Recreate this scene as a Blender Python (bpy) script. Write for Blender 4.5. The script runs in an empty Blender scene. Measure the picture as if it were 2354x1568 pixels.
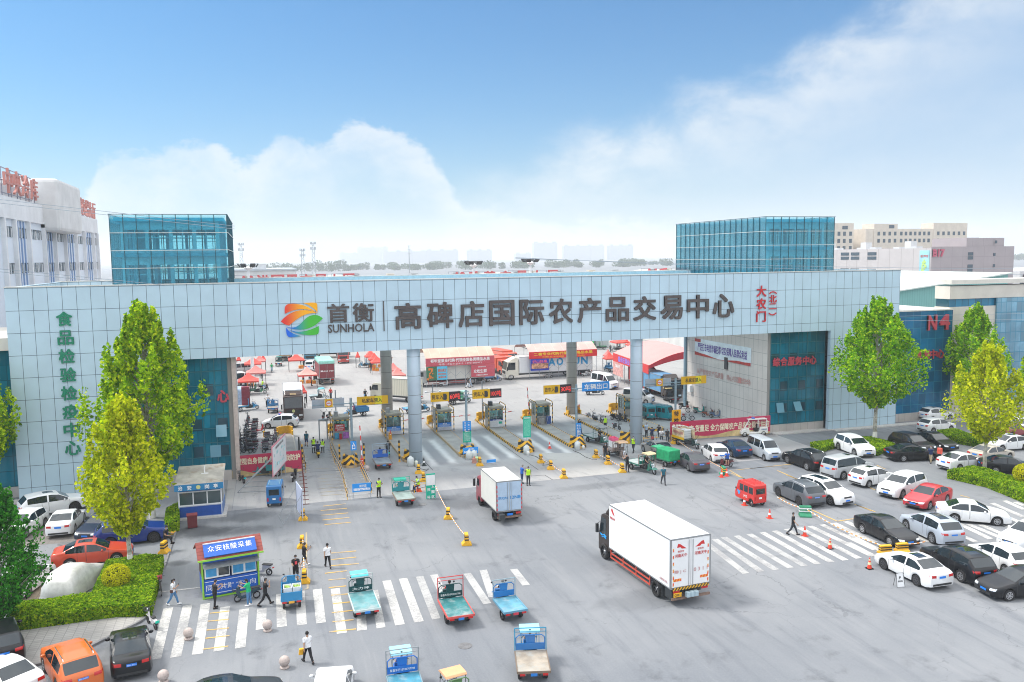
import bpy,bmesh,math,random
from math import radians,sin,cos,pi,atan2,hypot,sqrt
from mathutils import Vector,Matrix
random.seed(7)
SC=bpy.context.scene
COL=SC.collection
OW=2353.0
FPX,CX,CY,CAMH=1901.0,1176.5,784.0,20.8
PIT,YAW,ROL=radians(5.7833),radians(17.1839),radians(-0.70484)
FW=Vector((sin(YAW)*cos(PIT),cos(YAW)*cos(PIT),-sin(PIT)))
_r0=Vector((cos(YAW),-sin(YAW),0)); _u0=_r0.cross(FW)
RT=_r0*cos(ROL)+_u0*sin(ROL); UP=-_r0*sin(ROL)+_u0*cos(ROL)
cam=bpy.data.cameras.new('camera'); cam.sensor_width=36; cam.lens=36*FPX/OW
cam.clip_start=.5; cam.clip_end=9000
camo=bpy.data.objects.new('camera',cam); COL.objects.link(camo)
camo.matrix_world=Matrix(((RT.x,UP.x,-FW.x,0),(RT.y,UP.y,-FW.y,0),(RT.z,UP.z,-FW.z,CAMH),(0,0,0,1)))
SC.camera=camo
SUN_AZ,SUN_EL=radians(-62),radians(52)
sv=Vector((sin(SUN_AZ)*cos(SUN_EL),cos(SUN_AZ)*cos(SUN_EL),sin(SUN_EL)))
sl=bpy.data.lights.new('sun','SUN'); sl.energy=2.3; sl.angle=radians(11); sl.color=(1,.95,.88)
so=bpy.data.objects.new('sun',sl); COL.objects.link(so)
so.rotation_euler=sv.to_track_quat('Z','Y').to_euler()
W=bpy.data.worlds.new('World'); SC.world=W; W.use_nodes=True
SC.view_settings.view_transform='Standard'; SC.view_settings.look='None'
SC.view_settings.exposure=0.6; SC.view_settings.gamma=1
SC.cycles.use_denoising=True; SC.cycles.filter_width=1.05
SC.cycles.max_bounces=6; SC.cycles.diffuse_bounces=3; SC.cycles.glossy_bounces=3
SC.cycles.transparent_max_bounces=12; SC.cycles.volume_bounces=1
class NT:
 def __init__(s,nt):s.t=nt; s.n=nt.nodes; s.l=nt.links
 def new(s,k,**kw):
  x=s.n.new(k)
  for a,b in kw.items():setattr(x,a,b)
  return x
 def put(s,sock,v):
  if isinstance(v,bpy.types.NodeSocket):s.l.new(v,sock)
  elif v is not None:sock.default_value=v
 def math(s,op,a,b=None,c=None,clamp=False):
  x=s.new('ShaderNodeMath',operation=op); x.use_clamp=clamp
  s.put(x.inputs[0],a); s.put(x.inputs[1],b)
  if c is not None:s.put(x.inputs[2],c)
  return x.outputs[0]
 def mix(s,f,a,b,mode='MIX'):
  x=s.new('ShaderNodeMix',data_type='RGBA',blend_type=mode)
  s.put(x.inputs[0],f); s.put(x.inputs[6],a); s.put(x.inputs[7],b)
  return x.outputs[2]
 def step(s,v,lo,hi,a=0.,b=1.):
  x=s.new('ShaderNodeMapRange',interpolation_type='SMOOTHSTEP')
  s.put(x.inputs[0],v); s.put(x.inputs[1],lo); s.put(x.inputs[2],hi); s.put(x.inputs[3],a); s.put(x.inputs[4],b)
  return x.outputs[0]
 def noise(s,vec,scale,detail=4,rough=.55,dist=0.):
  x=s.new('ShaderNodeTexNoise'); s.put(x.inputs['Vector'],vec)
  x.inputs['Scale'].default_value=scale; x.inputs['Detail'].default_value=detail
  x.inputs['Roughness'].default_value=rough; x.inputs['Distortion'].default_value=dist
  return x.outputs[0]
def c4(c):return(c[0],c[1],c[2],1.)
def build_sky():
 N=NT(W.node_tree); bg=W.node_tree.nodes['Background']
 sky=N.new('ShaderNodeTexSky',sky_type='NISHITA'); sky.sun_disc=False
 sky.sun_elevation=SUN_EL; sky.sun_rotation=SUN_AZ; sky.altitude=50
 sky.air_density=1.0; sky.dust_density=1.5; sky.ozone_density=2.5
 tc=N.new('ShaderNodeTexCoord'); sep=N.new('ShaderNodeSeparateXYZ'); N.put(sep.inputs[0],tc.outputs['Generated'])
 x,y,z=sep.outputs
 az=N.math('MULTIPLY',N.math('ARCTAN2',x,y),180/pi); el=N.math('MULTIPLY',N.math('ARCSINE',z),180/pi)
 cv=N.new('ShaderNodeCombineXYZ'); N.put(cv.inputs[0],N.math('MULTIPLY',az,.1)); N.put(cv.inputs[1],N.math('MULTIPLY',el,.16)); N.put(cv.inputs[2],N.math('MULTIPLY',z,0.))
 v=cv.outputs[0]
 n1=N.noise(v,1.6,8,.6,.3); n2=N.noise(v,3.6,6,.6,.2); n3=N.noise(v,.7,4,.5)
 def curve(pts,lo,hi,ymax):
  fc=N.new('ShaderNodeFloatCurve'); m=fc.mapping; cu=m.curves[0]
  pts=[((a-lo)/(hi-lo),e/ymax)for a,e in pts]
  cu.points[0].location=pts[0]; cu.points[1].location=pts[-1]
  for p in pts[1:-1]:cu.points.new(*p)
  m.update()
  N.put(fc.inputs[1],N.math('DIVIDE',N.math('SUBTRACT',az,lo),hi-lo,clamp=True))
  return N.math('MULTIPLY',fc.outputs[0],ymax)
 t1=curve([(-60,2),(-14,2.),(-9.6,4.5),(-8,7.0),(-5.6,6.9),(-3.4,7.9),(-1.6,7.5),(-.4,6.5),(1.2,7.9),(2.6,8.4),(4.3,7.6),(5.6,8.4),(7.3,9.2),(9,8.6),(11,8.0),(12.6,6.),(15,3.5),(60,2)],-60,60,20)
 d1=N.math('SUBTRACT',N.math('ADD',t1,N.math('MULTIPLY',N.math('SUBTRACT',n2,.5),4.2)),el)
 m1=N.math('MULTIPLY',N.math('MULTIPLY',N.step(d1,-.1,.9),N.step(d1,1.0,6.,1.,.25)),N.step(n1,.3,.62,.45,1.))
 t2=curve([(-60,1),(5,1.5),(13,4.5),(18,6.8),(24,9.),(30,10.8),(35,12.6),(40,15.0),(48,19),(60,24)],-60,60,30)
 d2=N.math('SUBTRACT',N.math('ADD',t2,N.math('MULTIPLY',N.math('SUBTRACT',n1,.5),5.)),el)
 band=N.step(d2,2.,9.,1.,N.step(az,20.,45.,.12,.25))
 m2=N.math('MULTIPLY',N.math('MULTIPLY',N.step(d2,-1.,2.6),band),N.step(az,8.,24.,0.,.9))
 m2=N.math('MULTIPLY',m2,N.math('MULTIPLY',N.step(n1,.3,.62,.4,1.),N.step(n2,.25,.65,.6,1.)))
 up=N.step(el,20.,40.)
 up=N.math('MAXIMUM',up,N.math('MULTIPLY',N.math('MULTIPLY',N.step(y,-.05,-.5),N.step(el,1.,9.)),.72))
 m_fill=N.math('MULTIPLY',N.step(n3,.3,.6,.6,1.),up)  # unseen sky overhead and behind the camera, brightened as added soft fill
 hz=N.math('POWER',2.718,N.math('MULTIPLY',N.math('MAXIMUM',el,0.),-.25))
 hz=N.math('MULTIPLY',hz,.97)
 col=N.mix(1.,sky.outputs[0],(.3,.71,.97,1),'MULTIPLY')
 rightc=N.step(az,20.,44.)
 col=N.mix(N.math('MULTIPLY',N.math('MULTIPLY',rightc,N.step(d2,.5,4.)),.6),col,(2.7,3.9,5.5,1))
 col=N.mix(m_fill,col,(14.5,14.5,14.5,1))
 col=N.mix(hz,col,(5.3,5.9,6.25,1))
 col=N.mix(N.math('MULTIPLY',m2,.8),col,(5.9,6.15,6.3,1))
 col=N.mix(N.math('MULTIPLY',m1,.72),col,(5.9,6.15,6.3,1))
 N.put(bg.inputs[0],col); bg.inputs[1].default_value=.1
build_sky()
def ray(x,y):return FW*FPX+RT*(x-CX)-UP*(y-CY)
def gp(x,y,z=0.):
 d=ray(x,y); t=(z-CAMH)/d.z; return Vector((d.x*t,d.y*t,z))
def py_(x,y,Y):
 d=ray(x,y); return Vector((0,0,CAMH))+d*(Y/d.y)
def at_d(x,y,gx,gy):
 d=ray(x,y); t=hypot(gx,gy)/hypot(d.x,d.y); return CAMH+d.z*t
CR=dict(A=(3000,1600,3.92),B=(3500,1600,3.92),C=(2900,1900,3.92),D=(3400,2000,3.382),E=(2300,1950,3.1367),F=(700,2100,3.92),T=(1300,2200,2.9633),H=(1700,2200,2.9633),I=(2500,1600,3.92),J=(2000,1650,3.92),K=(1450,1700,3.92),L=(900,1700,3.92),M=(900,1350,3.92),N=(1450,1350,3.92),O=(2000,1350,3.92),Q=(2500,1350,3.92),R=(0,2050,2.299),S=(0,1900,3.363),U=(2650,1500,3.363),V=(680,1820,2.9875))
def q(c,x,y):
 a=CR[c]; return((a[0]+x/a[2])/1.74075,(a[1]+y/a[2])/1.74075)
def g(c,x,y,z=0.):return gp(*q(c,x,y),z)
class MB:
 def __init__(s):s.v=[]; s.f=[]; s.m=[]
 def add(s,vs,fs,mi=0):
  o=len(s.v); s.v+=[tuple(v)for v in vs]; s.f+=[tuple(i+o for i in f)for f in fs]; s.m+=[mi]*len(fs); return s
 def box(s,x0,x1,y0,y1,z0,z1,mi=0,rz=0.,M=None):
  vs=[Vector((x,y,z))for z in(z0,z1)for y in(y0,y1)for x in(x0,x1)]
  if rz or M is not None:
   c=Vector(((x0+x1)/2,(y0+y1)/2,(z0+z1)/2)); R=M if M is not None else Matrix.Rotation(rz,3,'Z')
   vs=[c+R@(v-c)for v in vs]
  return s.add(vs,[(0,2,3,1),(4,5,7,6),(0,1,5,4),(2,6,7,3),(0,4,6,2),(1,3,7,5)],mi)
 def cyl(s,p0,p1,r0,r1=None,n=8,mi=0,caps=True):
  p0=Vector(p0); p1=Vector(p1); r1=r0 if r1 is None else r1
  d=(p1-p0).normalized(); a=d.orthogonal().normalized(); b=d.cross(a)
  vs=[p+(a*cos(2*pi*i/n)+b*sin(2*pi*i/n))*r for p,r in((p0,r0),(p1,r1))for i in range(n)]
  fs=[(i,(i+1)%n,n+(i+1)%n,n+i)for i in range(n)]
  if caps:fs+=[tuple(range(n))[::-1],tuple(range(n,2*n))]
  return s.add(vs,fs,mi)
 def tube(s,pts,r,n=6,mi=0):
  pts=[Vector(p)for p in pts]; rs=r if isinstance(r,(list,tuple))else[r]*len(pts)
  d0=(pts[1]-pts[0]).normalized(); a=d0.orthogonal().normalized(); vs=[]
  for i,p in enumerate(pts):
   d=(pts[min(i+1,len(pts)-1)]-pts[max(i-1,0)]).normalized()
   a=(a-d*a.dot(d)); a=a.normalized()if a.length>1e-6 else d.orthogonal().normalized(); b=d.cross(a)
   vs+=[p+(a*cos(2*pi*k/n)+b*sin(2*pi*k/n))*rs[i]for k in range(n)]
  fs=[(j*n+i,j*n+(i+1)%n,(j+1)*n+(i+1)%n,(j+1)*n+i)for j in range(len(pts)-1)for i in range(n)]
  fs+=[tuple(range(n))[::-1],tuple(range((len(pts)-1)*n,len(pts)*n))]
  return s.add(vs,fs,mi)
 def prism(s,poly,axis,a,b,mi=0):
  n=len(poly)
  P={'x':lambda u,v,w:(w,u,v),'y':lambda u,v,w:(u,w,v),'z':lambda u,v,w:(u,v,w)}[axis]
  vs=[P(u,v,a)for u,v in poly]+[P(u,v,b)for u,v in poly]
  return s.add(vs,[(i,(i+1)%n,n+(i+1)%n,n+i)for i in range(n)]+[tuple(range(n))[::-1],tuple(range(n,2*n))],mi)
 def lathe(s,prof,c=(0,0,0),n=12,mi=0):
  vs=[(c[0]+r*cos(2*pi*i/n),c[1]+r*sin(2*pi*i/n),c[2]+z)for r,z in prof for i in range(n)]
  fs=[(j*n+i,j*n+(i+1)%n,(j+1)*n+(i+1)%n,(j+1)*n+i)for j in range(len(prof)-1)for i in range(n)]
  fs+=[tuple(range(n))[::-1],tuple(range((len(prof)-1)*n,len(prof)*n))]
  return s.add(vs,fs,mi)
 def ball(s,c,r,n=10,m=6,mi=0):
  if not isinstance(r,(list,tuple)):r=(r,r,r)
  vs=[(c[0]+r[0]*sin(pi*j/m)*cos(2*pi*i/n),c[1]+r[1]*sin(pi*j/m)*sin(2*pi*i/n),c[2]+r[2]*cos(pi*j/m))for j in range(m+1)for i in range(n)]
  return s.add(vs,[(j*n+i,(j+1)*n+i,(j+1)*n+(i+1)%n,j*n+(i+1)%n)for j in range(m)for i in range(n)],mi)
 def quad(s,*p,mi=0):return s.add(p,[tuple(range(len(p)))],mi)
 def xform(s,M):
  s.v=[tuple(M@Vector(v))for v in s.v]; return s
 def mesh(s,name,mats=(),smooth=False):
  me=bpy.data.meshes.new(name); me.from_pydata(s.v,[],s.f)
  bm=bmesh.new(); bm.from_mesh(me); bmesh.ops.remove_doubles(bm,verts=bm.verts,dist=1e-5)
  bmesh.ops.recalc_face_normals(bm,faces=bm.faces)if len(s.f)<4000 else None
  bm.free()
  for m in mats:me.materials.append(m)
  if any(s.m):me.polygons.foreach_set('material_index',s.m)
  bm=bmesh.new(); bm.from_mesh(me); bmesh.ops.remove_doubles(bm,verts=bm.verts,dist=1e-5)
  if len(s.f)<6000:bmesh.ops.recalc_face_normals(bm,faces=bm.faces)
  bm.to_mesh(me); bm.free()
  if smooth:me.polygons.foreach_set('use_smooth',[True]*len(me.polygons))
  me.update(); return me
 def build(s,name,mat,parent=None,smooth=False,bevel=0.,loc=None,rz=0.):
  mats=mat if isinstance(mat,(list,tuple))else[mat]
  return link(name,s.mesh(name,mats,smooth),parent,bevel,loc,rz)
def link(name,me,parent=None,bevel=0.,loc=None,rz=0.):
 o=bpy.data.objects.new(name,me); COL.objects.link(o)
 if parent is not None:o.parent=parent
 if loc is not None:o.location=loc
 if rz:o.rotation_euler=(0,0,rz)
 if bevel:
  m=o.modifiers.new('bevel','BEVEL'); m.width=bevel; m.segments=2; m.limit_method='ANGLE'; m.angle_limit=radians(40)
 return o
def tag(o,label,cat,group=None):
 o['label']=label; o['category']=cat
 if group:o['group']=group
 return o
def thing(name,label,cat,loc=(0,0,0),rz=0.,group=None):
 o=bpy.data.objects.new(name,None); COL.objects.link(o); o.empty_display_size=.2
 o.location=loc; o.rotation_euler=(0,0,rz); return tag(o,label,cat,group)
def structure(o,kind='structure'):o['kind']=kind; return o
def kids(o):return[c for c in KIDS.get(o.name,[])]
def copy_tree(o,loc,rz,label=None,group=None,scale=None,mats=None,name=None):
 def rec(x,par):
  c=x.copy(); COL.objects.link(c)
  if par is not None:c.parent=par
  for ch in x.children:rec(ch,c)
  return c
 c=rec(o,None); c.location=loc; c.rotation_euler=(0,0,rz)
 if label:c['label']=label
 if group:c['group']=group
 if scale:c.scale=(scale,)*3
 return c
def remat(o,old,new):
 for x in[o]+list(o.children_recursive):
  for sl_ in x.material_slots:
   if sl_.material==old:sl_.link='OBJECT'; sl_.material=new
MC={}
def mat(name,col,rough=.6,metal=0.,var=.0,scale=3.,bump=0.,coat=0.,spec=None,dirt=None,dscale=.6,dlo=.5,dhi=.75,emit=0.):
 if name in MC:return MC[name]
 m=bpy.data.materials.new(name); m.use_nodes=True; N=NT(m.node_tree); b=m.node_tree.nodes['Principled BSDF']
 b.inputs['Roughness'].default_value=rough; b.inputs['Metallic'].default_value=metal
 if coat:b.inputs['Coat Weight'].default_value=coat; b.inputs['Coat Roughness'].default_value=.03
 if spec is not None:b.inputs['Specular IOR Level'].default_value=spec
 c=c4(col); tc=N.new('ShaderNodeTexCoord'); v=tc.outputs['Object']
 if var:
  n=N.noise(v,scale,5,.6)
  a=tuple(max(0,x*(1-var))for x in col); h=tuple(min(1,x*(1+var))for x in col)
  c=N.mix(N.step(n,.3,.7),c4(a),c4(h))
 if dirt is not None:
  n=N.noise(v,dscale,6,.65,.4); c=N.mix(N.step(n,dlo,dhi),c,c4(dirt))
 N.put(b.inputs['Base Color'],c)
 if bump:
  bp=N.new('ShaderNodeBump'); bp.inputs['Strength'].default_value=bump; bp.inputs['Distance'].default_value=.02
  N.put(bp.inputs['Height'],N.noise(v,scale*4,4,.6)); N.put(b.inputs['Normal'],bp.outputs[0])
 if emit:N.put(b.inputs['Emission Color'],c); b.inputs['Emission Strength'].default_value=emit
 MC[name]=m; return m
def mat_stripe(name,ca,cb,vec,period,duty=.5,rough=.55,wear=.12):
 if name in MC:return MC[name]
 m=mat(name,ca,rough); N=NT(m.node_tree); b=m.node_tree.nodes['Principled BSDF']
 tc=N.new('ShaderNodeTexCoord'); d=N.new('ShaderNodeVectorMath',operation='DOT_PRODUCT')
 N.put(d.inputs[0],tc.outputs['Object']); d.inputs[1].default_value=vec
 f=N.math('FRACT',N.math('DIVIDE',d.outputs['Value'],period)); s=N.math('LESS_THAN',f,duty)
 c=N.mix(s,c4(cb),c4(ca))
 n=N.noise(tc.outputs['Object'],9.,5,.65)
 c=N.mix(N.step(n,.58,.72,0.,wear*3),c,(.3,.28,.25,1))
 N.put(b.inputs['Base Color'],c); return m
def mat_chevron(name,ca,cb,period=.5):
 if name in MC:return MC[name]
 m=mat(name,ca,.55); N=NT(m.node_tree); b=m.node_tree.nodes['Principled BSDF']
 tc=N.new('ShaderNodeTexCoord'); sp=N.new('ShaderNodeSeparateXYZ'); N.put(sp.inputs[0],tc.outputs['Object'])
 d=N.math('ADD',N.math('ABSOLUTE',sp.outputs[0]),N.math('MULTIPLY',sp.outputs[2],1.15))
 s=N.math('LESS_THAN',N.math('FRACT',N.math('DIVIDE',d,period)),.5)
 c=N.mix(s,c4(cb),c4(ca)); n=N.noise(tc.outputs['Object'],5.,5,.65)
 N.put(b.inputs['Base Color'],N.mix(N.step(n,.58,.75,0.,.35),c,(.3,.27,.22,1))); return m
def mat_grid(name,col,line,ux,uz,ox=0.,oz=0.,lw=.02,rough=.45,metal=0.,var=.04,axes=('x','z'),spec=None,cell=0.):
 if name in MC:return MC[name]
 m=mat(name,col,rough,metal,spec=spec); N=NT(m.node_tree); b=m.node_tree.nodes['Principled BSDF']
 tc=N.new('ShaderNodeTexCoord'); sp=N.new('ShaderNodeSeparateXYZ'); N.put(sp.inputs[0],tc.outputs['Object'])
 I={'x':0,'y':1,'z':2}; a=sp.outputs[I[axes[0]]]; z=sp.outputs[I[axes[1]]]
 fa=N.math('DIVIDE',N.math('SUBTRACT',a,ox),ux); fz=N.math('DIVIDE',N.math('SUBTRACT',z,oz),uz)
 la=N.math('LESS_THAN',N.math('FRACT',fa),lw/ux); lz=N.math('LESS_THAN',N.math('FRACT',fz),lw/uz)
 ln=N.math('MAXIMUM',la,lz)
 n=N.noise(tc.outputs['Object'],.35,5,.6)
 c=N.mix(N.step(n,.3,.7),c4(tuple(x*(1-var)for x in col)),c4(tuple(min(1,x*(1+var))for x in col)))
 if cell:
  wn=N.new('ShaderNodeTexWhiteNoise',noise_dimensions='2D'); cb=N.new('ShaderNodeCombineXYZ')
  N.put(cb.inputs[0],N.math('FLOOR',fa)); N.put(cb.inputs[1],N.math('FLOOR',fz)); N.put(wn.inputs['Vector'],cb.outputs[0])
  c=N.mix(N.math('MULTIPLY',wn.outputs['Value'],cell),c,c4(tuple(x*.55 for x in col)))
 N.put(b.inputs['Base Color'],N.mix(ln,c,c4(line))); return m
def mat_glass(name,tint,refl=.22,rough=.04,film=None):
 if name in MC:return MC[name]
 m=bpy.data.materials.new(name); m.use_nodes=True; N=NT(m.node_tree); m.node_tree.nodes.remove(m.node_tree.nodes['Principled BSDF'])
 out=m.node_tree.nodes['Material Output']; tr=N.new('ShaderNodeBsdfTransparent'); tr.inputs[0].default_value=c4(tint)
 gl=N.new('ShaderNodeBsdfGlossy'); gl.inputs[0].default_value=(.9,.97,1,1); gl.inputs[1].default_value=rough
 lw=N.new('ShaderNodeLayerWeight'); lw.inputs[0].default_value=.3
 f=N.math('ADD',N.math('MULTIPLY',lw.outputs['Fresnel'],.8),refl,clamp=True)
 mx=N.new('ShaderNodeMixShader'); N.put(mx.inputs[0],f); N.put(mx.inputs[1],tr.outputs[0]); N.put(mx.inputs[2],gl.outputs[0])
 sh=mx.outputs[0]
 if film:
  df=N.new('ShaderNodeBsdfDiffuse'); df.inputs[0].default_value=c4(film[:3]); m2=N.new('ShaderNodeMixShader'); m2.inputs[0].default_value=film[3]
  N.put(m2.inputs[1],sh); N.put(m2.inputs[2],df.outputs[0]); sh=m2.outputs[0]
 N.put(out.inputs[0],sh); MC[name]=m; return m
def paint(col,name=None):return mat(name or 'paint_%02d%02d%02d'%tuple(int(c*99)for c in col),col,.3,0.,coat=.4,spec=.5 if max(col)>.1 else .25,var=.03,scale=1.5)
def flat(col,name=None,rough=.6):return mat(name or 'flat_%02d%02d%02d'%tuple(int(c*99)for c in col),col,rough,var=.06,scale=2.)
YEL=(.78,.42,.02); BLK=(.022,.022,.024)
rubber=mat('rubber',(.02,.02,.022),.8,var=.2,scale=8)
steel=mat('galvanised_steel',(.42,.46,.5),.42,.6,var=.1)
greymetal=mat('grey_metal',(.33,.36,.39),.5,.2,var=.12)
darkmetal=mat('dark_metal',(.05,.055,.06),.5,.3)
chrome=mat('chrome',(.75,.76,.78),.18,1.)
white=mat('white_paint',(.78,.79,.8),.45,var=.04)
whitetxt=mat('white_lettering',(.85,.85,.85),.6)
blacktxt=mat('black_lettering',(.02,.02,.025),.6)
yelpaint=mat('yellow_paint',YEL,.5,var=.1,scale=5,dirt=(.35,.25,.1),dscale=2.,dlo=.6,dhi=.8)
zebra=mat_stripe('yellow_black_bands',YEL,BLK,(0,0,1),.56)
zebrax=mat_stripe('yellow_black_bands_level',YEL,BLK,(1,0,0),.56)
zebray=mat_stripe('yellow_black_bands_deep',YEL,BLK,(0,1,0),.56)
zebrad=mat_stripe('yellow_black_kerb',YEL,BLK,(0,1,.6),.7,wear=.2)
chev=mat_chevron('yellow_black_chevron',YEL,BLK,.62)
redwhite=mat_stripe('red_white_bands',(.75,.06,.04),(.8,.8,.8),(0,0,1),.6)
carglass=mat('car_glass',(.012,.022,.03),.04,0.,spec=.6,coat=.35)
platblue=mat('plate_blue',(.01,.2,.75),.5)
platyel=mat('plate_yellow',(.85,.45,.02),.5)
lampred=mat('tail_lamp',(.5,.012,.012),.25,coat=.5)
lampclear=mat('head_lamp',(.7,.74,.78),.12,.3,coat=.6)
TXT={}
def text_mesh(s,ext=0.):
 k=(s,ext)
 if k not in TXT:
  cu=bpy.data.curves.new('lettering','FONT'); cu.body=s; cu.extrude=ext; cu.align_x='CENTER'; cu.resolution_u=2
  o=bpy.data.objects.new('lettering',cu); me=bpy.data.meshes.new_from_object(o); me.name='lettering'
  bpy.data.objects.remove(o); bpy.data.curves.remove(cu); TXT[k]=me
 return TXT[k]
def text(parent,s,cen,right,up,w=None,h=None,m=None,bold=.018,ext=0.,name='lettering'):
 src=text_mesh(s,ext); xs=[v.co.x for v in src.vertices]; ys=[v.co.y for v in src.vertices]
 if not xs:return None
 bw,bh=max(xs)-min(xs),max(ys)-min(ys); sx=w/bw if w else None; sy=h/bh if h else None
 if sx is None:sx=sy
 if sy is None:sy=sx
 right=Vector(right).normalized(); up=Vector(up).normalized(); nrm=right.cross(up)
 cx,cy=(max(xs)+min(xs))/2,(max(ys)+min(ys))/2; cen=Vector(cen)
 sz=min(sx,sy); mb=MB(); fs=[tuple(p.vertices)for p in src.polygons]
 offs=[(0,0)]if bold<.012 else[(0,0),(1,1),(-1,1),(1,-1),(-1,-1)]+([(1,0),(-1,0),(0,1),(0,-1)]if bold>.028 else[])
 for i,(ox,oy)in enumerate(offs):
  mb.add([cen+right*((v.co.x-cx+ox*bold)*sx)+up*((v.co.y-cy+oy*bold)*sy)+nrm*(v.co.z*sz+.0015*i)for v in src.vertices],fs)
 me=bpy.data.meshes.new(name); me.from_pydata(mb.v,[],mb.f); me.materials.append(m or whitetxt)
 return link(name,me,parent)
def ctext(parent,s,cen,w=None,h=None,m=None,bold=.018,ext=0.,name='lettering',rz=0.,face=-1):
 r=Vector((cos(rz),sin(rz),0))if face<0 else Vector((-cos(rz),-sin(rz),0))
 return text(parent,s,cen,r,(0,0,1),w,h,m,bold,ext,name)
# ================================================================ ground
def mat_ground(name,base,dark,light,tracks=None,stain=True):
 m=mat(name,base,.9); N=NT(m.node_tree); b=m.node_tree.nodes['Principled BSDF']
 tc=N.new('ShaderNodeTexCoord'); v=tc.outputs['Object']
 n1=N.noise(v,.05,6,.6,.5); n2=N.noise(v,.35,6,.65,.3); n3=N.noise(v,9.,3,.7)
 c=N.mix(N.step(n1,.32,.68),c4(dark),c4(light)); c=N.mix(.5,c,c4(base))
 mp=N.new('ShaderNodeMapping'); mp.inputs['Scale'].default_value=(.9,.07,1); N.put(mp.inputs[0],v)
 n4=N.noise(mp.outputs[0],1.3,5,.6,.2)
 c=N.mix(N.step(n4,.5,.72,0.,.6),c,c4(dark)); c=N.mix(N.step(n4,.3,.46,.3,0.),c,c4(light))
 c=N.mix(N.step(n2,.55,.74,0.,.62),c,c4(tuple(x*.55 for x in dark)))
 n5=N.noise(v,1.4,5,.7,.6); c=N.mix(N.step(n5,.69,.74,0.,.55),c,c4(tuple(x*.35 for x in dark)))
 c=N.mix(N.step(n3,.35,.75,0.,.22),c,c4(light))
 vo=N.new('ShaderNodeTexVoronoi',feature='DISTANCE_TO_EDGE'); vo.inputs['Scale'].default_value=.16
 dv=N.new('ShaderNodeVectorMath',operation='ADD'); N.put(dv.inputs[0],v)
 cb=N.new('ShaderNodeCombineXYZ'); N.put(cb.inputs[0],N.math('MULTIPLY',N.noise(v,.5,4,.6),3.)); N.put(cb.inputs[1],N.math('MULTIPLY',N.noise(v,.63,4,.6),3.)); N.put(dv.inputs[1],cb.outputs[0]); N.put(vo.inputs['Vector'],dv.outputs[0])
 c=N.mix(N.math('MULTIPLY',N.math('MULTIPLY',N.math('LESS_THAN',vo.outputs['Distance'],.0035),.5),N.step(n1,.45,.6)),c,c4(tuple(x*.6 for x in dark)))
 if stain:
  sp=N.new('ShaderNodeSeparateXYZ'); N.put(sp.inputs[0],v)
  for sx,sy,rx,ry,a in stain:
   dx=N.math('DIVIDE',N.math('SUBTRACT',sp.outputs[0],sx),rx); dy=N.math('DIVIDE',N.math('SUBTRACT',sp.outputs[1],sy),ry)
   d=N.math('ADD',N.math('MULTIPLY',dx,dx),N.math('MULTIPLY',dy,dy)); d=N.math('ADD',d,N.math('MULTIPLY',N.math('SUBTRACT',n2,.5),3.))
   c=N.mix(N.step(d,0.,1.,a,0.),c,c4(tuple(x*.42 for x in dark)))
 N.put(b.inputs['Base Color'],c)
 bp=N.new('ShaderNodeBump'); bp.inputs['Strength'].default_value=.25; bp.inputs['Distance'].default_value=.01
 N.put(bp.inputs['Height'],n3); N.put(b.inputs['Normal'],bp.outputs[0]); return m
asphalt=mat_ground('asphalt',(.2,.215,.235),(.125,.138,.16),(.275,.28,.29),stain=[(-5,66.5,3.2,1.8,.8),(-1.8,65.6,3.5,1.5,.6),(-1.5,69.4,4.,1.6,.55),(6,68.5,4,1.5,.4),(16,67.5,5,2.6,.5),(29,68,6,1.2,.35),(-6,60,1.2,.8,.8),(22,44,4,2,.3)])
concrete=mat_ground('concrete',(.33,.325,.32),(.27,.27,.275),(.39,.385,.375),stain=False)
lanecon=mat_ground('lane_concrete',(.34,.34,.345),(.24,.245,.26),(.42,.415,.41),stain=False)
def sheet(name,poly,z,m,kind='structure'):
 mb=MB(); mb.add([(x,y,z)for x,y in poly],[tuple(range(len(poly)))]); o=mb.build(name,m); return structure(o,kind)
def P(c,*pts):return[tuple(g(c,x,y)[:2])for x,y in pts]
sheet('ground',[(-1200,-60),(2000,-60),(5000,6500),(-3000,6500)],0,asphalt)
sheet('market_pavement',[(-60,101.2),(125,101.2),(150,420),(-60,420)],.004,concrete)
sheet('lane_pavement',[(-2.6,71.4),(54.2,71.4),(56.2,82),(56.2,101.2),(-2.4,101.2),(-2.4,82)],.004,lanecon)
def mat_tracks():
 m=mat('wet_lane_marks',(.5,.5,.51),.8); N=NT(m.node_tree); b=m.node_tree.nodes['Principled BSDF']
 tc=N.new('ShaderNodeTexCoord'); sp=N.new('ShaderNodeSeparateXYZ'); N.put(sp.inputs[0],tc.outputs['Object'])
 n=N.noise(tc.outputs['Object'],.5,6,.65,.4); x=N.math('ABSOLUTE',sp.outputs[0])
 a=N.step(N.math('ADD',x,N.math('MULTIPLY',N.math('SUBTRACT',n,.5),.7)),.35,.95)
 e=N.step(N.math('ADD',x,N.math('MULTIPLY',N.math('SUBTRACT',n,.5),.9)),1.0,1.65)
 ey=N.math('ABSOLUTE',N.math('SUBTRACT',sp.outputs[1],4.3)); e=N.math('MAXIMUM',e,N.step(N.math('ADD',ey,N.math('MULTIPLY',n,2.)),6.,7.6))
 c=N.mix(a,(.27,.275,.29,1),(.58,.58,.58,1)); N.put(b.inputs['Base Color'],N.mix(e,c,(.34,.34,.345,1))); return m
trk=mat_tracks()
for x0 in(17.6,24.0,30.2):
 mb=MB(); mb.add([(-1.75,79.6-82,0),(1.75,79.6-82,0),(1.75,93-82,0),(-1.75,93-82,0)],[(0,1,2,3)])
 structure(mb.build('lane',trk,loc=(x0,82,.008)))
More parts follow.
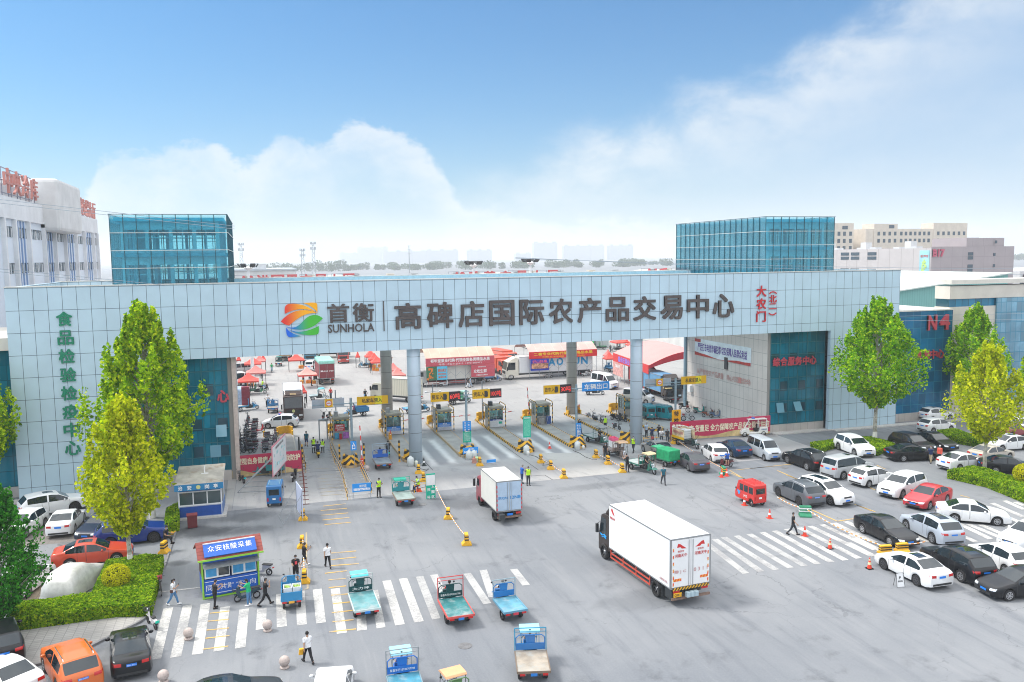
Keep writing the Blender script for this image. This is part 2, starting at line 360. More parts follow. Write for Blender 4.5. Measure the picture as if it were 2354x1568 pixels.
sheet('forecourt_pavement',[(-3.2,71.4),(-2.64,71.4),(-2.44,81.9),(-3.2,81.9)],.008,concrete)
sheet('patched_pavement',P('J',(820,1055),(1910,950),(1420,640),(640,640),(1060,1000)),.012,mat_ground('patched_concrete',(.4,.39,.375),(.35,.345,.335),(.45,.44,.425),stain=False))
brick=mat_grid('brick_paving',(.25,.225,.21),(.15,.14,.135),.42,.22,lw=.035,rough=.9,var=.2,axes=('x','y'),cell=.5)
sheet('brick_pavement',P('R',(0,40),(760,60),(1250,120),(1180,230),(250,310),(0,330)),.006,brick)
sheet('brick_bay',P('R',(330,575),(560,550),(560,700),(440,830),(150,850)),.006,mat_grid('tan_brick_paving',(.34,.27,.2),(.2,.17,.14),.42,.22,lw=.035,rough=.9,var=.2,axes=('x','y'),cell=.45))
pavem=mat_grid('grey_pavers',(.36,.35,.335),(.24,.235,.23),.5,.25,lw=.04,rough=.9,var=.15,axes=('x','y'),cell=.3)
pv=P('R',(0,1080),(1390,925),(1280,1010),(1000,1150),(700,1300),(280,1420),(-120,1420),(-150,1100))
mb=MB(); mb.prism(pv,'z',.0,.11); structure(mb.build('pavement',pavem))
kerbm=mat('kerb_stone',(.2,.2,.205),.85,var=.2,scale=2)
kp=[g('R',*p)for p in((1400,920),(1290,1012),(1005,1155),(705,1305),(285,1425),(-130,1500))]
def kerb(name,pts,w=.16,h=.13,m=kerbm):
 mb=MB()
 for a,b in zip(pts,pts[1:]):
  a=Vector(a[:2]); b=Vector(b[:2]); d=(b-a).normalized(); n=Vector((-d.y,d.x))*w/2
  mb.prism([a-n,b-n,b+n,a+n],'z',0,h)
 return structure(mb.build(name,m))
kerb('kerb',kp,h=.125)
kerb('kerb',[g('R',1385,870),g('R',1500,480),g('R',1530,470)])
kerb('kerb',[g('R',1480,600),g('R',1600,240),g('R',1640,100)],.12,.1)
kerb('kerb',[g('S',470,640),g('S',660,632),g('S',1120,585),g('S',1260,578)])
granite=mat('granite_apron',(.5,.485,.47),.8,var=.12,scale=6)
def slab(name,poly,h,m):mb=MB(); mb.prism(poly,'z',0,h); return structure(mb.build(name,m))
slab('kerb_apron',[(56.6,80.6),(64.3,80.6),(64.3,79.9),(96,79.9),(96,80.85),(73.75,80.85),(64.0,80.85),(64.0,81.9),(56.6,81.9)],.12,granite)
slab('kerb_apron',[(-46,79.9),(-12,79.9),(-12,80.85),(-46,80.85)],.12,granite)
sheet('concrete_apron',P('A',(320,545),(390,545),(990,750),(890,870),(480,920),(250,700)),.01,lanecon)
def mark(name,polys,m,z=.01):
 mb=MB()
 for p in polys:mb.add([(x,y,z)for x,y in p],[tuple(range(len(p)))])
 return structure(mb.build(name,m))
def worn(name,col,lo=.5,hi=.62,w=.75):
 m=mat(name,col,.8); N=NT(m.node_tree); b=m.node_tree.nodes['Principled BSDF']; tc=N.new('ShaderNodeTexCoord')
 n=N.noise(tc.outputs['Object'],.5,8,.68,.2); n2=N.noise(tc.outputs['Object'],7.,4,.7)
 f=N.step(N.math('ADD',N.math('MULTIPLY',n,.6),N.math('MULTIPLY',n2,.4)),lo,hi,0.,w)
 N.put(b.inputs['Base Color'],N.mix(f,c4(col),(.25,.25,.258,1))); return m
wpaint=worn('worn_white_paint',(.52,.515,.495),.43,.6,.85)
wfaint=worn('faint_white_paint',(.42,.42,.415),.44,.6,.85)
ypaint=worn('worn_yellow_paint',(.6,.38,.1),.46,.6,.8)
yfaint=worn('faint_yellow_paint',(.42,.34,.2),.44,.56,.85)
def bar(c,a,b,w):
 A=g(c,*a); B=g(c,*b); return[(A.x-w/2,A.y),(A.x+w/2,A.y),(B.x+w/2,B.y),(B.x-w/2,B.y)]
cw=[bar('R',(1548,880),(1430,1352),.55),bar('R',(1725,855),(1615,1332),.55),bar('R',(1890,840),(1815,1305),.55),bar('R',(2070,870),(2012,1275),.55),bar('R',(2245,890),(2208,1248),.55)]
cw+=[bar('F',(1365,1310),(1345,1640),.55),bar('F',(1655,1080),(1675,1600),.55),bar('F',(1960,1040),(1990,1570),.55),bar('F',(2230,1010),(2290,1540),.55)]
mark('crosswalk',cw,wpaint)
cw2=[bar('T',(120,460),(200,990),.55),bar('T',(430,780),(440,955),.55),bar('T',(580,480),(665,925),.5)]
cw2+=[bar('T',(730,365),(890,890),.55),bar('T',(925,340),(1115,855),.55)]
mark('crosswalk',cw2,wpaint,.0105)
mark('crosswalk',[bar('T',(1120,315),(1320,820),.5),bar('T',(1290,295),(1480,700),.5),bar('H',(690,240),(800,560),.5),bar('H',(500,280),(740,640),.5),bar('H',(1050,230),(1200,420),.5)],wfaint)
rc=[((1890,730),(2300,930)),((1705,755),(2354,1060)),((1520,780),(2354,1175)),((1335,805),(2310,1275)),((1160,828),(2100,1310)),((965,850),(1890,1340)),((775,878),(1670,1370)),((585,903),(1460,1400))]
mark('crosswalk',[bar('C',a,b,.5)for a,b in rc],wpaint)
mark('crosswalk',[bar('C',a,b,.5)for a,b in(((380,930),(1250,1430)),((180,955),(1030,1460)),((-20,980),(800,1490)),((-160,1010),(570,1520)),((-330,1040),(330,1550)))],wfaint,.0115)
rd=[((2230,30),(2354,78)),((2090,12),(2354,130)),((1920,45),(2354,235)),((1760,70),(2354,330)),((1500,100),(2354,450)),((1600,330),(2080,530)),((1470,320),(1900,530)),((1480,470),(1700,570)),((-20,470),(440,700)),((-30,580),(330,765)),((880,490),(1080,570)),((-40,300),(120,380)),((1760,335),(2200,520))]
mark('crosswalk',[bar('D',a,b,.5)for a,b in rd],wpaint,.013)
yl=[]
for a,b in(((1540,1277),(1895,1240)),((1500,1347),(1915,1310)),((1510,1420),(1930,1383)),((1530,1495),(1950,1455)),((1560,1568),(1975,1530))):
 A=g('L',*a); B=g('L',*b); yl.append([(A.x,A.y-.07),(B.x,B.y-.07),(B.x,B.y+.07),(A.x,A.y+.07)])
for a,b in(((70,40),(370,15)),((70,118),(370,88)),((70,190),(400,165)),((0,280),(260,250)),((40,360),(250,340)),((45,450),(250,430)),((70,540),(270,525)),((95,640),(300,620)),((80,748),(330,720)),((90,855),(340,830)),((50,975),(370,940))):
 A=g('T',*a); B=g('T',*b); yl.append([(A.x,A.y-.07),(B.x,B.y-.07),(B.x,B.y+.07),(A.x,A.y+.07)])
for a,b in(((1930,930),(2110,910)),((1910,1003),(2105,985)),((1900,1085),(2105,1065)),((1890,1160),(2110,1135)),((1870,1260),(2100,1232))):
 A=g('R',*a); B=g('R',*b); yl.append([(A.x,A.y-.06),(B.x,B.y-.06),(B.x,B.y+.06),(A.x,A.y+.06)])
mark('road_marking',yl,ypaint,.015)
yl=[]
for a,b in(((1420,690),(1640,682)),((1450,790),(1790,770)),((1450,850),(1800,825)),((1450,900),(1830,870)),((1460,950),(1840,922)),((1470,1005),(1850,972)),((1490,1060),(1860,1030)),((1500,1112),(1890,1085))):
 A=g('L',*a); B=g('L',*b); yl.append([(A.x,A.y-.06),(B.x,B.y-.06),(B.x,B.y+.06),(A.x,A.y+.06)])
mark('road_marking',yl,yfaint,.015)
def lines(name,segs,w,m,z=.016):
 mb=MB()
 for c,a,b in segs:
  A=g(c,*a); B=g(c,*b); d=(B-A).to_2d().normalized(); n=Vector((-d.y,d.x))*w/2; A=A.to_2d(); B=B.to_2d()
  mb.add([(*(A-n),z),(*(B-n),z),(*(B+n),z),(*(A+n),z)],[(0,1,2,3)])
 return structure(mb.build(name,m))
lines('road_marking',[('A',(0,1080),(870,985)),('A',(1990,1030),(2120,1085)),('A',(430,1110),(740,1245)),('A',(1520,1240),(2030,1440)),('A',(430,1500),(560,1568)),('C',(100,-20),(320,70)),('C',(960,0),(1130,70)),('C',(1310,530),(1760,730)),('C',(1760,730),(2020,690)),('C',(2050,470),(2354,580)),('D',(640,-20),(760,30)),('D',(60,60),(290,150)),('B',(1340,1500),(1480,1535)),('B',(0,1410),(80,1450)),('I',(1640,1110),(2352,1040)),('I',(1640,1110),(1880,1245))],.13,ypaint)
lines('road_marking',[('R',(1440,738),(1880,688))],.16,wpaint)
lines('road_marking',[('F',(2070,640),(2080,1000)),('F',(2060,120),(2060,600)),('F',(2020,1015),(2090,1005))],.12,yfaint)
lines('expansion_joint',[('L',(1230,372),(1640,360)),('L',(1220,752),(1840,712)),('K',(835,95),(1010,85)),('J',(0,480),(600,905)),('K',(940,540),(1105,715)),('J',(480,1000),(700,985)),('J',(700,985),(820,1058))],.07,flat((.05,.05,.055),'joint_black'),.017)
mh=mat('cast_iron',(.17,.17,.175),.7,.2,var=.2)
for i,(c,x,y,r)in enumerate((('H',475,1140,.38),('T',1660,1140,.38),('K',940,1250,.36),('R',585,290,.42),('A',540,1062,.38),('D',-1000,0,0))):
 if r and i!=1:
  p=g(c,x,y); mb=MB(); mb.lathe([(0,.0),(r,.0),(r,.014),(r*.93,.02),(r*.9,.016),(0,.018)],n=24)
  o=mb.build('manhole_cover',mh,loc=(p.x,p.y,.004)); tag(o,('round iron manhole cover beside the red framed flatbed','','round manhole cover below the green flatbed tricycle at the lane entrance','dark manhole cover on brick paving behind the orange red sedan','brownish manhole cover on the yellow line left of the silver people carrier')[i],'manhole cover')
# ================================================================ gate building
YF,XL,XR,ZB,ZT=80.9,-20.6,73.7,11.83,18.72
panel=mat_grid('aluminium_panel',(.46,.61,.71),(.06,.1,.14),1.137,1.955,ox=.86,oz=ZB-1.02,lw=.04,rough=.38,metal=.0,var=.05,spec=.6)
panely=mat_grid('aluminium_panel_side',(.46,.61,.71),(.06,.1,.14),1.137,1.955,ox=.5,oz=ZB-1.02,lw=.04,rough=.38,var=.05,axes=('y','z'))
tile=mat_grid('beige_wall_tile',(.62,.57,.53),(.26,.25,.24),.95,1.5,ox=.2,oz=.3,lw=.035,rough=.7,var=.06,axes=('y','z'))
plinthm=mat_grid('granite_plinth',(.42,.39,.37),(.22,.2,.19),.95,3.,oz=-1.,lw=.03,rough=.6,var=.15)
curtain=mat_grid('blue_curtain_glass',(.0,.16,.24),(.0,.09,.13),1.19,1.36,ox=.2,oz=.98,lw=.07,rough=.09,var=.25,spec=.4,cell=.8)
mull=mat('teal_mullion',(.03,.16,.2),.4,.3)
gate=thing('gate_building','long grey panelled market gate spanning the entrance lanes with glass towers on both ends','gate building',(0,0,0))
mb=MB(); mb.prism([(XL,0),(-12,0),(-12,ZB),(64,ZB),(64,0),(XR,0),(XR,ZT),(XL,ZT)],'y',YF,YF+.5); mb.build('front_facade',panel,gate)
mb=MB(); mb.prism([(XL,0),(-2.45,0),(-2.45,ZB),(56.2,ZB),(56.2,0),(XR,0),(XR,ZT),(XL,ZT)],'y',101.0,101.5); mb.build('rear_facade',panel,gate)
for a_ in(XL+.002,XR-.4):mb=MB(); mb.box(a_,a_+.398,YF+.5,101.0,0,ZT-.003); mb.build('end_wall',panely,gate)
cope=mat('coping',(.62,.6,.55),.6,var=.1)
mb=MB(); mb.box(XL-.05,XR+.05,YF-.04,YF+.54,ZT,ZT+.07); mb.box(XL-.05,XR+.05,100.96,101.54,ZT,ZT+.07); mb.build('coping',cope,gate)
mb=MB(); mb.box(-12.1,-2.4,YF+.503,YF+.9,ZB-.05,ZB+.02); mb.build('soffit',panel,gate)
roofm=mat_glass('translucent_roof',(.78,.88,.92),.05,.3,film=(.7,.8,.85,.25))
mb=MB(); mb.box(-2.4,56.1,YF+.5,101.0,17.9,17.95); mb.build('roof_light',roofm,gate)
mb=MB(); mb.box(XL+.4,-2.45,YF+.5,101,17.8,17.95); mb.box(56.2,XR-.4,YF+.5,101,17.8,17.95); mb.build('roof',mat('roof_membrane',(.5,.5,.48),.8,var=.15),gate)
mb=MB()
for x in[2+4.5*i for i in range(13)]:mb.box(x-.1,x+.1,YF+.5,101,17.3,17.88)
mb.build('roof_beam',white,gate)
mb=MB(); mb.box(-2.4,56.1,100.7,100.95,18.0,ZT-.01); mb.build('parapet',mat('pale_blue_parapet',(.3,.5,.6),.5,var=.1),gate)
mb=MB(); mb.box(-2.85,-2.45,YF+1.0,101.0,0,17.8); mb.build('side_wall',tile,gate)
mb=MB(); mb.box(56.2,56.6,YF+1.0,101.0,0,17.8); mb.build('side_wall',tile,gate)
mb=MB(); mb.box(55.95,56.19,100.55,101.02,0,ZB); mb.build('corner_post',mat('blue_grey_post',(.16,.26,.33),.4,.3),gate)
mb=MB(); mb.box(-2.44,-2.05,YF+.7,YF+1.3,0,ZB-.01); mb.build('corner_post',mat('beige_pier',(.5,.42,.38),.7,var=.12),gate)
def sash(mb,x,z,w,h,tilt,y):
 M=Matrix.Rotation(-tilt,3,'X'); c=Vector((x,y,z+h))
 mb.add([c+M@Vector((dx,dy,dz))for dz in(-h,0)for dy in(-.05,0)for dx in(-w/2,w/2)],[(0,2,3,1),(4,5,7,6),(0,1,5,4),(2,6,7,3),(0,4,6,2),(1,3,7,5)])
sashm=mat('open_sash_glass',(.14,.32,.42),.1,spec=.8)
for x0,x1,opens in((-12,-2.86,((-4.2,2.3,.0),(-3.6,4.2,.35))),(56.6,64,((57.9,2.35,.25),(60.2,2.35,.5)))):
 yg=YF+1.0
 mb=MB(); mb.box(x0,x1,yg,yg+.12,.95,ZB); mb.build('curtain_wall',curtain,gate)
 mb=MB(); mb.box(x0,x1,yg-.12,yg+.15,0,.95); mb.build('plinth',plinthm,gate)
 mb=MB(); n=round((x1-x0)/1.19)
 for i in range(n+1):x=x0+(x1-x0)*i/n; mb.box(x-.035,x+.035,yg-.06,yg-.001,.96,ZB-.01)
 for k in range(9):z=.98+1.36*k; mb.box(x0+.036,x1-.036,yg-.045,yg-.002,z-.03,z+.03)
 mb.build('mullion',mull,gate)
 for i in range(n):
  for zz in(8.2,2.3,4.9):
   if i%2==(0 if zz>6 else 1):a=x0+(x1-x0)*(i+.12)/n; b=x0+(x1-x0)*(i+.88)/n; fr=MB(); fr.box(a,b,yg-.03,yg-.004,zz,zz+1.1); fr.build('casement',mat('dark_casement',(.008,.05,.075),.1,spec=.8),gate)
 for x,z,t in opens:mb=MB(); sash(mb,x,z,.95,1.15,t,yg-.06); mb.build('open_sash',sashm,gate)
tglass=mat_glass('tower_glass',(.74,.95,.98),.02,film=(.02,.46,.64,.07))
tframe=mat('tower_frame',(.02,.1,.13),.4,.2); trail=mat('tower_rail',(.55,.6,.58),.4,.3)
twall=mat('tower_inner_wall',(.3,.66,.78),.7,var=.1); tblue=mat('tower_spandrel',(.05,.46,.63),.5,var=.1)
for x0,x1,y0,y1 in((-12.35,-2.3,83.0,104.2),(56.85,66.3,83.7,105.)):
 tw=MB(); z0,z1=17.96,25.05
 tw.box(x0+.08,x1-.08,y0,y0+.03,z0,z1); tw.box(x0+.08,x1-.08,y1-.03,y1,z0,z1); tw.box(x0,x0+.03,y0,y1,z0,z1); tw.box(x1-.03,x1,y0,y1,z0,z1)
 T=tw.build('glass_tower',tglass,gate)
 m1=MB(); m2=MB(); nx=9; ny=17
 for i in range(nx+1):
  x=x0+(x1-x0)*i/nx
  for y in(y0-.03,y1+.03):m1.box(x-.035,x+.035,y-.03,y+.03,z0,z1+.04)
 for i in range(1,ny):
  y=y0+(y1-y0)*i/ny
  for x in(x0-.03,x1+.03):m1.box(x-.03,x+.03,y-.035,y+.035,z0,z1+.04)
 m1.box(x0-.1,x1+.1,y0-.1,y0-.02,z1+.04,z1+.1); m1.box(x0-.1,x1+.1,y1+.02,y1+.1,z1+.04,z1+.1); m1.box(x0-.1,x0-.02,y0-.02,y1+.02,z1+.04,z1+.1); m1.box(x1+.02,x1+.1,y0-.02,y1+.02,z1+.04,z1+.1)
 m1.build('mullion',tframe,T)
 for k in(1,2,3):
  z=18.6+(z1-18.6)*k/4
  for y in(y0-.1,y1+.04):m2.box(x0-.1,x1+.1,y,y+.06,z-.03,z+.03)
  for x in(x0-.1,x1+.04):m2.box(x,x+.06,y0-.04,y1+.04,z-.029,z+.029)
 m2.build('rail',trail,T)
 s=MB(); s.box(x0+.3,x1-.3,y0+.3,y1-.3,18.05,18.2); s.box(x0+.3,x1-.3,y0+.3,y1-.3,21.25,21.6); s.box(x0+.3,x1-.3,y0+.3,y1-.3,24.5,24.85); s.build('floor_slab',tblue,T)
 w=MB(); a0,a1,b0,b1=x0+.9,x1-.9,y0+1.,y1-1.
 for zz0,zz1 in((18.2,21.25),(21.6,24.5)):
  for xx in(a0,a1):w.box(xx-.1,xx+.1,b0,b1,zz1-.75,zz1); w.box(xx-.1,xx+.1,b0,b1,zz0,zz0+.35)
  for yy in(b0,b1):w.box(a0+.1,a1-.1,yy-.1,yy+.1,zz1-.75,zz1); w.box(a0+.1,a1-.1,yy-.1,yy+.1,zz0,zz0+.35)
  for yy in(b0,b1):
   for i in range(5):xx=a0+(a1-a0)*i/4; w.box(xx-.16,xx+.16,yy-.14,yy+.14,zz0,zz1)
   for i in range(4):
    xx=a0+(a1-a0)*(i+.5)/4; w.box(xx-.03,xx+.03,yy-.03,yy+.03,zz0+.35,zz1-.75); w.box(xx-.9,xx+.9,yy-.02,yy+.02,zz0+1.4,zz0+1.46)
  for xx in(a0,a1):
   for i in range(1,8):yy=b0+(b1-b0)*i/8; w.box(xx-.13,xx+.13,yy-.2,yy+.2,zz0,zz1)
   for i in range(8):yy=b0+(b1-b0)*(i+.5)/8; w.box(xx-.03,xx+.03,yy-.03,yy+.03,zz0+.35,zz1-.75)
  w.box(a0+.6,a0+1.6,b0+5,b0+8,zz0,zz1); w.box(a0+2.2,a0+2.5,b0+3,b0+6,zz0,zz1)
 w.build('inner_frame',twall,T)
colm=mat_grid('column_cladding',(.5,.6,.69),(.08,.1,.12),500.,1.95,ox=-100,oz=1.2,lw=.035,rough=.35,metal=.15,var=.06)
colw=mat_grid('column_cladding_worn',(.44,.43,.4),(.08,.08,.08),500.,1.95,ox=-100,oz=1.2,lw=.035,rough=.5,metal=.2,var=.1)
for x,y,m in((15.0,82.3,colm),(39.8,82.4,colm),(14.85,100.1,colw),(39.1,100.2,colw)):
 mb=MB(); mb.cyl((0,0,0),(0,0,17.85 if y<90 else 17.85),.68,n=28)
 o=mb.build('column',m,gate,smooth=False,loc=(x,y,0)); [setattr(p,'use_smooth',len(p.vertices)==4)for p in o.data.polygons]
yt=YF-.09
brown=mat('brown_letters',(.075,.06,.058),.5,var=.25,scale=.8); green=mat('green_letters',(.0,.2,.11),.55); redl=mat('red_letters',(.55,.02,.03),.5)
def zline(x0,z0,x1,z1,x):return z0+(z1-z0)*(x-x0)/(x1-x0)
s='高碑店国际农产品交易中心'
for i,ch in enumerate(s):
 ctext(gate,ch,(14.3+(49.65-14.3)*i/11,yt,15.15),2.55,2.5,brown,.02,.04)
for i,ch in enumerate('首衡'):ctext(gate,ch,(7.55+2.38*i,yt,15.66),2.0,1.75,brown,.016,.04)
ctext(gate,'SUNHOLA',(8.74,yt,14.18),4.4,.78,brown,.012,.04)
mb=MB(); mb.box(11.86,11.95,YF-.1,YF-.01,13.75,16.7); mb.build('divider_bar',brown,gate)
for i,ch in enumerate('食品检验检疫中心'):ctext(gate,ch,(-16.1,yt,15.9-1.648*i),1.22,1.22,green,.022,.03)
for i,ch in enumerate('大农门'):ctext(gate,ch,(54.5,yt,16.65-1.43*i),1.2,1.2,redl,.02,.03)
for zz,s_,h in((16.45,'︵',.28),(15.75,'北',.85),(14.9,'二',.62),(14.02,'︶',.28)):
 ctext(gate,s_,(56.0,yt,zz),.95,h,redl,.02,.03)
def mat_grad(name,a,b,x0,x1):
 m=mat(name,a,.5); N=NT(m.node_tree); bs=m.node_tree.nodes['Principled BSDF']; tc=N.new('ShaderNodeTexCoord'); sp=N.new('ShaderNodeSeparateXYZ')
 N.put(sp.inputs[0],tc.outputs['Object']); N.put(bs.inputs['Base Color'],N.mix(N.step(sp.outputs[0],x0,x1),c4(a),c4(b))); return m
warm=mat_grad('emblem_warm',(.75,.03,.02),(.95,.42,.0),2.4,4.6); cool=mat_grad('emblem_cool',(.0,.12,.7),(.05,.45,.03),2.7,4.9)
def bez(p0,p1,p2,p3,n=10):return[tuple(p0[k]*(1-t)**3+3*p1[k]*t*(1-t)**2+3*p2[k]*t*t*(1-t)+p3[k]*t**3 for k in(0,1))for t in[i/n for i in range(n+1)]]
def el(px,py):return(2.19+(px-222)*3.88/398.,16.72-(py-380)*3.24/300.)
def leaf(pts):return[el(*p)for seg in pts for p in bez(*seg)]
def emblem(name,shapes,m):
 mb=MB()
 for k,sh in enumerate(shapes):mb.prism(leaf(sh),'y',YF-.1,YF-.02)
 o=mb.build(name,m,gate); return o
emblem('emblem',[[((262,470),(262,430),(258,395),(300,385)),((300,385),(420,375),(500,420),(552,462)),((552,462),(470,425),(370,420),(262,470))],[((222,535),(300,450),(430,410),(572,472)),((572,472),(450,465),(400,500),(300,572)),((300,572),(280,574),(250,560),(222,535))],[((440,380),(500,378),(530,378),(550,380)),((550,380),(572,384),(572,395),(572,410)),((572,410),(572,430),(572,450),(571,468)),((571,468),(540,425),(490,395),(440,380))]],warm)
emblem('emblem',[[((272,584),(400,625),(420,520),(500,494)),((500,494),(560,480),(590,495),(620,520)),((620,520),(540,600),(420,650),(272,584))],[((268,590),(300,640),(350,655),(405,670)),((405,670),(360,678),(320,678),(300,676)),((300,676),(270,672),(268,640),(268,590))],[((300,612),(400,655),(500,620),(578,588)),((578,588),(580,620),(578,645),(570,656)),((570,656),(540,672),(400,675),(300,612))]],cool)
pinkl=mat('pink_red_letters',(.5,.06,.09),.5)
for i,ch in enumerate('综合服务中心'):ctext(gate,ch,(57.3+1.0*i+.0,YF+.86,8.35),.85,.95,pinkl,.03,.05)
ctext(gate,'心',(-3.3,YF+.86,8.1),1.0,1.1,pinkl,.03,.05)
def XW(c,x,y,X=56.19):d=ray(*q(c,x,y)); return Vector((X,d.y*X/d.x,CAMH+d.z*X/d.x))
fadel=mat('faded_red_letters',(.55,.25,.22),.8)
ch_='从严管控农产品质量 精心打造一流市场'
for i,ch in enumerate(ch_):
 if ch!=' ':text(gate,ch,XW('Q',1150+790*i/(len(ch_)-1),525+182*i/(len(ch_)-1),56.17),(0,-1,0),(0,0,1),.68,.72,fadel,.005)
ba,bb,bc=XW('Q',1100,12),XW('Q',1100,270),XW('Q',1978,425); bY,bZ,bS,bH=(ba.y+bc.y)/2,(ba.z+bb.z)/2,(ba.y-bc.y)/12.8,(ba.z-bb.z)/2.3
bn=thing('wall_banner','wide white and red notice banner hung high on the beige side wall of the gate','banner',(56.19,bY,bZ)); bn.scale=(1,bS,bH)
mb=MB(); mb.box(-.05,-.005,-6.4,6.4,-1.15,1.15); mb.build('banner_sheet',mat('pale_blue_banner',(.68,.75,.8),.6,var=.12,scale=.5),bn)
text(bn,'严厉打击电信诈骗犯罪 切实保障人民群众利益',(-.06,0,.1),(0,-1,0),(0,0,1),11.2,1.05,mat('purple_letters',(.1,.05,.3),.6),.02)
mb=MB(); hill=[(-6.38,-1.14)]
for i in range(33):t=i/32; hill.append((-6.38+12.76*t,-.95+.16*sin(t*9)+.5*max(0,abs(t-.5)*2-.78)*4*.5))
hill.append((6.38,-1.14)); mb.prism(hill,'x',-.062,-.052); mb.box(-.064,-.053,4.9,6.38,.72,1.14); mb.build('banner_print',mat('banner_red',(.45,.04,.03),.6,var=.3,scale=2.),bn)
mb=MB(); mb.box(-.45,-.005,-.35,.35,0,.9); mb.build('meter_box',white,gate,loc=(56.19,99.2,2.3))
p=XW('Q',1590,500); mb=MB(); mb.box(-.12,-.005,-.35,.35,0,1.5); o=mb.build('vent_recess',darkmetal,gate,loc=p)
# ================================================================ neighbouring and far buildings
def bmat(name,col,rough=.7,var=.08):return mat(name,col,rough,var=var,scale=.4)
cream=bmat('cream_render',(.6,.56,.5)); coldw=bmat('cold_store_white',(.68,.69,.71))
XS,Y0c,Y1c,ZC=-29.3,96.,180.,28.6
cs=thing('cold_store_building','tall white cold storage building with pilasters and red rooftop letters at the left edge','building',(XS,0,0))
mb=MB(); mb.box(-40,0,Y0c,Y1c,0,ZC); mb.build('wall',mat_grid('ribbed_blue_panel',(.52,.66,.84),(.66,.72,.8),50.,.95,lw=.12,rough=.5,axes=('x','z')),cs)
mb=MB(); mb.box(-40.2,.35,Y0c-.2,Y1c+.2,ZC-2.2,ZC+.5); mb.build('cornice',coldw,cs)
ovx=(4,30,62,97,122,146,171,190,211,225)
pil=[XS*ray(x,560).y/ray(x,560).x for x in ovx]
for y in pil:mb=MB(); mb.box(.0,.5,min(y,Y1c-.6),min(y,Y1c-.6)+.6,0,ZC-2.21); mb.build('pilaster',coldw,cs)
wdark=mat('dark_window_glass',(.03,.06,.09),.1,spec=.8)
for a,b in zip(pil,pil[1:]):
 for k,z in enumerate((24.1,19.5,14.9,10.3)):
  n=3
  for j in range(n):
   y0=a+.8+(b-a-.9)*(j+.1)/n; y1=a+.8+(b-a-.9)*(j+.88)/n
   mb=MB(); mb.box(.0,.08,y0,y1,z,z+1.35); w=mb.build('window',wdark,cs)
   mb=MB(); mb.box(.08,.14,(y0+y1)/2-.06,(y0+y1)/2+.06,z,z+1.15); mb.build('glazing_bar',white,w)
for a,b in list(zip(pil,pil[1:]))[1::2]:
 mb=MB()
 for j in(1,2,3):y=a+.9+(b-a-.9)*j/4; mb.box(.0,.16,y-.14,y+.14,1,ZC-2.3)
 mb.build('rib',mat('blue_rib',(.2,.3,.5),.5),cs)
yb0,yb1=XS*ray(97,560).y/ray(97,560).x,XS*ray(152,560).y/ray(152,560).x
mb=MB(); mb.box(-8,2.6,yb0,yb1,ZC-3.2,ZC+4.4); mb.build('penthouse',bmat('penthouse_white',(.6,.6,.6)),cs,bevel=.5)
mb=MB(); mb.box(-8,-.6,98,yb0-.5,ZC+.4,ZC+2.2); mb.build('penthouse',coldw,cs)
roofred=mat('roof_letter_red',(.5,.2,.17),.6); gant=mat('gantry_steel',(.22,.24,.3),.6)
def roof_letters(parent,chars,pts,h,w,m):
 for ch,(x,y,z)in zip(chars,pts):text(parent,ch,(x,y,z+h/2),(0,1,0),(0,0,1),w,h,m,.012,.05)
def XZ(x,y):r_=ray(x,y); return Vector((.2,XS*r_.y/r_.x,CAMH+XS*r_.z/r_.x))
mb=MB()
for chars,xs,ta,tb_,ba,bb_ in(('中央冷库',(12,33,53,73),386,411,443,460),('进口水果交易大厅',(152,162,171,180,188,196,204,212),443,468,484,503)):
 n=len(chars)-1; P_=[]
 for i,(ch,x)in enumerate(zip(chars,xs)):
  A=XZ(x,ta+(tb_-ta)*i/n); B=XZ(x,ba+(bb_-ba)*i/n); P_.append((B.y,B.z,A.z)); w=abs(XZ(xs[1],450).y-XZ(xs[0],450).y)*.86
  text(cs,ch,(.2,A.y,(A.z+B.z)/2),(0,1,0),(0,0,1),w,A.z-B.z,roofred,.0,.04)
  for dy in(-w*.4,w*.4):mb.cyl((-.2,A.y+dy,ZC),(-.2,A.y+dy,A.z),.07,n=4); mb.cyl((-3.,A.y+dy,ZC),(-.2,A.y+dy,A.z*.6+B.z*.4),.06,n=4)
 for k in(.0,.5,1.):mb.cyl((-.2,P_[0][0]-1,P_[0][1]*(1-k)+P_[0][2]*k),(-.2,P_[-1][0]+1,P_[-1][1]*(1-k)+P_[-1][2]*k),.07,n=4)
mb.build('sign_gantry',gant,cs)
lw=thing('office_wing','low office wing with dark blue glass over a granite plinth at the far left','building',(0,0,0))
mb=MB(); mb.box(-50,XL-.02,82.2,96,.95,13.2); mb.build('curtain_wall',curtain,lw)
mb=MB(); mb.box(-50,XL-.02,82.1,96,0,.95); mb.build('plinth',plinthm,lw)
mb=MB(); mb.box(-50,XL-.02,81.9,96,13.2,14.3); mb.build('parapet',cream,lw)
n4=thing('office_block','blue glass office block with the letters N4 right of the gate','building',(0,0,0))
XN=82.9
mb=MB(); mb.box(XR+.02,XN,82.0,100,1.0,13.6); mb.build('curtain_wall',mat_grid('blue_curtain_glass_deep',(.0,.13,.27),(.02,.19,.29),1.16,1.36,ox=.3,oz=.6,lw=.06,rough=.09,var=.25,spec=.4,cell=.8),n4)
mb=MB(); mb.box(XR+.02,XN,81.9,100,0,1.0); mb.build('plinth',plinthm,n4)
mb=MB(); mb.box(XR+.02,XN,81.9,100,13.6,13.75); mb.build('coping',cope,n4)
mb=MB(); mb.box(XR+.02,XN,92,100,13.75,14.7); mb.build('parapet',cream,n4)
for x,z,ch,w,h in((79.6,12.15,'N',1.25,1.75),(81.5,12.15,'4',1.3,1.75)):ctext(n4,ch,(x,81.9,z),w,h,pinkl,.03,.08)
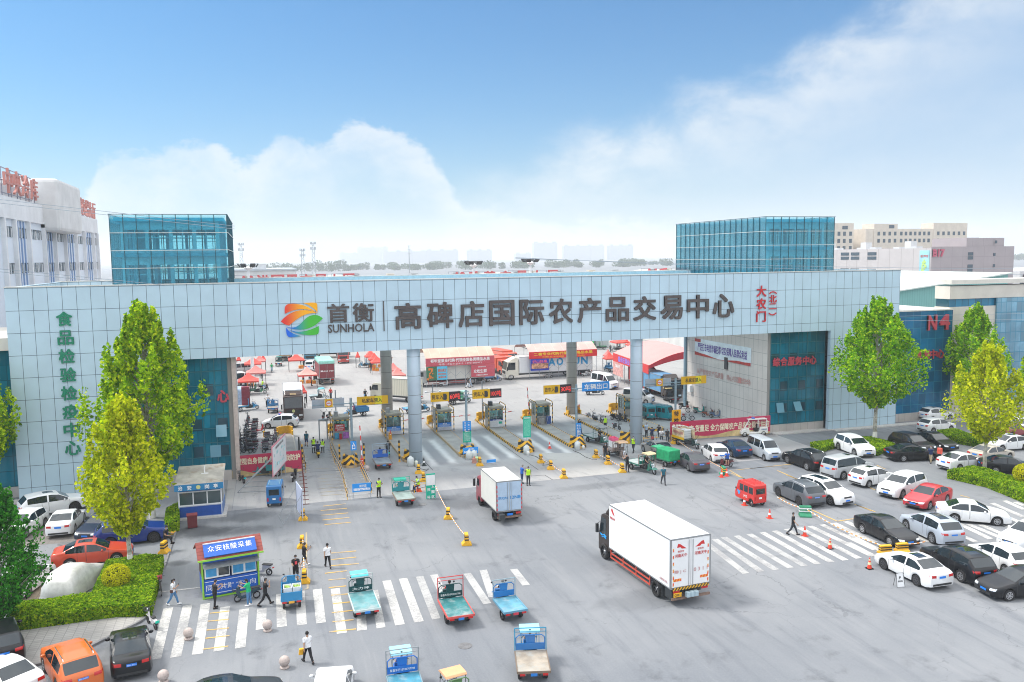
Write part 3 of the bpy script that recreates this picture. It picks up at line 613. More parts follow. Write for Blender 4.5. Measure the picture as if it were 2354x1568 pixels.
for i,ch in enumerate('检测中心'):ctext(n4,ch,(77.7+1.15*i,81.9,8.2),1.05,1.05,pinkl,.03,.05)
cb=thing('office_block','cream rendered block with a ribbon window and tall blue glass bay at the right edge','building',(0,0,0))
mb=MB(); mb.box(XN+.02,130,82.6,85,0,13.9); mb.box(XN+.02,130,82.6,85,14.9,16.5); mb.build('wall',cream,cb)
mb=MB(); mb.box(XN-.1,130,82.3,85.2,16.75,17.3); mb.build('cornice',bmat('cream_cornice',(.66,.63,.57)),cb)
mb=MB(); mb.box(XN+.06,130,82.8,84.8,13.9,14.9); mb.build('ribbon_window',mat_grid('ribbon_glass',(.01,.2,.36),(.01,.07,.1),1.05,20,lw=.07,rough=.07,spec=.5,cell=.8),cb)
mb=MB(); mb.box(90.3,130,82.35,82.59,1,14.88); mb.build('curtain_wall',mat_grid('blue_grey_curtain_glass',(.16,.36,.5),(.02,.2,.32),.85,1.3,lw=.06,rough=.07,var=.25,spec=.9,cell=.9),cb)
mb=MB(); mb.box(90.3,130,82.3,82.59,0,1); mb.build('plinth',plinthm,cb)
gh=thing('market_shed','green gabled shed roof behind the blue glass office block','shed',(0,0,0))
mb=MB(); mb.prism([(88,0),(126,0),(126,16.8),(88,12.8)],'y',113,150); mb.build('wall',mat_grid('green_cladding',(.18,.42,.4),(.13,.33,.32),.5,90,lw=.08,rough=.6),gh)
mb=MB(); mb.prism([(87.4,12.78),(126.4,16.88),(126.4,17.08),(87.4,12.98)],'y',112.4,150.4); mb.build('roof',bmat('pale_green_roof',(.6,.66,.62)),gh)
ws=thing('market_shed','white metal shed roof between the gate end and the green gable','shed',(0,0,0))
mb=MB(); mb.box(92,150,152,200,0,10); mb.build('wall',bmat('white_shed',(.62,.62,.6)),ws)
mb=MB(); mb.prism([(151,10.01),(201,10.01),(176,12.)],'x',91.5,150.5); mb.build('roof',mat_grid('ribbed_white_roof',(.66,.66,.64),(.5,.5,.5),.6,99,lw=.1),ws)
def windows(parent,cells,y,m,axis='y',frame=True):
 for x0,x1,z0,z1 in cells:
  mb=MB()
  if axis=='y':mb.box(x0,x1,y-.12,y,z0,z1)
  else:mb.box(y-.12,y,x0,x1,z0,z1)
  w=mb.build('window',m,parent)
  if frame:
   mb=MB()
   if axis=='y':mb.box(x0-.15,x1+.15,y-.3,y-.01,z0-.2,z0-.02)
   else:mb.box(y-.3,y-.01,x0-.15,x1+.15,z0-.2,z0-.02)
   mb.build('sill',cream,w)
bl=thing('warehouse_block','large greyish mauve warehouse lettered B17 with a grape poster on its pale side','building',(0,0,0))
XB,YB=193.3,200.
mauve=mat_grid('mauve_panel',(.36,.31,.32),(.28,.24,.25),4.1,3.2,lw=.12,rough=.7); paleb=mat_grid('pale_panel',(.52,.48,.47),(.42,.38,.37),5.,50.,ox=2,lw=.3,rough=.7,axes=('y','z'))
mb=MB(); mb.box(XB,225.,YB,YB+.3,0,22.3); mb.box(224.9,225.2,YB+.3,300,0,22.3); mb.build('front_wall',mauve,bl)
mb=MB(); mb.box(XB-.02,XB+.3,YB+.3,300,0,22.0); mb.build('side_wall',paleb,bl)
mb=MB(); mb.box(XB+.3,224.9,YB+.3,300,20.5,21.); mb.build('roof',bmat('grey_roof',(.45,.43,.42)),bl)
mb=MB(); mb.box(206.8,211.4,YB+.5,YB+14,21,25.); mb.box(211.4,221.4,YB+.5,YB+14,21,24.9); mb.build('stair_head',mauve,bl)
cw_=[]
for z0 in(19.6,18.4,15.9,14.7,11.9):cw_.append((207.,208.9,z0,z0+1.0))
for x,z0 in((217.2,23.2),(216.8,19.4),(216.8,16.)):cw_.append((x,x+.8,z0,z0+.9))
windows(bl,cw_,YB,wdark,frame=False)
windows(bl,[(YB+z,YB+z+4,h,h+1.)for z in(23,31,36)for h in(20.0,18.6,14.6)],XB-.03,wdark,'x',False)
ctext(bl,'B17',(195.7,YB-.15,20.5),4.1,2.,mat('b17_red',(.5,.08,.14),.6),.04,.05)
for k in range(14):
 y=YB+10+k*6.2+random.uniform(-2,2); s=1.6+1.7*(k%3==1)
 mb=MB(); mb.box(-1.2,1.2,-1.3,1.3,0,s); o=mb.build('cooling_unit',bmat('cooling_white',(.62,.63,.65)),bl,loc=(XB+3+(k%3)*3,y,21))
po=thing('grape_poster','tall pale blue poster of green grapes on the corner of the mauve warehouse','poster',(XB-.05,YB+2.6,11.))
mb=MB(); mb.box(-.12,0,-1.9,1.9,0,10.3); mb.build('poster_sheet',mat('poster_blue',(.35,.68,.76),.6,var=.2,scale=.3),po)
mb=MB(); random.seed(3)
for k in range(34):
 t=random.random(); w=.95*(1-abs(t-.45)*.9); mb.ball((-.16,random.uniform(-w,w),2.2+5.2*t),(.1,.34,.36),8,5)
mb.build('poster_print',mat('grape_green',(.5,.68,.2),.5),po)
text(po,'福石▼晴堂',(-.16,0,8.6),(0,-1,0),(0,0,1),3.0,.8,mat('poster_red',(.55,.15,.15),.6),.02)
bb=thing('apartment_block','pale beige flat roofed block with rows of small windows behind the mauve warehouse','building',(0,0,0))
beige=bmat('beige_render',(.6,.53,.45)); YQ=330.
mb=MB(); mb.box(279.4,340.,YQ,YQ+16,0,32.2); mb.build('wall',beige,bb)
for a_,b_,c_ in((284,297.7,34.6),(319.3,340.2,35.)):mb=MB(); mb.box(a_,b_,YQ-.3,YQ+8,0,c_); mb.build('stair_tower',beige,bb)
windows(bb,[(x,x+1.4,z,z+1.8)for z in(29.,25.6)for x in[299.5+2.75*i for i in range(7)]],YQ,wdark,frame=False)
windows(bb,[(x,x+1.4,z,z+1.8)for z in(29.,25.6)for x in[286.+3.2*i for i in range(4)]+[321.5+3.2*i for i in range(6)]],YQ-.3,wdark,frame=False)
windows(bb,[(292.6,295.6,32.4,34.)],YQ-.3,wdark,frame=False)
b2=thing('apartment_block','pale beige stair block just right of the right hand glass tower','building',(0,0,0))
mb=MB(); mb.box(255.,272.5,YQ,YQ+16,0,34.9); mb.build('wall',beige,b2)
windows(b2,[(x,x+1.5,z,z+1.9)for z in(29.,25.6,22.2)for x in(259.5,263.4,266.5,270)]+[(266,269,32,33.6)],YQ,wdark,frame=False)
rl=thing('market_hall','long low hall in the haze at the right edge with one red roof letter','hall',(0,0,0))
mb=MB(); mb.box(262,330,230,280,0,13.6); mb.build('wall',bmat('hall_white',(.6,.6,.6)),rl)
mb=MB(); mb.box(262,330,229.7,229.95,8.5,9.6); mb.build('ribbon_window',wdark,rl); ctext(rl,'厅',(264.5,229.6,11.),3.,3.,roofred,.03,.05)
halld=bmat('hall_beige',(.6,.54,.44)); hallroof=mat_grid('ribbed_hall_roof',(.55,.53,.47),(.45,.44,.4),1.5,99,lw=.15)
redhall=mat('hall_letters',(.55,.09,.1),.6)
for nm,x0,x1,lx0,lx1,chars,lab in(('A3',-14,42,-3.2,22.4,'A3 进口果交易大厅','beige market hall with red roof letters A3 above the emblem'),('A2',43.5,97,47,74.,'A2 香蕉交易大厅','beige market hall with red roof letters A2 beyond the middle of the beam'),('A1',98.5,160,99.4,131,'A1 香蕉交易大厅','beige market hall with red roof letters A1 beside the right glass tower')):
 h=thing('market_hall',lab,'hall',(0,0,0))
 mb=MB(); mb.box(x0,x1,203,290,0,13.5); mb.build('wall',halld,h)
 xm=x0+(x1-x0)*.72
 mb=MB(); mb.prism([(x0-.5,13.51),(xm-13,13.51),(xm,15.7),(x1+.5,13.51)],'y',202,291); mb.build('roof',hallroof,h)
 mb=MB(); mb.prism([(xm-9,14.22),(xm+8,14.3),(xm,15.5)],'y',201.6,201.9); mb.build('gable_glass',mat('gable_blue',(.08,.25,.33),.3),h)
 cs_=list(chars); s0=cs_[0]+cs_[1]; rest=cs_[3:]
 ctext(h,s0,(lx0+1.4,200,16.0),3.0,2.4,redhall,.04,.05)
 for i,ch in enumerate(rest):
  x=lx0+5.1+(lx1-lx0-6.2)*i/(len(rest)-1); ctext(h,ch,(x,200,16.1),2.7,2.5,redhall,.035,.05)
 mb=MB()
 for i in range(8):
  x=lx0+(lx1-lx0)*i/7
  for dx in(-1.3,1.3):mb.cyl((x+dx,200.3,13.5),(x+dx,200.3,17.4),.06,n=4); mb.cyl((x+dx,202.5,13.5),(x+dx,200.3,16.5),.05,n=4)
  mb.cyl((x-1.3,200.3,17.4),(x+1.3,200.3,17.4),.06,n=4)
 mb.build('sign_gantry',gant,h)
 for i in range(7):
  x=x0+6+(x1-x0-10)*i/6+random.uniform(-2,2); mb=MB(); mb.box(-1.8,1.8,-1.5,1.5,0,1.5+random.random()); mb.box(-.9,.9,-1.,1.,2.6,2.9); mb.cyl((0,0,1.5),(0,0,2.7),.5,n=8)
  mb.build('roof_unit',bmat('unit_beige',(.58,.53,.45))if i%2 else bmat('unit_grey',(.4,.42,.44)),h,loc=(x,206+random.uniform(0,8),14.2))
wh=thing('warehouse_block','low white warehouse with rooftop tanks just right of the left glass tower','building',(0,0,0))
mb=MB(); mb.box(-9,14,300,340,0,17.2); mb.build('wall',bmat('pale_wall',(.6,.62,.64)),wh)
mb=MB(); mb.box(-9.2,14.2,299.6,340.3,17.2,17.8); mb.build('coping',bmat('coping_grey',(.45,.5,.55)),wh)
mb=MB(); mb.box(-1.5,4,301,306,17.8,19.6); mb.build('roof_tank',bmat('tank_white',(.6,.62,.64)),wh)
def flood(lab,x,y,z):
 t=thing('floodlight_mast',lab,'floodlight',(x,y,0)); mb=MB(); mb.cyl((0,0,0),(0,0,z),.32,.2,10); mb.build('pole',white,t)
 mb=MB()
 for k in range(6):a=k*pi/3; M=Matrix.Rotation(a,3,'Z')@Matrix.Rotation(radians(35),3,'Y'); c=Vector((cos(a)*1.5,sin(a)*1.5,z+.35)); mb.box(c.x-.1,c.x+.1,c.y-.45,c.y+.45,c.z-.35,c.z+.35,M=M); mb.cyl((0,0,z-.3),c,.05,n=5)
 mb.build('lamp_head',darkmetal,t); mb=MB(); mb.lathe([(.0,z-.5),(.3,z-.5),(.8,z-.1),(.5,z+.1),(0,z+.3)],n=10); mb.build('crown',white,t)
flood('white floodlight mast left of the middle beyond the beam',39.05,150,19.5)
flood('white floodlight mast right of the middle beyond the beam',50.24,150,19.8)
flood('white floodlight mast beside the left glass tower',-1.0,150,19.6)
for x,z,lab in((-6.76,30.6,'faint telecom mast nearest the left glass tower'),(27.27,27,'shorter faint telecom mast of the pair beyond the beam'),(33.45,30.9,'taller faint telecom mast of the pair beyond the beam')):
 t=thing('telecom_mast',lab,'mast',(x,500,0)); mb=MB()
 for sx,sy in((-1,-1),(1,-1),(1,1),(-1,1)):mb.cyl((sx*1.6,sy*1.6,0),(sx*.45,sy*.45,z),.12,n=4)
 for k in range(12):
  a=1.6-1.15*k/12; b=1.6-1.15*(k+1)/12; za=z*k/12; zb=z*(k+1)/12; mb.cyl((-a,-a,za),(b,-b,zb),.08,n=3); mb.cyl((a,-a,za),(-b,-b,zb),.08,n=3)
 mb.build('lattice',greymetal,t); mb=MB()
 for zz in(z-.9,z-4.):mb.lathe([(.5,zz),(1.3,zz),(1.3,zz+.15),(.5,zz+.15)],n=10); [mb.box(1.4*cos(a)-.2,1.4*cos(a)+.2,1.4*sin(a)-.2,1.4*sin(a)+.2,zz-.3,zz+1.2)for a in[k*pi/3 for k in range(6)]]
 mb.build('antenna',greymetal,t)
for x,y,z,lab in((148.,260.,27.,'thin pole with cross arms left of the right glass tower'),(72.,400.,27.,'slim pole among the hazy apartment towers')):
 t=thing('utility_pole',lab,'pole',(x,y,0)); mb=MB(); mb.cyl((0,0,0),(0,0,z),.3,.16,6); mb.build('pole',greymetal,t); mb=MB(); [mb.box(-.9,.9,-.06,.06,zz,zz+.12)for zz in(z-.2,z-2,z-4)]; mb.build('cross_arm',greymetal,t)
apm=mat_grid('tower_block_wall',(.55,.55,.57),(.25,.28,.32),3.4,3.,lw=1.2,rough=.7)
YA=3900.
for i,(x0,x1,z,lab)in enumerate(((127,154,30,'palest apartment block, first of the hazy row'),(154,201,38.5,'wide very faint apartment block behind the tree line'),(193,262,32,'broad stepped apartment block left of the floodlights'),(262,314,33,'apartment block with a slanting top left of the first floodlight'),(330,370,32.5,'apartment block right behind the left floodlight'),(410,437,26.5,'lowest apartment block left of the right floodlight'),(441.6,483.7,43.8,'tallest apartment tower in the hazy row'),(494.6,568,38.5,'widest apartment tower right of the tallest one'),(577,622,38.3,'last apartment tower of the row before the right glass tower'))):
 t=thing('apartment_tower',lab,'apartment tower',(0,0,0),group='hazy apartment towers on the horizon')
 Y=YA+(700 if i<2 else 0); k=Y/1300.; x0,x1=x0*k,x1*k; z=CAMH+(z-CAMH)*k
 mb=MB(); n=max(1,int((x1-x0)/60))
 for j in range(n):mb.box(x0+(x1-x0)*j/n+.5,x0+(x1-x0)*(j+1)/n-.5,Y+(j%2)*4,Y+30,0,z)
 mb.build('wall',apm,t)
 for j in range(n+1):xx=x0+8+(x1-x0-30)*j/max(1,n); mb=MB(); mb.box(xx,xx+14,Y+3,Y+20,z,z+6); mb.build('lift_house',apm,t)
def leafmat(name,a,b,c,sc=.9):
 m=mat(name,a,.75); N=NT(m.node_tree); bs=m.node_tree.nodes['Principled BSDF']; tc=N.new('ShaderNodeTexCoord')
 n=N.noise(tc.outputs['Object'],sc,3,.5); n2=N.noise(tc.outputs['Object'],sc*5.,2,.5); ge=N.new('ShaderNodeNewGeometry').outputs['Random Per Island']
 col=N.mix(N.step(n,.35,.65),c4(a),c4(b)); col=N.mix(N.math('MULTIPLY',N.step(n2,.45,.62),N.step(ge,.3,.8)),col,c4(c)); col=N.mix(N.step(ge,.35,.0),col,c4(tuple(k*.5 for k in a))); N.put(bs.inputs['Base Color'],col)
 bs.inputs['Specular IOR Level'].default_value=.08
 tl=N.new('ShaderNodeBsdfTranslucent'); N.put(tl.inputs[0],N.mix(1.,col,(1.1,1.3,.5,1),'MULTIPLY')); mx=N.new('ShaderNodeMixShader'); mx.inputs[0].default_value=.42
 N.put(mx.inputs[1],bs.outputs[0]); N.put(mx.inputs[2],tl.outputs[0]); N.put(m.node_tree.nodes['Material Output'].inputs[0],mx.outputs[0]); return m
def leaves(mb,c,r,n,s,up=.3):
 for _ in range(n):
  while True:
   p=Vector((random.uniform(-1,1),random.uniform(-1,1),random.uniform(-1,1)))
   if .12<p.length<1:break
  p=Vector((c[0]+p.x*r[0],c[1]+p.y*r[1],c[2]+p.z*r[2])); d=Vector((random.gauss(0,1),random.gauss(0,1),random.gauss(0,.7)+up)).normalized()
  a=d.orthogonal().normalized(); a.rotate(Matrix.Rotation(random.uniform(0,6.28),3,d)); b=d.cross(a); k=s*random.uniform(.6,1.3)
  mb.v+=[tuple(p-a*k*.5),tuple(p+b*k*.38+d*k*.12),tuple(p+a*k*.55),tuple(p-b*k*.38+d*k*.12)]; o=len(mb.v)-4; mb.f.append((o,o+1,o+2,o+3)); mb.m.append(0)
random.seed(11); mb=MB(); x=-200.
while x<1800:
 z=random.uniform(8,15)+(4 if 70<x<150 else 0); r=random.uniform(6,14); y=1500+random.uniform(-80,160)
 for zz in(z*.35,z*.72):leaves(mb,(x,y,zz),(r,r,z*.38),90,3.2)
 x+=random.uniform(5,14.)
structure(mb.build('distant_wood',leafmat('far_foliage',(.07,.11,.06),(.05,.085,.05),(.1,.15,.07),.1)),'stuff')
def cable(lab,a,b,Ya,Yb,r=.022,sag=.0):
 A=py_(*a,Ya); B=py_(*b,Yb); d=B-A; A=A-d*.25; B=B+d*.08 if sag else B+d*.02
 mb=MB(); n=24; mb.tube([A.lerp(B,t/n)-Vector((0,0,sag*4*(t/n)*(1-t/n)))for t in range(n+1)],r,5); o=mb.build('power_cable',mat('cable_grey',(.3,.36,.42),.5)); tag(o,lab,'cable','overhead cables')
o1=lambda x,y:(x/4.002,367.6+y/4.002)
cable('upper cable crossing the top of the left glass tower',o1(0,365),o1(2118,605),79,79)
cable('second cable crossing the top of the left glass tower',o1(0,398),o1(2118,632),78.5,78.5)
cable('upper cable of the lower left pair ending at the beam top',o1(0,1003),o1(1500,1150),79.5,80.2)
cable('lower cable of the lower left pair ending at the beam top',o1(0,1030),o1(1340,1155),79.3,80.2)
o7=lambda x,y:((2500+x/2.6156)/1.74075,(840+y/2.6156)/1.74075); o4=lambda x,y:((3072+x/2.299)/1.74075,(850+y/2.299)/1.74075)
cable('upper thin cable passing in front of the right glass tower',o7(110,532),o4(2354,515),79,79,sag=.25)
cable('lower thin cable passing in front of the right glass tower',o7(110,540),o4(2354,568),78.6,78.6,sag=.25)
cable('upper cable strung across the blue office block right of the gate',o4(1215,955),o4(2354,930),81.2,81.2)
cable('lower cable strung across the blue office block right of the gate',o4(1215,998),o4(2354,985),81.0,81.0)
# ================================================================ vehicle builders (local +X is forward, Z up, origin on the ground at the centre)
from mathutils.bvhtree import BVHTree
def interp(pts,s):
 if s<=pts[0][0]:return pts[0][1]
 for(a,u),(b,v)in zip(pts,pts[1:]):
  if s<=b:return u+(v-u)*(s-a)/(b-a)
 return pts[-1][1]
KIND={'sedan':dict(L=4.65,W=1.80,wb=2.68,fo=.92,r=.325,top=[(0,.60),(.08,.68),(.25,.76),(.9,.90),(1.3,.97),(2.12,1.40),(2.5,1.455),(2.9,1.46),(3.3,1.415),(4.02,1.09),(4.5,1.05),(4.62,.98),(4.65,.92)],belt=[(0,.58),(.3,.72),(1.3,.90),(2.2,.93),(3.6,.98),(4.2,1.0),(4.65,.9)],g=(1.3,2.12,3.3,4.02),win=(1.5,3.82),pil=(2.62,2.72)),'hatch':dict(L=4.1,W=1.72,wb=2.54,fo=.82,r=.31,top=[(0,.62),(.08,.72),(.25,.82),(.7,.94),(.98,1.02),(1.8,1.45),(2.3,1.52),(2.9,1.52),(3.5,1.45),(3.95,1.06),(4.06,.95),(4.1,.85)],belt=[(0,.6),(.3,.76),(1.,.94),(2.2,.97),(3.6,1.03),(4.1,.84)],g=(.98,1.8,3.5,3.95),win=(1.12,3.55),pil=(2.3,2.4)),'suv':dict(L=4.65,W=1.86,wb=2.7,fo=.93,r=.365,top=[(0,.72),(.07,.84),(.25,.95),(.9,1.05),(1.2,1.11),(1.98,1.58),(2.5,1.67),(3.3,1.67),(4.05,1.59),(4.5,1.14),(4.61,1.0),(4.65,.9)],belt=[(0,.7),(.3,.88),(1.2,1.02),(2.4,1.06),(4.1,1.12),(4.65,.88)],g=(1.2,1.98,4.05,4.5),win=(1.38,4.1),pil=(2.66,2.78)),'mpv':dict(L=5.0,W=1.9,wb=3.1,fo=.95,r=.36,top=[(0,.7),(.08,.82),(.25,.95),(.7,1.06),(1.05,1.14),(2.0,1.78),(2.5,1.88),(4.2,1.88),(4.6,1.84),(4.92,1.2),(5.0,.9)],belt=[(0,.66),(.3,.85),(1.05,1.02),(2.,1.08),(4.7,1.12),(5.,.88)],g=(1.05,2.0,4.6,4.92),win=(1.3,4.7),pil=(2.4,2.48)),'minivan':dict(L=4.2,W=1.62,wb=2.7,fo=.7,r=.29,top=[(0,.72),(.06,.9),(.2,1.0),(.45,1.08),(.62,1.14),(1.25,1.77),(1.6,1.87),(3.7,1.88),(3.98,1.84),(4.14,1.2),(4.2,.9)],belt=[(0,.68),(.3,.9),(.62,1.02),(1.2,1.07),(4.,1.09),(4.2,.88)],g=(.62,1.25,3.98,4.14),win=(.75,3.95),pil=(1.5,1.6),pil2=(2.62,2.72)),'hivan':dict(L=4.85,W=1.8,wb=2.6,fo=1.1,r=.33,top=[(0,.75),(.06,.95),(.25,1.08),(.5,1.15),(.65,1.2),(1.35,1.95),(1.7,2.15),(2.2,2.22),(4.5,2.22),(4.7,2.14),(4.82,1.3),(4.85,.9)],belt=[(0,.7),(.3,.95),(.65,1.1),(1.3,1.16),(4.6,1.18),(4.85,.88)],g=(.65,1.35,4.7,4.82),win=(.78,4.5),pil=(1.7,1.8),pil2=(3.1,3.22)),}
CARMESH={}
def car_meshes(kind,sunroof):
 key=(kind,sunroof)
 if key in CARMESH:return CARMESH[key]
 K=KIND[kind]; L,Wd,r=K['L'],K['W'],K['r']; H=max(z for _,z in K['top'])
 ws=(K['fo'],K['fo']+K['wb']); ra=r+.06
 gaps=(K['pil'][0]+.04,K['win'][0]-.12,K['fo']+K['wb']-ra*.75); gaps=gaps[:2]+((K['fo']+K['wb']-ra-.05,)if kind!='minivan' else())
 st=sorted(set([x_+e_ for x_ in gaps for e_ in(-.011,.011)]+[0,.03,.08]+[L*i/44 for i in range(1,44)]+list(K['g'])+list(K['win'])+list(K['pil'])+list(K.get('pil2',()))+[w+d*ra for w in ws for d in(-1,-.92,.92,1)]+[L-.08,L-.03,L]))
 st=[s for i,s in enumerate(st)if i==0 or s-st[i-1]>.012]
 rows=[]
 for s in st:
  w=Wd/2*(1-.17*max(0,(.6-s)/.6)**2.2-.13*max(0,(s-(L-.5))/.5)**2.2)
  zt=interp(K['top'],s); zb=min(interp(K['belt'],s),zt-.015)
  zl=.2+.05*max(0,(.3-s)/.3)+.09*max(0,(s-L+.35)/.35)
  for wc in ws:
   if abs(s-wc)<ra:zl=max(zl,r+sqrt(max(0,ra*ra-(s-wc)**2)))
  zl=min(zl,zb-.05); t=min(1,max(0,(zt-zb)/(H-1.0)))
  y4=w*(.975-.17*t-.03)
  row=[(w*.95,zl),(w*.995,zl+(zb-zl)*.22),(w*1.,zl+(zb-zl)*.6),(w*.985,zl+(zb-zl)*.82),(w*.955,zb),(y4,zb+(zt-zb)*.84),(y4*.88,zb+(zt-zb)*.965),(y4*.45,zt-.004),(0.,zt)]
  rows.append(row)
 ga,gb,gc,gd=K['g']; w0,w1=K['win']; pil=[K['pil']]+([K['pil2']]if 'pil2' in K else[])
 sets={k:MB()for k in('body','windscreen','rear_window','win_l','win_r','sunroof','gap')}
 n=9
 for i in range(len(st)-1):
  sm=(st[i]+st[i+1])/2
  for j in range(n-1):
   k='body'; zt,zb=rows[i][8][1],rows[i][4][1]; zt2,zb2=rows[i+1][8][1],rows[i+1][4][1]
   if j==4 and w0<sm<w1 and min(zt-zb,zt2-zb2)>.1 and not any(a<sm<b for a,b in pil):k='win'
   elif j in(1,2,3)and any(abs(sm-x_)<.012 for x_ in gaps):k='gap'
   elif j>=6 and ga+.04<sm<gb-.05:k='windscreen'
   elif j>=6 and gc+.04<sm<gd-.03:k='rear_window'
   elif sunroof and j>=7 and gb+.25<sm<gb+(1.0 if sunroof<2 else 1.7):k='sunroof'
   for sg in(1,-1):
    q4=[(L/2-st[a],sg*rows[a][b][0],rows[a][b][1])for a,b in((i,j),(i+1,j),(i+1,j+1),(i,j+1))]
    if sg<0:q4.reverse()
    sets[k if k!='win' else('win_l' if sg>0 else 'win_r')].add(q4,[(0,1,2,3)])
 for i in(0,len(st)-1):
  lo=[(L/2-st[i],y,z)for y,z in rows[i]]+[(L/2-st[i],-y,z)for y,z in rows[i][::-1][1:]]
  sets['body'].add(lo,[tuple(range(len(lo)))])
 out={}
 for k,m in sets.items():
  if m.f:out[k]=m.mesh(k,[None],smooth=True)
 body=out['body']; bm=bmesh.new(); bm.from_mesh(body); bvh=BVHTree.FromBMesh(bm); bm.free()
 def decal(end,y0,y1,z0,z1,ny=5,nz=3,off=.012,slant=0.):
  d=Vector((-end,0,0)); m=MB(); gr=[]
  for b in range(nz+1):
   for a in range(ny+1):
    z=z0+(z1-z0)*b/nz+slant*(a/ny); y=y0+(y1-y0)*a/ny
    h=bvh.ray_cast(Vector((end*(L/2+1),y,z)),d)
    x=h[0].x if h[0]else end*(L/2-.25); gr.append((x+end*off,y,z))
  m.add(gr,[(b*(ny+1)+a,b*(ny+1)+a+1,(b+1)*(ny+1)+a+1,(b+1)*(ny+1)+a)for b in range(nz)for a in range(ny)]); return m
 hw=Wd/2; hz=interp(K['top'],.1)-.03; tz=interp(K['belt'],L-.25)-.02
 for sg,nm in((1,'l'),(-1,'r')):
  out['hl_'+nm]=decal(1,sg*hw*.5,sg*hw*.88,hz-.12,hz,slant=.05).mesh('headlight',[None],True)
  out['tl_'+nm]=decal(-1,sg*hw*.48,sg*hw*.9,tz-.15,tz-.0,slant=.03).mesh('taillight',[None],True)
 out['grille']=decal(1,-hw*.42,hw*.42,hz-.15,hz-.04,6,2).mesh('grille',[None],True)
 out['intake']=decal(1,-hw*.6,hw*.6,.26,.40,6,2).mesh('bumper_intake',[None],True)
 out['rbump']=decal(-1,-hw*.72,hw*.72,.32,.44,6,2).mesh('rear_bumper',[None],True)
 mfp=decal(1,-.22,.22,.43,.55,2,1,.02); out['plate_f']=mfp.mesh('number_plate',[None])
 mrp=decal(-1,-.22,.22,tz-.2 if kind=='sedan' else tz-.17,tz-.07,2,1,.02); out['plate_r']=mrp.mesh('number_plate',[None])
 under=MB(); under.box(-L/2+.25,L/2-.25,-hw*.82,hw*.82,.17,.55); out['under']=under.mesh('underbody',[None])
 mi=MB(); xs=L/2-(K['g'][0]+.42)
 for sg in(1,-1):m1=MB(); m1.ball((xs,sg*(hw+.07),interp(K['belt'],2.)+.05),(.07,.12,.085),8,6); out['mir_%d'%sg]=m1.mesh('wing_mirror',[None],True)
 ty=MB(); ty.cyl((0,-.1,0),(0,.1,0),r,n=22); out['tyre']=ty.mesh('wheel',[None],False)
 for p in out['tyre'].polygons:p.use_smooth=len(p.vertices)==4
 rm=MB(); rr=r*.66
 rm.add([(rr*cos(2*pi*k/20)*f,.103,rr*sin(2*pi*k/20)*f)for f in(1,.82)for k in range(20)],[(k,(k+1)%20,20+(k+1)%20,20+k)for k in range(20)])
 for k in range(7):rm.box(-.03,rr*.9,.095,.108,-.025,.025); o=len(rm.v)-8; R=Matrix.Rotation(2*pi*k/7,3,'Y'); rm.v[o:]=[tuple(R@Vector(v))for v in rm.v[o:]]
 rm.cyl((0,.09,0),(0,.112,0),rr*.22,n=8); out['rim']=rm.mesh('rim',[None])
 CARMESH[key]=out; return out
def put(name,me,m,parent,loc=None,rz=0.):
 o=link(name,me,parent,loc=loc,rz=rz)
 if not me.materials:me.materials.append(m)
 o.material_slots[0].link='OBJECT'; o.material_slots[0].material=m; return o
rimm=mat('alloy_rim',(.5,.51,.53),.3,.8); rimd=mat('dark_alloy_rim',(.06,.06,.065),.35,.5); underm=mat('underbody_black',(.012,.012,.013),.9); plast=mat('black_plastic',(.025,.026,.028),.55)
def car(kind,label,col,center,head,sunroof=0,group='cars parked and driving around the gate',rim=None,rack=False,cat='car',name=None,plate=None,bumper=None,plate_txt=None):
 K=KIND[kind]; M=car_meshes(kind,sunroof); p=paint(col)
 nm=name or{'sedan':'sedan_car','hatch':'hatchback_car','suv':'suv_car','mpv':'people_carrier','minivan':'minivan','hivan':'high_roof_van'}[kind]
 t=thing(nm,label,cat,(center[0],center[1],center[2]if len(center)>2 else 0.),head,group)
 put('body',M['body'],p,t); put('windscreen',M['windscreen'],carglass,t); put('rear_window',M['rear_window'],carglass,t)
 put('door_gap',M['gap'],plast,t)
 put('side_window',M['win_l'],carglass,t); put('side_window',M['win_r'],carglass,t)
 if 'sunroof' in M:put('sunroof',M['sunroof'],carglass,t)
 for a in 'lr':put('headlight',M['hl_'+a],lampclear,t); put('taillight',M['tl_'+a],lampred,t)
 put('grille',M['grille'],plast,t); put('bumper',M['intake'],plast,t); put('bumper',M['rbump'],bumper or plast,t)
 put('number_plate',M['plate_f'],plate or platblue,t); pr_=put('number_plate',M['plate_r'],plate or platblue,t); put('underbody',M['under'],underm,t)
 if plate_txt:
  vs=M['plate_r'].vertices; c=sum((v.co for v in vs),Vector())/len(vs); text(t,plate_txt,c+Vector((-.012,0,0)),(0,-1,0),(0,0,1),.38,.07,whitetxt,.0)
 for s in(1,-1):put('wing_mirror',M['mir_%d'%s],p,t)
 L=K['L']
 for s in(K['fo'],K['fo']+K['wb']):
  for sg in(1,-1):
   w=put('wheel',M['tyre'],rubber,t,(L/2-s,sg*(K['W']/2-.115),K['r']),0 if sg>0 else pi); put('rim',M['rim'],rim or rimm,w)
 if rack:
  for sg in(1,-1):
   mb=MB(); z=max(z for _,z in K['top']); mb.tube([(L/2-K['g'][1]-.25,sg*.62,z-.09),(L/2-K['g'][1]-.4,sg*.62,z-.01),(L/2-K['g'][2]+.2,sg*.62,z-.03),(L/2-K['g'][2]+.05,sg*.62,z-.12)],.022,5); mb.build('roof_rail',chrome,t)
 return t
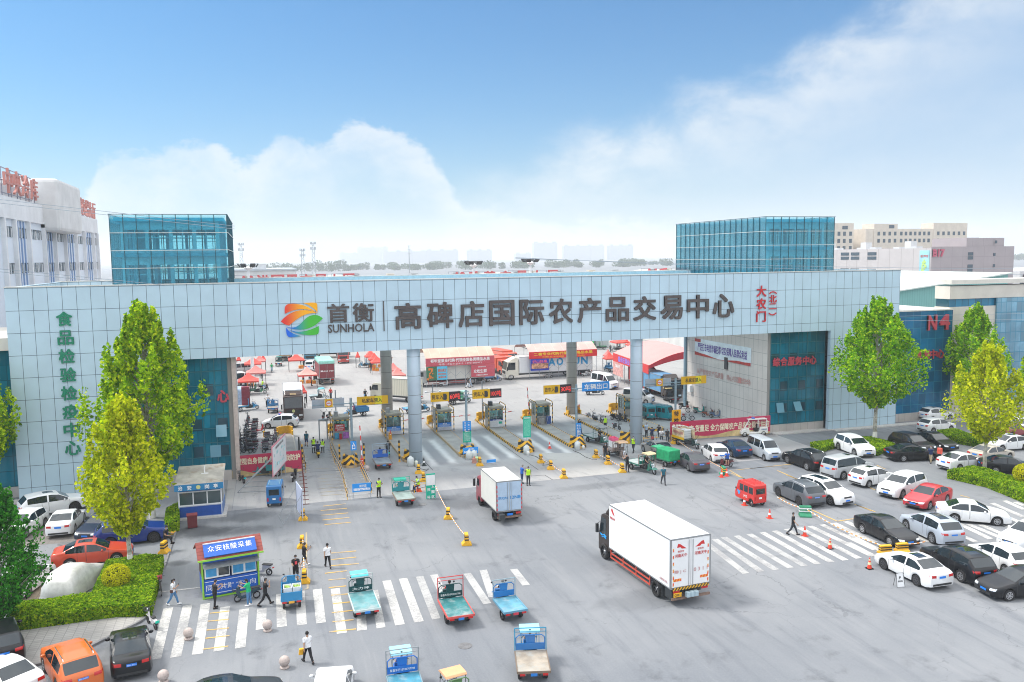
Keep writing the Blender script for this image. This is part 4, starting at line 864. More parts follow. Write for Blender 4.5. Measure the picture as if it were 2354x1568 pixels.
def wheels2(kind,cR,cF,away=None):
 K=KIND[kind]; R,F=Vector(cR[:2]),Vector(cF[:2]); d=(F-R).normalized(); n=Vector((-d.y,d.x)); mid=(R+F)/2
 if n.dot(mid)<0:n=-n
 c=mid+n*(K['W']/2-.12)-d*(K['L']/2-K['fo']-K['wb']/2)*-1
 return(c.x,c.y),atan2(d.y,d.x)
def ends2(kind,A,B,rear=True):
 K=KIND[kind]; A,B=Vector(A[:2]),Vector(B[:2]); d=(B-A).normalized(); n=Vector((-d.y,d.x)); mid=(A+B)/2
 if n.dot(mid)<0:n=-n
 c=mid+n*K['L']/2; return(c.x,c.y),atan2(n.y,n.x)if rear else atan2(-n.y,-n.x)
def one(kind,pt,head,which):
 K=KIND[kind]; h=radians(head); d=Vector((cos(h),sin(h))); n=Vector((-sin(h),cos(h)))
 x=(K['L']/2-K['fo'])if which[0]=='F' else(K['L']/2-K['fo']-K['wb']); y=(K['W']/2-.12)*(1 if which[1]=='L' else-1)
 c=Vector(pt[:2])-d*x-n*y; return(c.x,c.y),h
def wheel(parent,x,y,r,w,rimmat=None,name='wheel'):
 key=('w',r,w)
 if key not in CARMESH:
  t=MB(); t.lathe([(r*.72,-w/2),(r*.93,-w/2),(r,-w*.25),(r,w*.25),(r*.93,w/2),(r*.72,w/2)],n=16); t.f=t.f[:-2]; t.m=t.m[:-2]
  n=16; k=5*n; t.add([t.v[i]for i in range(n)]+[t.v[k+i]for i in range(n)],[(i,(i+1)%n,n+(i+1)%n,n+i)for i in range(n)])
  R=Matrix.Rotation(pi/2,4,'X'); t.xform(R)
  d=MB(); d.cyl((0,-w*.3,0),(0,w*.3,0),r*.16,n=8)
  for k in range(8):a=2*pi*k/8; d.cyl((0,0,0),(r*.76*cos(a),0,r*.76*sin(a)),.03*r/.3,n=4)
  CARMESH[key]=(t.mesh('wheel',[None]),d.mesh('rim',[None]))
 a,b=CARMESH[key]; o=put(name,a,rubber,parent,(x,y,r)); put('rim',b,rimmat or rimm,o); return o
def scooter(label,col,loc,rz,group='scooters and motorbikes',style='scooter',seatcol=(.03,.03,.032),basket=True,box=None,name=None,plate=None):
 c=paint(col); t=thing(name or('moped' if style=='moped' else 'scooter'),label,'scooter',loc,rz,group)
 wheel(t,.58,0,.23,.1); wheel(t,-.55,0,.23,.1)
 b=MB()
 if style=='scooter':
  b.prism([(-.85,.52),(-.7,.72),(-.15,.7),(-.08,.36),(.3,.3),(.42,.45),(.5,.95),(.6,.98),(.66,.6),(.55,.3),(.35,.2),(-.2,.2),(-.3,.42),(-.55,.52)],'y',-.14,.14)
  b.box(.36,.8,-.08,.08,.47,.52)
 else:
  b.tube([(-.5,0,.24),(-.2,0,.3),(.3,0,.28),(.48,0,.75)],.05,6); b.prism([(-.7,.48),(-.6,.58),(-.1,.58),(-.05,.3),(-.35,.26)],'y',-.1,.1); b.box(-.82,-.3,-.06,.06,.48,.52); b.box(.38,.8,-.06,.06,.48,.51)
 b.build('body',c,t,bevel=.03)
 m=MB(); m.cyl((.58,0,.23),(.42,0,1.0),.035,n=6); m.cyl((-.55,-.12,.23),(-.4,-.12,.5),.025,n=5); m.build('fork',darkmetal,t)
 h=MB(); h.tube([(.32,-.33,1.03),(.42,-.2,1.05),(.44,0,1.0),(.42,.2,1.05),(.32,.33,1.03)],.02,5)
 for s in(1,-1):h.cyl((.4,.25*s,1.05),(.42,.32*s,1.2),.01,n=4); h.ball((.42,.34*s,1.24),(.02,.06,.04),6,4)
 h.build('handlebar',darkmetal,t)
 s=MB(); s.box(-.8,-.1,-.15,.15,.7,.78)if style=='scooter' else s.box(-.45,-.1,-.12,.12,.62,.7); s.build('seat',flat(seatcol),t,bevel=.04)
 l=MB(); l.ball((.56,0,.88),(.05,.08,.06),8,5); l.build('headlight',lampclear,t); l=MB(); l.box(-.9,-.84,-.08,.08,.52,.58); l.build('taillight',lampred,t)
 if basket:
  k=MB()
  for z in(.75,.83,.92):k.tube([(.62,-.14,z),(.86,-.16,z),(.86,.16,z),(.62,.14,z),(.62,-.14,z)],.008,4)
  for y in(-.15,0,.15):k.cyl((.86,y,.72),(.86,y,.94),.008,n=4)
  k.box(.62,.86,-.14,.14,.715,.725); k.build('basket',darkmetal,t)
 if box:k=MB(); k.box(-.98,-.62,-.18,.18,.8,1.1); k.build('top_box',flat(box),t,bevel=.03)
 if plate:k=MB(); k.box(-.93,-.91,-.11,.11,.5,.64); k.build('number_plate',flat(plate),t)
 return t
def bicycle(label,col,loc,rz):
 t=thing('bicycle',label,'bicycle',loc,rz); wheel(t,.53,0,.33,.045); wheel(t,-.53,0,.33,.045); m=MB()
 m.tube([(-.53,.03,.33),(-.1,.03,.3),(.38,0,.75)],.018,5); m.tube([(-.53,.03,.33),(-.2,0,.72),(.36,0,.82)],.016,5); m.cyl((-.1,0,.3),(-.22,0,.85),.018,n=5); m.cyl((.53,0,.33),(.36,0,.95),.018,n=5); m.build('frame',paint(col),t)
 m=MB(); m.box(-.36,-.1,-.07,.07,.85,.9); m.build('saddle',rubber,t,bevel=.02); m=MB(); m.tube([(.25,-.28,1.),(.36,-.1,1.),(.36,.1,1.),(.25,.28,1.)],.014,5); m.build('handlebar',darkmetal,t)
 m=MB(); m.box(.44,.7,-.15,.15,.72,.92); m.build('basket',flat((.35,.05,.05)),t); return t
def tricycle(label,col,loc,rz,bedcol=None,edge=None,frame=None,roof=None,roofq=None,back=True,bed=(2.0,1.25),headframe=True,wall=0.,plate=None,script=None,group='flatbed tricycles',lamps=False,name='cargo_tricycle',reach=1.72,tall=1.0):
 c=paint(col); t=thing(name,label,'tricycle',loc,rz,group); L,Wb=bed; zb=.72; xb=-.15
 wheel(t,1.25,0,.27,.12); wheel(t,xb-L*.62,Wb/2-.12,.3,.16); wheel(t,xb-L*.62,-Wb/2+.12,.3,.16)
 em=flat(edge)if edge else c; fm=flat(frame)if frame else c; bm=mat('bed_%02d%02d%02d'%tuple(int(k*99)for k in(bedcol or col)),bedcol or col,.6,var=.25,scale=1.2,dirt=(.34,.38,.38),dscale=.9,dlo=.42,dhi=.7)
 m=MB(); m.box(xb-L,xb,-Wb/2,Wb/2,zb,zb+.04); m.build('load_bed',bm,t)
 m=MB(); m.box(xb-L-.03,xb-L,-Wb/2-.03,Wb/2+.03,zb-.06,zb+.07); m.box(xb-L,xb,-Wb/2-.05,-Wb/2,zb-.06,zb+.07); m.box(xb-L,xb,Wb/2,Wb/2+.05,zb-.06,zb+.07); m.build('bed_edge',em,t)
 m=MB(); m.box(xb-L+.05,xb+.5,-.36,-.28,zb-.22,zb-.02); m.box(xb-L+.05,xb+.5,.28,.36,zb-.22,zb-.02); m.cyl((xb-L*.62,-Wb/2+.1,.3),(xb-L*.62,Wb/2-.1,.3),.05,n=6); m.box(xb-.2,xb+.6,-.25,.25,.3,.62); m.tube([(xb+.3,0,.5),(xb+.8,0,.42),(1.0,0,.8)],.045,6); m.build('chassis',darkmetal,t)
 if wall:
  m=MB()
  for y in(-Wb/2,Wb/2):m.box(xb-L,xb,y-.02,y+.02,zb+.07,zb+.07+wall)
  m.box(xb-L-.02,xb-L+.02,-Wb/2,Wb/2,zb+.07,zb+.07+wall); m.box(xb-.02,xb+.02,-Wb/2,Wb/2,zb+.07,zb+.07+wall); m.build('side_board',c,t)
  m=MB(); [m.cyl((xb-L,y,zb+.09+wall),(xb,y,zb+.09+wall),.025,n=5)for y in(-Wb/2,Wb/2)]; m.build('rail',em,t)
 if back:
  m=MB(); m.box(xb+.0,xb+.05,-Wb/2+.02,Wb/2-.02,zb+.08,zb+.42); m.build('head_board',c,t)
  m=MB(); m.tube([(xb+.02,-Wb/2+.04,zb+.3),(xb+.02,-Wb/2+.04,zb+.72),(xb+.02,-Wb/2+.2,zb+.86),(xb+.02,Wb/2-.2,zb+.86),(xb+.02,Wb/2-.04,zb+.72),(xb+.02,Wb/2-.04,zb+.3)],.03,6); m.build('head_rail',c,t)
  m=MB(); m.prism([(-.2,zb+.2),(.2,zb+.2),(.27,zb+.84),(-.27,zb+.84)],'x',xb+.055,xb+.12); m.build('seat_back',c,t,bevel=.02)
 if headframe:
  m=MB(); z1=zb+tall
  for y in(-Wb/2-.02,Wb/2+.02):m.cyl((xb-.03,y,zb-.04),(xb-.03,y,z1),.028,n=6)
  m.cyl((xb-.03,-Wb/2-.02,z1),(xb-.03,Wb/2+.02,z1),.03,n=6); m.cyl((xb-.03,-Wb/2-.02,z1-.2),(xb-.03,Wb/2+.02,z1-.2),.02,n=6)
  m.build('head_frame',fm,t)
 m=MB(); m.box(xb+.12,xb+.5,-.3,.3,.66,.8); m.build('seat',rubber,t,bevel=.04)
 m=MB(); m.prism([(.55,.3),(.62,.95),(.72,1.0),(.85,.62),(1.25,.62),(1.45,.5),(1.25,.56),(.9,.5),(.75,.3)],'y',-.3,.3); m.box(xb+.5,.62,-.3,.3,.3,.35); m.build('front_shield',c,t,bevel=.03)
 m=MB(); m.cyl((1.25,.08,.27),(.92,.08,1.0),.03,n=6); m.cyl((1.25,-.08,.27),(.92,-.08,1.0),.03,n=6); m.build('fork',chrome,t)
 m=MB(); m.tube([(.62,-.4,1.08),(.85,-.25,1.1),(.9,0,1.02),(.85,.25,1.1),(.62,.4,1.08)],.02,5)
 for s in(1,-1):m.cyl((.78,.3*s,1.1),(.82,.42*s,1.3),.012,n=4); m.ball((.82,.44*s,1.34),(.02,.08,.055),6,4)
 m.build('handlebar',darkmetal,t)
 m=MB(); m.ball((1.08,0,.92),(.09,.1,.09),8,6); m.build('headlight',lampclear,t)
 if roof:
  rm=flat(roof); m=MB(); z=reach
  m.prism([(xb+.1,z-.05),(xb+.16,z+.03),(.75,z+.05),(.92,z-.06),(.92,z-.1),(xb+.1,z-.09)],'y',-.52,.52); m.build('roof',rm,t,bevel=.03)
  m=MB()
  for y in(-.46,.46):m.tube([(.8,y,z-.06),(1.0,y*.9,1.0),(.9,y*.8,.5)],.018,5); m.cyl((xb+.14,y,z-.05),(xb+.14,y,zb),.018,n=5)
  m.build('roof_post',fm if frame else darkmetal,t)
 for s in(1,-1):m=MB(); m.box(xb-L-.06,xb-L-.03,s*Wb*.36-.13,s*Wb*.36+.13,zb-.15,zb-.05); m.build('taillight',lampred,t)
 m=MB(); m.box(xb-L-.05,xb-L-.03,-.16,.16,zb-.18,zb-.04); m.build('number_plate',flat(plate or(.02,.2,.6)),t)
 if script:text(t,script,(xb-.01,0,zb+.25),(0,-1,0),(0,0,1),Wb*.8 if len(script)>3 else Wb*.7,.14 if len(script)>3 else .17,whitetxt,.01)
 return t
def box_trike(label,col,loc,rz,roofc=None,group=None,cat='tricycle',name='enclosed_tricycle',L=2.3,W=1.2,H=1.75,rackc=None,script=None,livery=None):
 c=paint(col); t=thing(name,label,cat,loc,rz,group); r=.28
 wheel(t,L/2-.28,0,r,.12); wheel(t,-L/2+.42,W/2-.1,r,.14); wheel(t,-L/2+.42,-W/2+.1,r,.14)
 m=MB(); m.prism([(-L/2,.32),(-L/2-.02,.95),(-L/2+.04,H-.06),(-L/2+.12,H),(L/2-.6,H+.02),(L/2-.42,H-.05),(L/2-.12,1.0),(L/2,.8),(L/2,.42),(L/2-.12,.3),(-.3,.28),(-L/2+.75,.3),(-L/2+.66,.55),(-L/2+.42,.64),(-L/2+.18,.55),(-L/2+.1,.32)],'y',-W/2,W/2); m.build('body',c,t,bevel=.05)
 for k,(a,b)in enumerate(((-L/2+.15,-L/2+.68),(-L/2+.8,-L/2+1.28),(-L/2+1.4,-L/2+1.86))):
  for s in(1,-1):m=MB(); m.box(a,b,s*(W/2+.004)-.004,s*(W/2+.004)+.004,1.02,H-.24); m.build('side_window',carglass,t)
 m=MB(); m.box(-L/2-.03,-L/2-.012,-W*.33,W*.33,1.06,H-.3); m.build('rear_window',carglass,t)
 m=MB(); a=Vector((L/2-.40,0,H-.12)); b=Vector((L/2-.13,0,1.06)); m.quad((a.x+.02,-W*.42,a.z),(b.x+.02,-W*.42,b.z),(b.x+.02,W*.42,b.z),(a.x+.02,W*.42,a.z)); m.build('windscreen',carglass,t)
 for s in(1,-1):m=MB(); m.box(-L/2-.035,-L/2-.005,s*W*.4-.05,s*W*.4+.05,.55,.85); m.build('taillight',lampred,t)
 m=MB(); m.box(-L/2-.04,-L/2-.02,-.13,.13,.66,.8); m.build('number_plate',white,t)
 rk=MB(); z=H+.1
 for y in(-W*.36,W*.36):rk.cyl((-L/2+.2,y,z),(.35,y,z),.018,n=5)
 for x in(-L/2+.2,-L/2+.55,-L/2+.9,-L/2+1.25,.35):rk.cyl((x,-W*.36,z),(x,W*.36,z),.016,n=5); rk.cyl((x,-W*.36,H-.02),(x,-W*.36,z),.014,n=4); rk.cyl((x,W*.36,H-.02),(x,W*.36,z),.014,n=4)
 rk.build('roof_rack',flat(rackc)if rackc else c,t); m=MB(); m.ball((L/2-.3,W/2+.12,1.1),(.04,.05,.1),6,5); m.ball((L/2-.3,-W/2-.12,1.1),(.04,.05,.1),6,5); m.build('wing_mirror',plast,t)
 return t
def lorry(label,cabc,loc,rz,box=(6.8,2.4,2.5),boxc=(.8,.8,.81),zf=1.05,cab=(2.0,2.3,2.1),group=None,rear=None,corr=False,canvas=None,rail=None,roofair=True,nw=2,name='box_lorry',cat='lorry',roofc=None,wr=.5):
 t=thing(name,label,cat,loc,rz,group); BL,BW,BH=box; CL,CW,CH=cab; x0=-BL/2; x1=BL/2; cm=paint(cabc)
 bmt=mat_grid('corrugated_%d'%int(boxc[2]*99),boxc,tuple(k*.75 for k in boxc),.3,50.,lw=.08,rough=.5)if corr else mat('lorry_box_%02d%02d'%(int(boxc[0]*99),int(boxc[2]*99)),boxc,.4,var=.04,scale=.8)
 m=MB(); m.box(x0,x1,-BW/2,BW/2,zf,zf+BH); m.build('cargo_box',bmt,t,bevel=.02)
 tr=mat('box_trim',(.35,.36,.37),.4,.5); m=MB()
 for y in(-BW/2,BW/2):
  for z in(zf-.02,zf+BH-.05):m.box(x0+.01,x1,y-.02,y+.02,z,z+.07)
 for y in(-BW/2,BW/2):m.box(x0-.03,x0+.03,y-.05,y+.05,zf,zf+BH)
 m.box(x0-.03,x0+.03,-BW/2,BW/2,zf+BH-.06,zf+BH+.02); m.box(x0-.03,x0+.03,-BW/2,BW/2,zf-.05,zf+.05); m.build('box_frame',tr,t)
 dm=flat(rear)if rear else bmt
 for s in(1,-1):m=MB(); m.box(x0-.045,x0-.005,min(s*.03,s*(BW/2-.07)),max(s*.03,s*(BW/2-.07)),zf+.07,zf+BH-.08); d=m.build('rear_door',dm,t); m=MB(); m.cyl((x0-.07,s*.14,zf+.1),(x0-.07,s*.14,zf+BH-.12),.018,n=5); m.build('lock_bar',tr,d)
 m=MB(); m.box(x0+.1,x1+CL,-.45,-.33,zf-.3,zf-.03); m.box(x0+.1,x1+CL,.33,.45,zf-.3,zf-.03); m.box(x0+.05,x1+CL*.5,-.3,.3,zf-.4,zf-.25); m.build('chassis',darkmetal,t)
 m=MB(); xc=x1+.12; zc=zf-.42; xe=xc+CL
 prof=[(xc,zc),(xc,zc+CH-.1),(xc+.15,zc+CH),(xe-.75,zc+CH),(xe-.42,zc+CH-.14),(xe-.06,zc+1.05),(xe,zc+.95),(xe,zc-.1),(xe-.1,zc-.28),(xe-.45,zc-.28),(xe-.52,zc+.08),(xe-.8,zc+.24),(xe-1.1,zc+.24),(xe-1.36,zc+.02),(xe-1.42,zc-.1)]
 m.prism(prof,'y',-CW/2,CW/2); m.build('cab',cm,t,bevel=.06)
 a,b=(xe-.38,zc+CH-.22),(xe-.07,zc+1.12); m=MB(); m.quad((a[0]+.03,-CW*.44,a[1]),(b[0]+.03,-CW*.44,b[1]),(b[0]+.03,CW*.44,b[1]),(a[0]+.03,CW*.44,a[1])); m.build('windscreen',carglass,t)
 for s in(1,-1):
  m=MB(); y=s*(CW/2+.006); m.prism([(xc+.6,zc+1.08),(xe-.22,zc+1.08),(xe-.5,zc+CH-.28),(xc+.6,zc+CH-.28)],'y',y-.006,y+.006); m.build('side_window',carglass,t)
  m=MB(); m.box(xe-.28,xe-.12,s*(CW/2+.2)-.09,s*(CW/2+.2)+.09,zc+1.0,zc+1.6); m.cyl((xe-.2,s*CW/2,zc+1.7),(xe-.2,s*(CW/2+.2),zc+1.6),.02,n=5); m.build('wing_mirror',plast,t)
  m=MB(); m.box(xe-.02,xe+.02,s*CW*.36-.22,s*CW*.36+.22,zc+.05,zc+.28); m.build('headlight',lampclear,t)
  m=MB(); m.box(x0-.06,x0-.01,s*BW*.36-.22,s*BW*.36+.22,zf-.28,zf-.13); m.build('taillight',lampred,t)
 m=MB(); m.box(xe-.01,xe+.025,-CW*.34,CW*.34,zc+.4,zc+.85); m.build('grille',plast,t); m=MB(); m.box(xe-.1,xe+.03,-CW*.48,CW*.48,zc-.26,zc+.0); m.build('bumper',cm,t)
 xw=[xe-.95,x0+BL*.22]+([x0+BL*.22+1.15]if nw==3 else[])
 for i,x in enumerate(xw):
  for s in(1,-1):
   wheel(t,x,s*(BW/2-.2),wr,.3 if i==0 else .42)
 m=MB(); [m.box(x0+BL*.22-wr-.25,x0+BL*.22-wr-.2,s*(BW/2-.22)-.22,s*(BW/2-.22)+.22,.3,zf-.05)for s in(1,-1)]; m.box(x0+BL*.22-wr-1.15,x0+BL*.22-wr-.4,BW/2-.5,BW/2-.1,.4,zf-.1); m.build('mud_flap',darkmetal,t)
 if rail:
  rm_=flat(rail)
  for s in(1,-1):
   m=MB(); xa,xb_=x0+BL*.22+wr+.3,x1-.1; y=s*(BW/2-.1)
   for z in(.45,.75):m.box(xa,xb_,y-.02,y+.02,z-.05,z+.05)
   for k in range(4):x=xa+(xb_-xa)*k/3; m.box(x-.04,x+.04,y-.021,y+.021,.4,zf-.05)
   m.build('side_guard',rm_,t)
 m=MB(); m.box(x0-.12,x0-.02,-BW/2+.05,BW/2-.05,.42,.56); m.cyl((x0-.05,-.4,.5),(x0+.3,-.4,zf-.2),.03,n=5); m.cyl((x0-.05,.4,.5),(x0+.3,.4,zf-.2),.03,n=5); m.build('underrun_bar',mat('rusty_bar',(.2,.13,.1),.8,var=.3),t)
 if roofair:m=MB(); m.prism([(xc+.1,zc+CH-.02),(xc+.1,zc+CH+.55),(xc+.5,zc+CH+.55),(xe-.65,zc+CH+.02)],'y',-CW*.42,CW*.42); m.build('roof_fairing',cm,t,bevel=.05)
 t['_dims']=(x0,x1,zf,xe,zc)
 return t
# ================================================================ people: one continuous body per pose, clothing as shells grown from it
import numpy as np
TMP=bpy.data.scenes.new('pose_workbench')
BODY={}
def pose_body(key,legL=(0,0),legR=(0,0),armL=(5,12,8),armR=(5,12,8),lean=0.,nod=0.,turn=0.,child=1.):
 if key in BODY:return BODY[key]
 R=radians; pel=Vector((0,0,.93)); sd=Vector((sin(R(lean)),0,cos(R(lean))))
 B={}; spine=pel+sd*.24; chest=pel+sd*.42; neck=pel+sd*.56; hd=Vector((sin(R(lean+nod)),0,cos(R(lean+nod)))); head=neck+hd*.13; crown=neck+hd*.215
 caps=[]
 def bone(n,p0,p1,r0,r1):caps.append((n,Vector(p0),Vector(p1),r0,r1))
 for y in(-.055,.055):bone('torso',pel+Vector((0,y*1.3,.0)),spine+Vector((0,y,0)),.105,.098); bone('torso',spine+Vector((0,y,0)),chest+Vector((0,y*1.5,.02)),.1,.108)
 bone('torso',chest+Vector((0,-.12,.06)),chest+Vector((0,.12,.06)),.075,.075); bone('neck',chest+sd*.08,head,.052,.05)
 bone('head',head+hd*.02,head+hd*.085,.076,.078); bone('head',head+hd*.0+Vector((.035,0,-.01)),head+hd*.03+Vector((.02,0,0)),.052,.06); fx=Vector((cos(R(lean+nod)),0,-sin(R(lean+nod))))
 bone('head',head+fx*.09+hd*.025,head+fx*.082+hd*.055,.014,.009)
 for s in(1,-1):bone('head',head+Vector((0,s*.078,0))+hd*.03,head+Vector((0,s*.08,0))+hd*.06,.014,.014)
 tips=[]
 for s,(h,k)in((1,legL),(-1,legR)):
  hip=pel+Vector((0,s*.088,-.03)); d1=Vector((sin(R(h)),s*.03,-cos(R(h)))).normalized(); kn=hip+d1*.42; a2=h-k; d2=Vector((sin(R(a2)),s*.01,-cos(R(a2)))).normalized(); an=kn+d2*.40
  fd=Vector((cos(R(a2*.5)),s*.15,sin(R(a2*.5)))).normalized(); bone('thigh',hip,kn,.088,.06); bone('shin',kn,an,.058,.04); bone('foot',an+Vector((-.04,0,-.035))+fd*.0,an+fd*.17+Vector((0,0,-.045)),.042,.036); tips.append(an.z-.085)
 hands=[]
 for s,(f,e,ab)in((1,armL),(-1,armR)):
  sh=chest+Vector((0,s*.185,.065)); d1=Vector((sin(R(f+lean)),s*sin(R(ab)),-cos(R(f+lean)))).normalized(); el_=sh+d1*.28; a2=f+e+lean; d2=Vector((sin(R(a2)),s*sin(R(ab))*.3-s*.12*(e>40),-cos(R(a2)))).normalized(); wr=el_+d2*.25
  bone('upperarm',sh,el_,.052,.042); bone('forearm',el_,wr,.04,.028)
  side=d2.cross(Vector((0,1,0))).normalized(); lat=Vector((0,1,0)); palm=wr+d2*.085
  for q_ in(-.022,0,.022):bone('hand',wr+side*q_*.6,palm+side*q_,.019,.017)
  for i,(q_,ln)in enumerate(((-.033,.062),(-.011,.076),(.011,.08),(.033,.068))):
   m=palm+side*q_+d2*ln*.55; bone('hand',palm+side*q_,m,.0105,.0095); bone('hand',m,m+(d2*.75-lat*s*.6).normalized()*ln*.5,.0095,.0085)
  th=wr+d2*.03+side*.034; bone('hand',th,th+(d2*.7+side*.7)*.05,.012,.0105); bone('hand',th+(d2*.7+side*.7)*.05,th+(d2+side*.5-lat*s*.4)*.075,.0105,.009); hands.append(palm)
 mb=MB()
 for n,p0,p1,r0,r1 in caps:
  d=p1-p0; k=max(2,int(d.length/.05)+1)
  ax=d.normalized()if d.length>1e-5 else Vector((0,0,1)); pts=[p0-ax*r0*.8,p0-ax*r0*.45]+[p0+d*i/k for i in range(k+1)]+[p1+ax*r1*.45,p1+ax*r1*.8]; rs=[r0*.55,r0*.88]+[r0+(r1-r0)*i/k for i in range(k+1)]+[r1*.88,r1*.55]
  mb.tube(pts,rs,10)
 zmin=min(tips); me0=mb.mesh('body'); o=bpy.data.objects.new('body',me0); TMP.collection.objects.link(o); md=o.modifiers.new('r','REMESH'); md.mode='VOXEL'; md.voxel_size=.0125; sm=o.modifiers.new('s','SMOOTH'); sm.iterations=2; sm.factor=.4
 with bpy.context.temp_override(scene=TMP,view_layer=TMP.view_layers[0]):dg=bpy.context.evaluated_depsgraph_get(); me=bpy.data.meshes.new_from_object(o.evaluated_get(dg))
 bpy.data.objects.remove(o); me.name='body'
 for p in me.polygons:p.use_smooth=True
 nv=[v.normal.copy()for v in me.vertices]
 C=np.array([v.co[:]for v in me.vertices]); bd=np.full(len(C),9.); bi=np.zeros(len(C),int); bt=np.zeros(len(C))
 for i,(n,p0,p1,r0,r1)in enumerate(caps):
  d=np.array(p1-p0); a0=C-np.array(p0); tt=np.clip(a0@d/max(1e-9,d@d),0,1); x=np.linalg.norm(a0-tt[:,None]*d,axis=1)-(r0+(r1-r0)*tt); m=x<bd; bd[m]=x[m]; bi[m]=i; bt[m]=tt[m]
 lab=[(caps[i][0],t)for i,t in zip(bi,bt)]; hz0=head+hd*.065
 def shell(name,test,off):
  ok=[test(v.co,*lab[v.index])for v in me.vertices]; idx={}; vs=[]; fs=[]
  for p in me.polygons:
   if sum(ok[i]for i in p.vertices)>=len(p.vertices)-1 and any(ok[i]for i in p.vertices):
    f=[]
    for i in p.vertices:
     if i not in idx:idx[i]=len(vs); vs.append(tuple(me.vertices[i].co+nv[i]*(off if ok[i]else off*.4)))
     f.append(idx[i])
    fs.append(f)
  m=bpy.data.meshes.new(name); m.from_pydata(vs,[],fs); [setattr(p,'use_smooth',True)for p in m.polygons]; m.materials.append(None); return m
 P_={'body':me,'z':zmin,'hands':hands,'head':(head,hd,fx)}; me.materials.clear(); me.materials.append(None)
 P_['shirt']=shell('shirt',lambda c,n,t:(n=='torso' and(c-pel).dot(sd)>.0)or(n=='upperarm' and t<.62)or(n=='neck' and t<.1),.016)
 P_['vest']=shell('vest',lambda c,n,t:n=='torso' and(c-pel).dot(sd)>.03 and abs(c.y)<.17,.03)
 P_['jacket']=shell('jacket',lambda c,n,t:(n=='torso' and(c-pel).dot(sd)>-.04)or n in('upperarm','forearm')or(n=='neck' and t<.1),.018)
 P_['tank']=shell('vest_top',lambda c,n,t:n=='torso' and(c-pel).dot(sd)>0 and not(abs(c.y)>.15 and(c-pel).dot(sd)>.4),.014)
 P_['trousers']=shell('trousers',lambda c,n,t:n=='thigh' or(n=='shin' and t<.9)or(n=='torso' and(c-pel).dot(sd)<=.02),.014)
 P_['shorts']=shell('shorts',lambda c,n,t:(n=='thigh' and t<.95)or(n=='torso' and(c-pel).dot(sd)<=.02),.02)
 P_['shoes']=shell('shoes',lambda c,n,t:n=='foot' or(n=='shin' and t>.95),.012)
 P_['hair']=shell('hair',lambda c,n,t:n=='head' and((c-head).dot(hd)>.085 or((c-head).dot(hd)>.0 and(c-head).dot(fx)<.0)),.012)
 P_['mask']=shell('face_mask',lambda c,n,t:n in('head','neck')and(c-head).dot(fx)>.03 and-.06<(c-head).dot(hd)<.035,.008)
 P_['cap']=shell('cap',lambda c,n,t:n=='head' and(c-head).dot(hd)>.07,.016)
 BODY[key]=P_; return P_
skin=mat('skin',(.42,.25,.17),.6,var=.08)
CLOTH=dict(black=(.012,.012,.015),white=(.75,.76,.78),navy=(.02,.04,.12),blue=(.02,.12,.5),jeans=(.08,.2,.38),green=(.01,.42,.16),red=(.6,.03,.03),grey=(.25,.26,.27),ltblue=(.4,.52,.66),khaki=(.42,.34,.22),coral=(.75,.12,.08),lime=(.5,.85,.02),teal=(.02,.12,.17),brown=(.1,.05,.04),orange=(.8,.2,.03),pink=(.7,.25,.3),purple=(.25,.06,.15),dark=(.03,.035,.045))
def cl(n):return mat('cloth_'+n,CLOTH[n],.85,var=.15,scale=6)
hairm=mat('black_hair',(.012,.01,.01),.7,var=.2,scale=20); greyhair=mat('grey_hair',(.2,.19,.18),.7)
def person(label,pose,loc,rz,top='shirt',tc='black',bottom='trousers',bc='black',shoe='black',mask=True,hair=True,vest=False,cap=None,ponytail=False,h=1.72,group='people at the gate',seat=None,hold=None,bag=None):
 P_=BODY[pose]; z=-P_['z']if seat is None else seat-.83
 t=thing('person',label,'person',(loc[0],loc[1],(loc[2]if len(loc)>2 else 0)),rz,group); s=h/1.72; t.scale=(s,s,s)
 def pt(k,m,n=None):
  if P_[k].polygons:return put(n or k,P_[k],m,t,(0,0,z))
 pt('body',skin); pt(top,cl(tc),{'tank':'vest_top'}.get(top)); pt(bottom,cl(bc)); pt('shoes',cl(shoe),'shoes')
 if hair:pt('hair',greyhair if hair=='grey' else hairm)
 if mask:pt('mask',cl('ltblue')if mask is True else cl(mask),'face_mask')
 if vest:pt('vest',mat('lime_vest',(.5,.85,.02),.6),'safety_vest')
 if cap:pt('cap',cl(cap))
 hd,hv,fx=P_['head']
 m=MB(); [m.ball(hd+fx*.078+hv*.045+Vector((0,s_*.03,z)),.009,6,4)for s_ in(1,-1)]; m.build('eyes',mat('eye_dark',(.01,.01,.01),.3),t)
 if ponytail:m=MB(); a=hd-fx*.08+hv*.07+Vector((0,0,z)); m.tube([a,a-fx*.06-Vector((0,0,.03)),a-fx*.05-Vector((0,0,.16)),a-fx*.03-Vector((0,0,.26))],[.025,.035,.03,.012],7); m.build('ponytail',hairm,t)
 if vest:m=MB(); c=hd-hv*.3+Vector((0,0,z)); [m.box(c.x-.155,c.x+.165,-.172,.172,zz,zz+.035)for zz in(1.16+z+.93-.93,1.05+z)]if False else None
 if hold=='phone':p=P_['hands'][1]; m=MB(); m.box(p.x+.01,p.x+.03,p.y-.0,p.y+.07,p.z+z-.03,p.z+z+.12); m.build('phone',plast,t)
 if bag:m=MB(); m.box(-.08,.1,-.27,-.19,1.0-.94+.86+z,1.12+z-.0); m.build('handbag',cl(bag),t,bevel=.02)
 return t
pose_body('stand',(2,4),(-3,3),(4,14,8),(-2,12,8)); pose_body('walk',(26,8),(-20,22),(-18,14,7),(22,22,7)); pose_body('stride',(32,12),(-24,16),(18,40,6),(38,100,5),4)
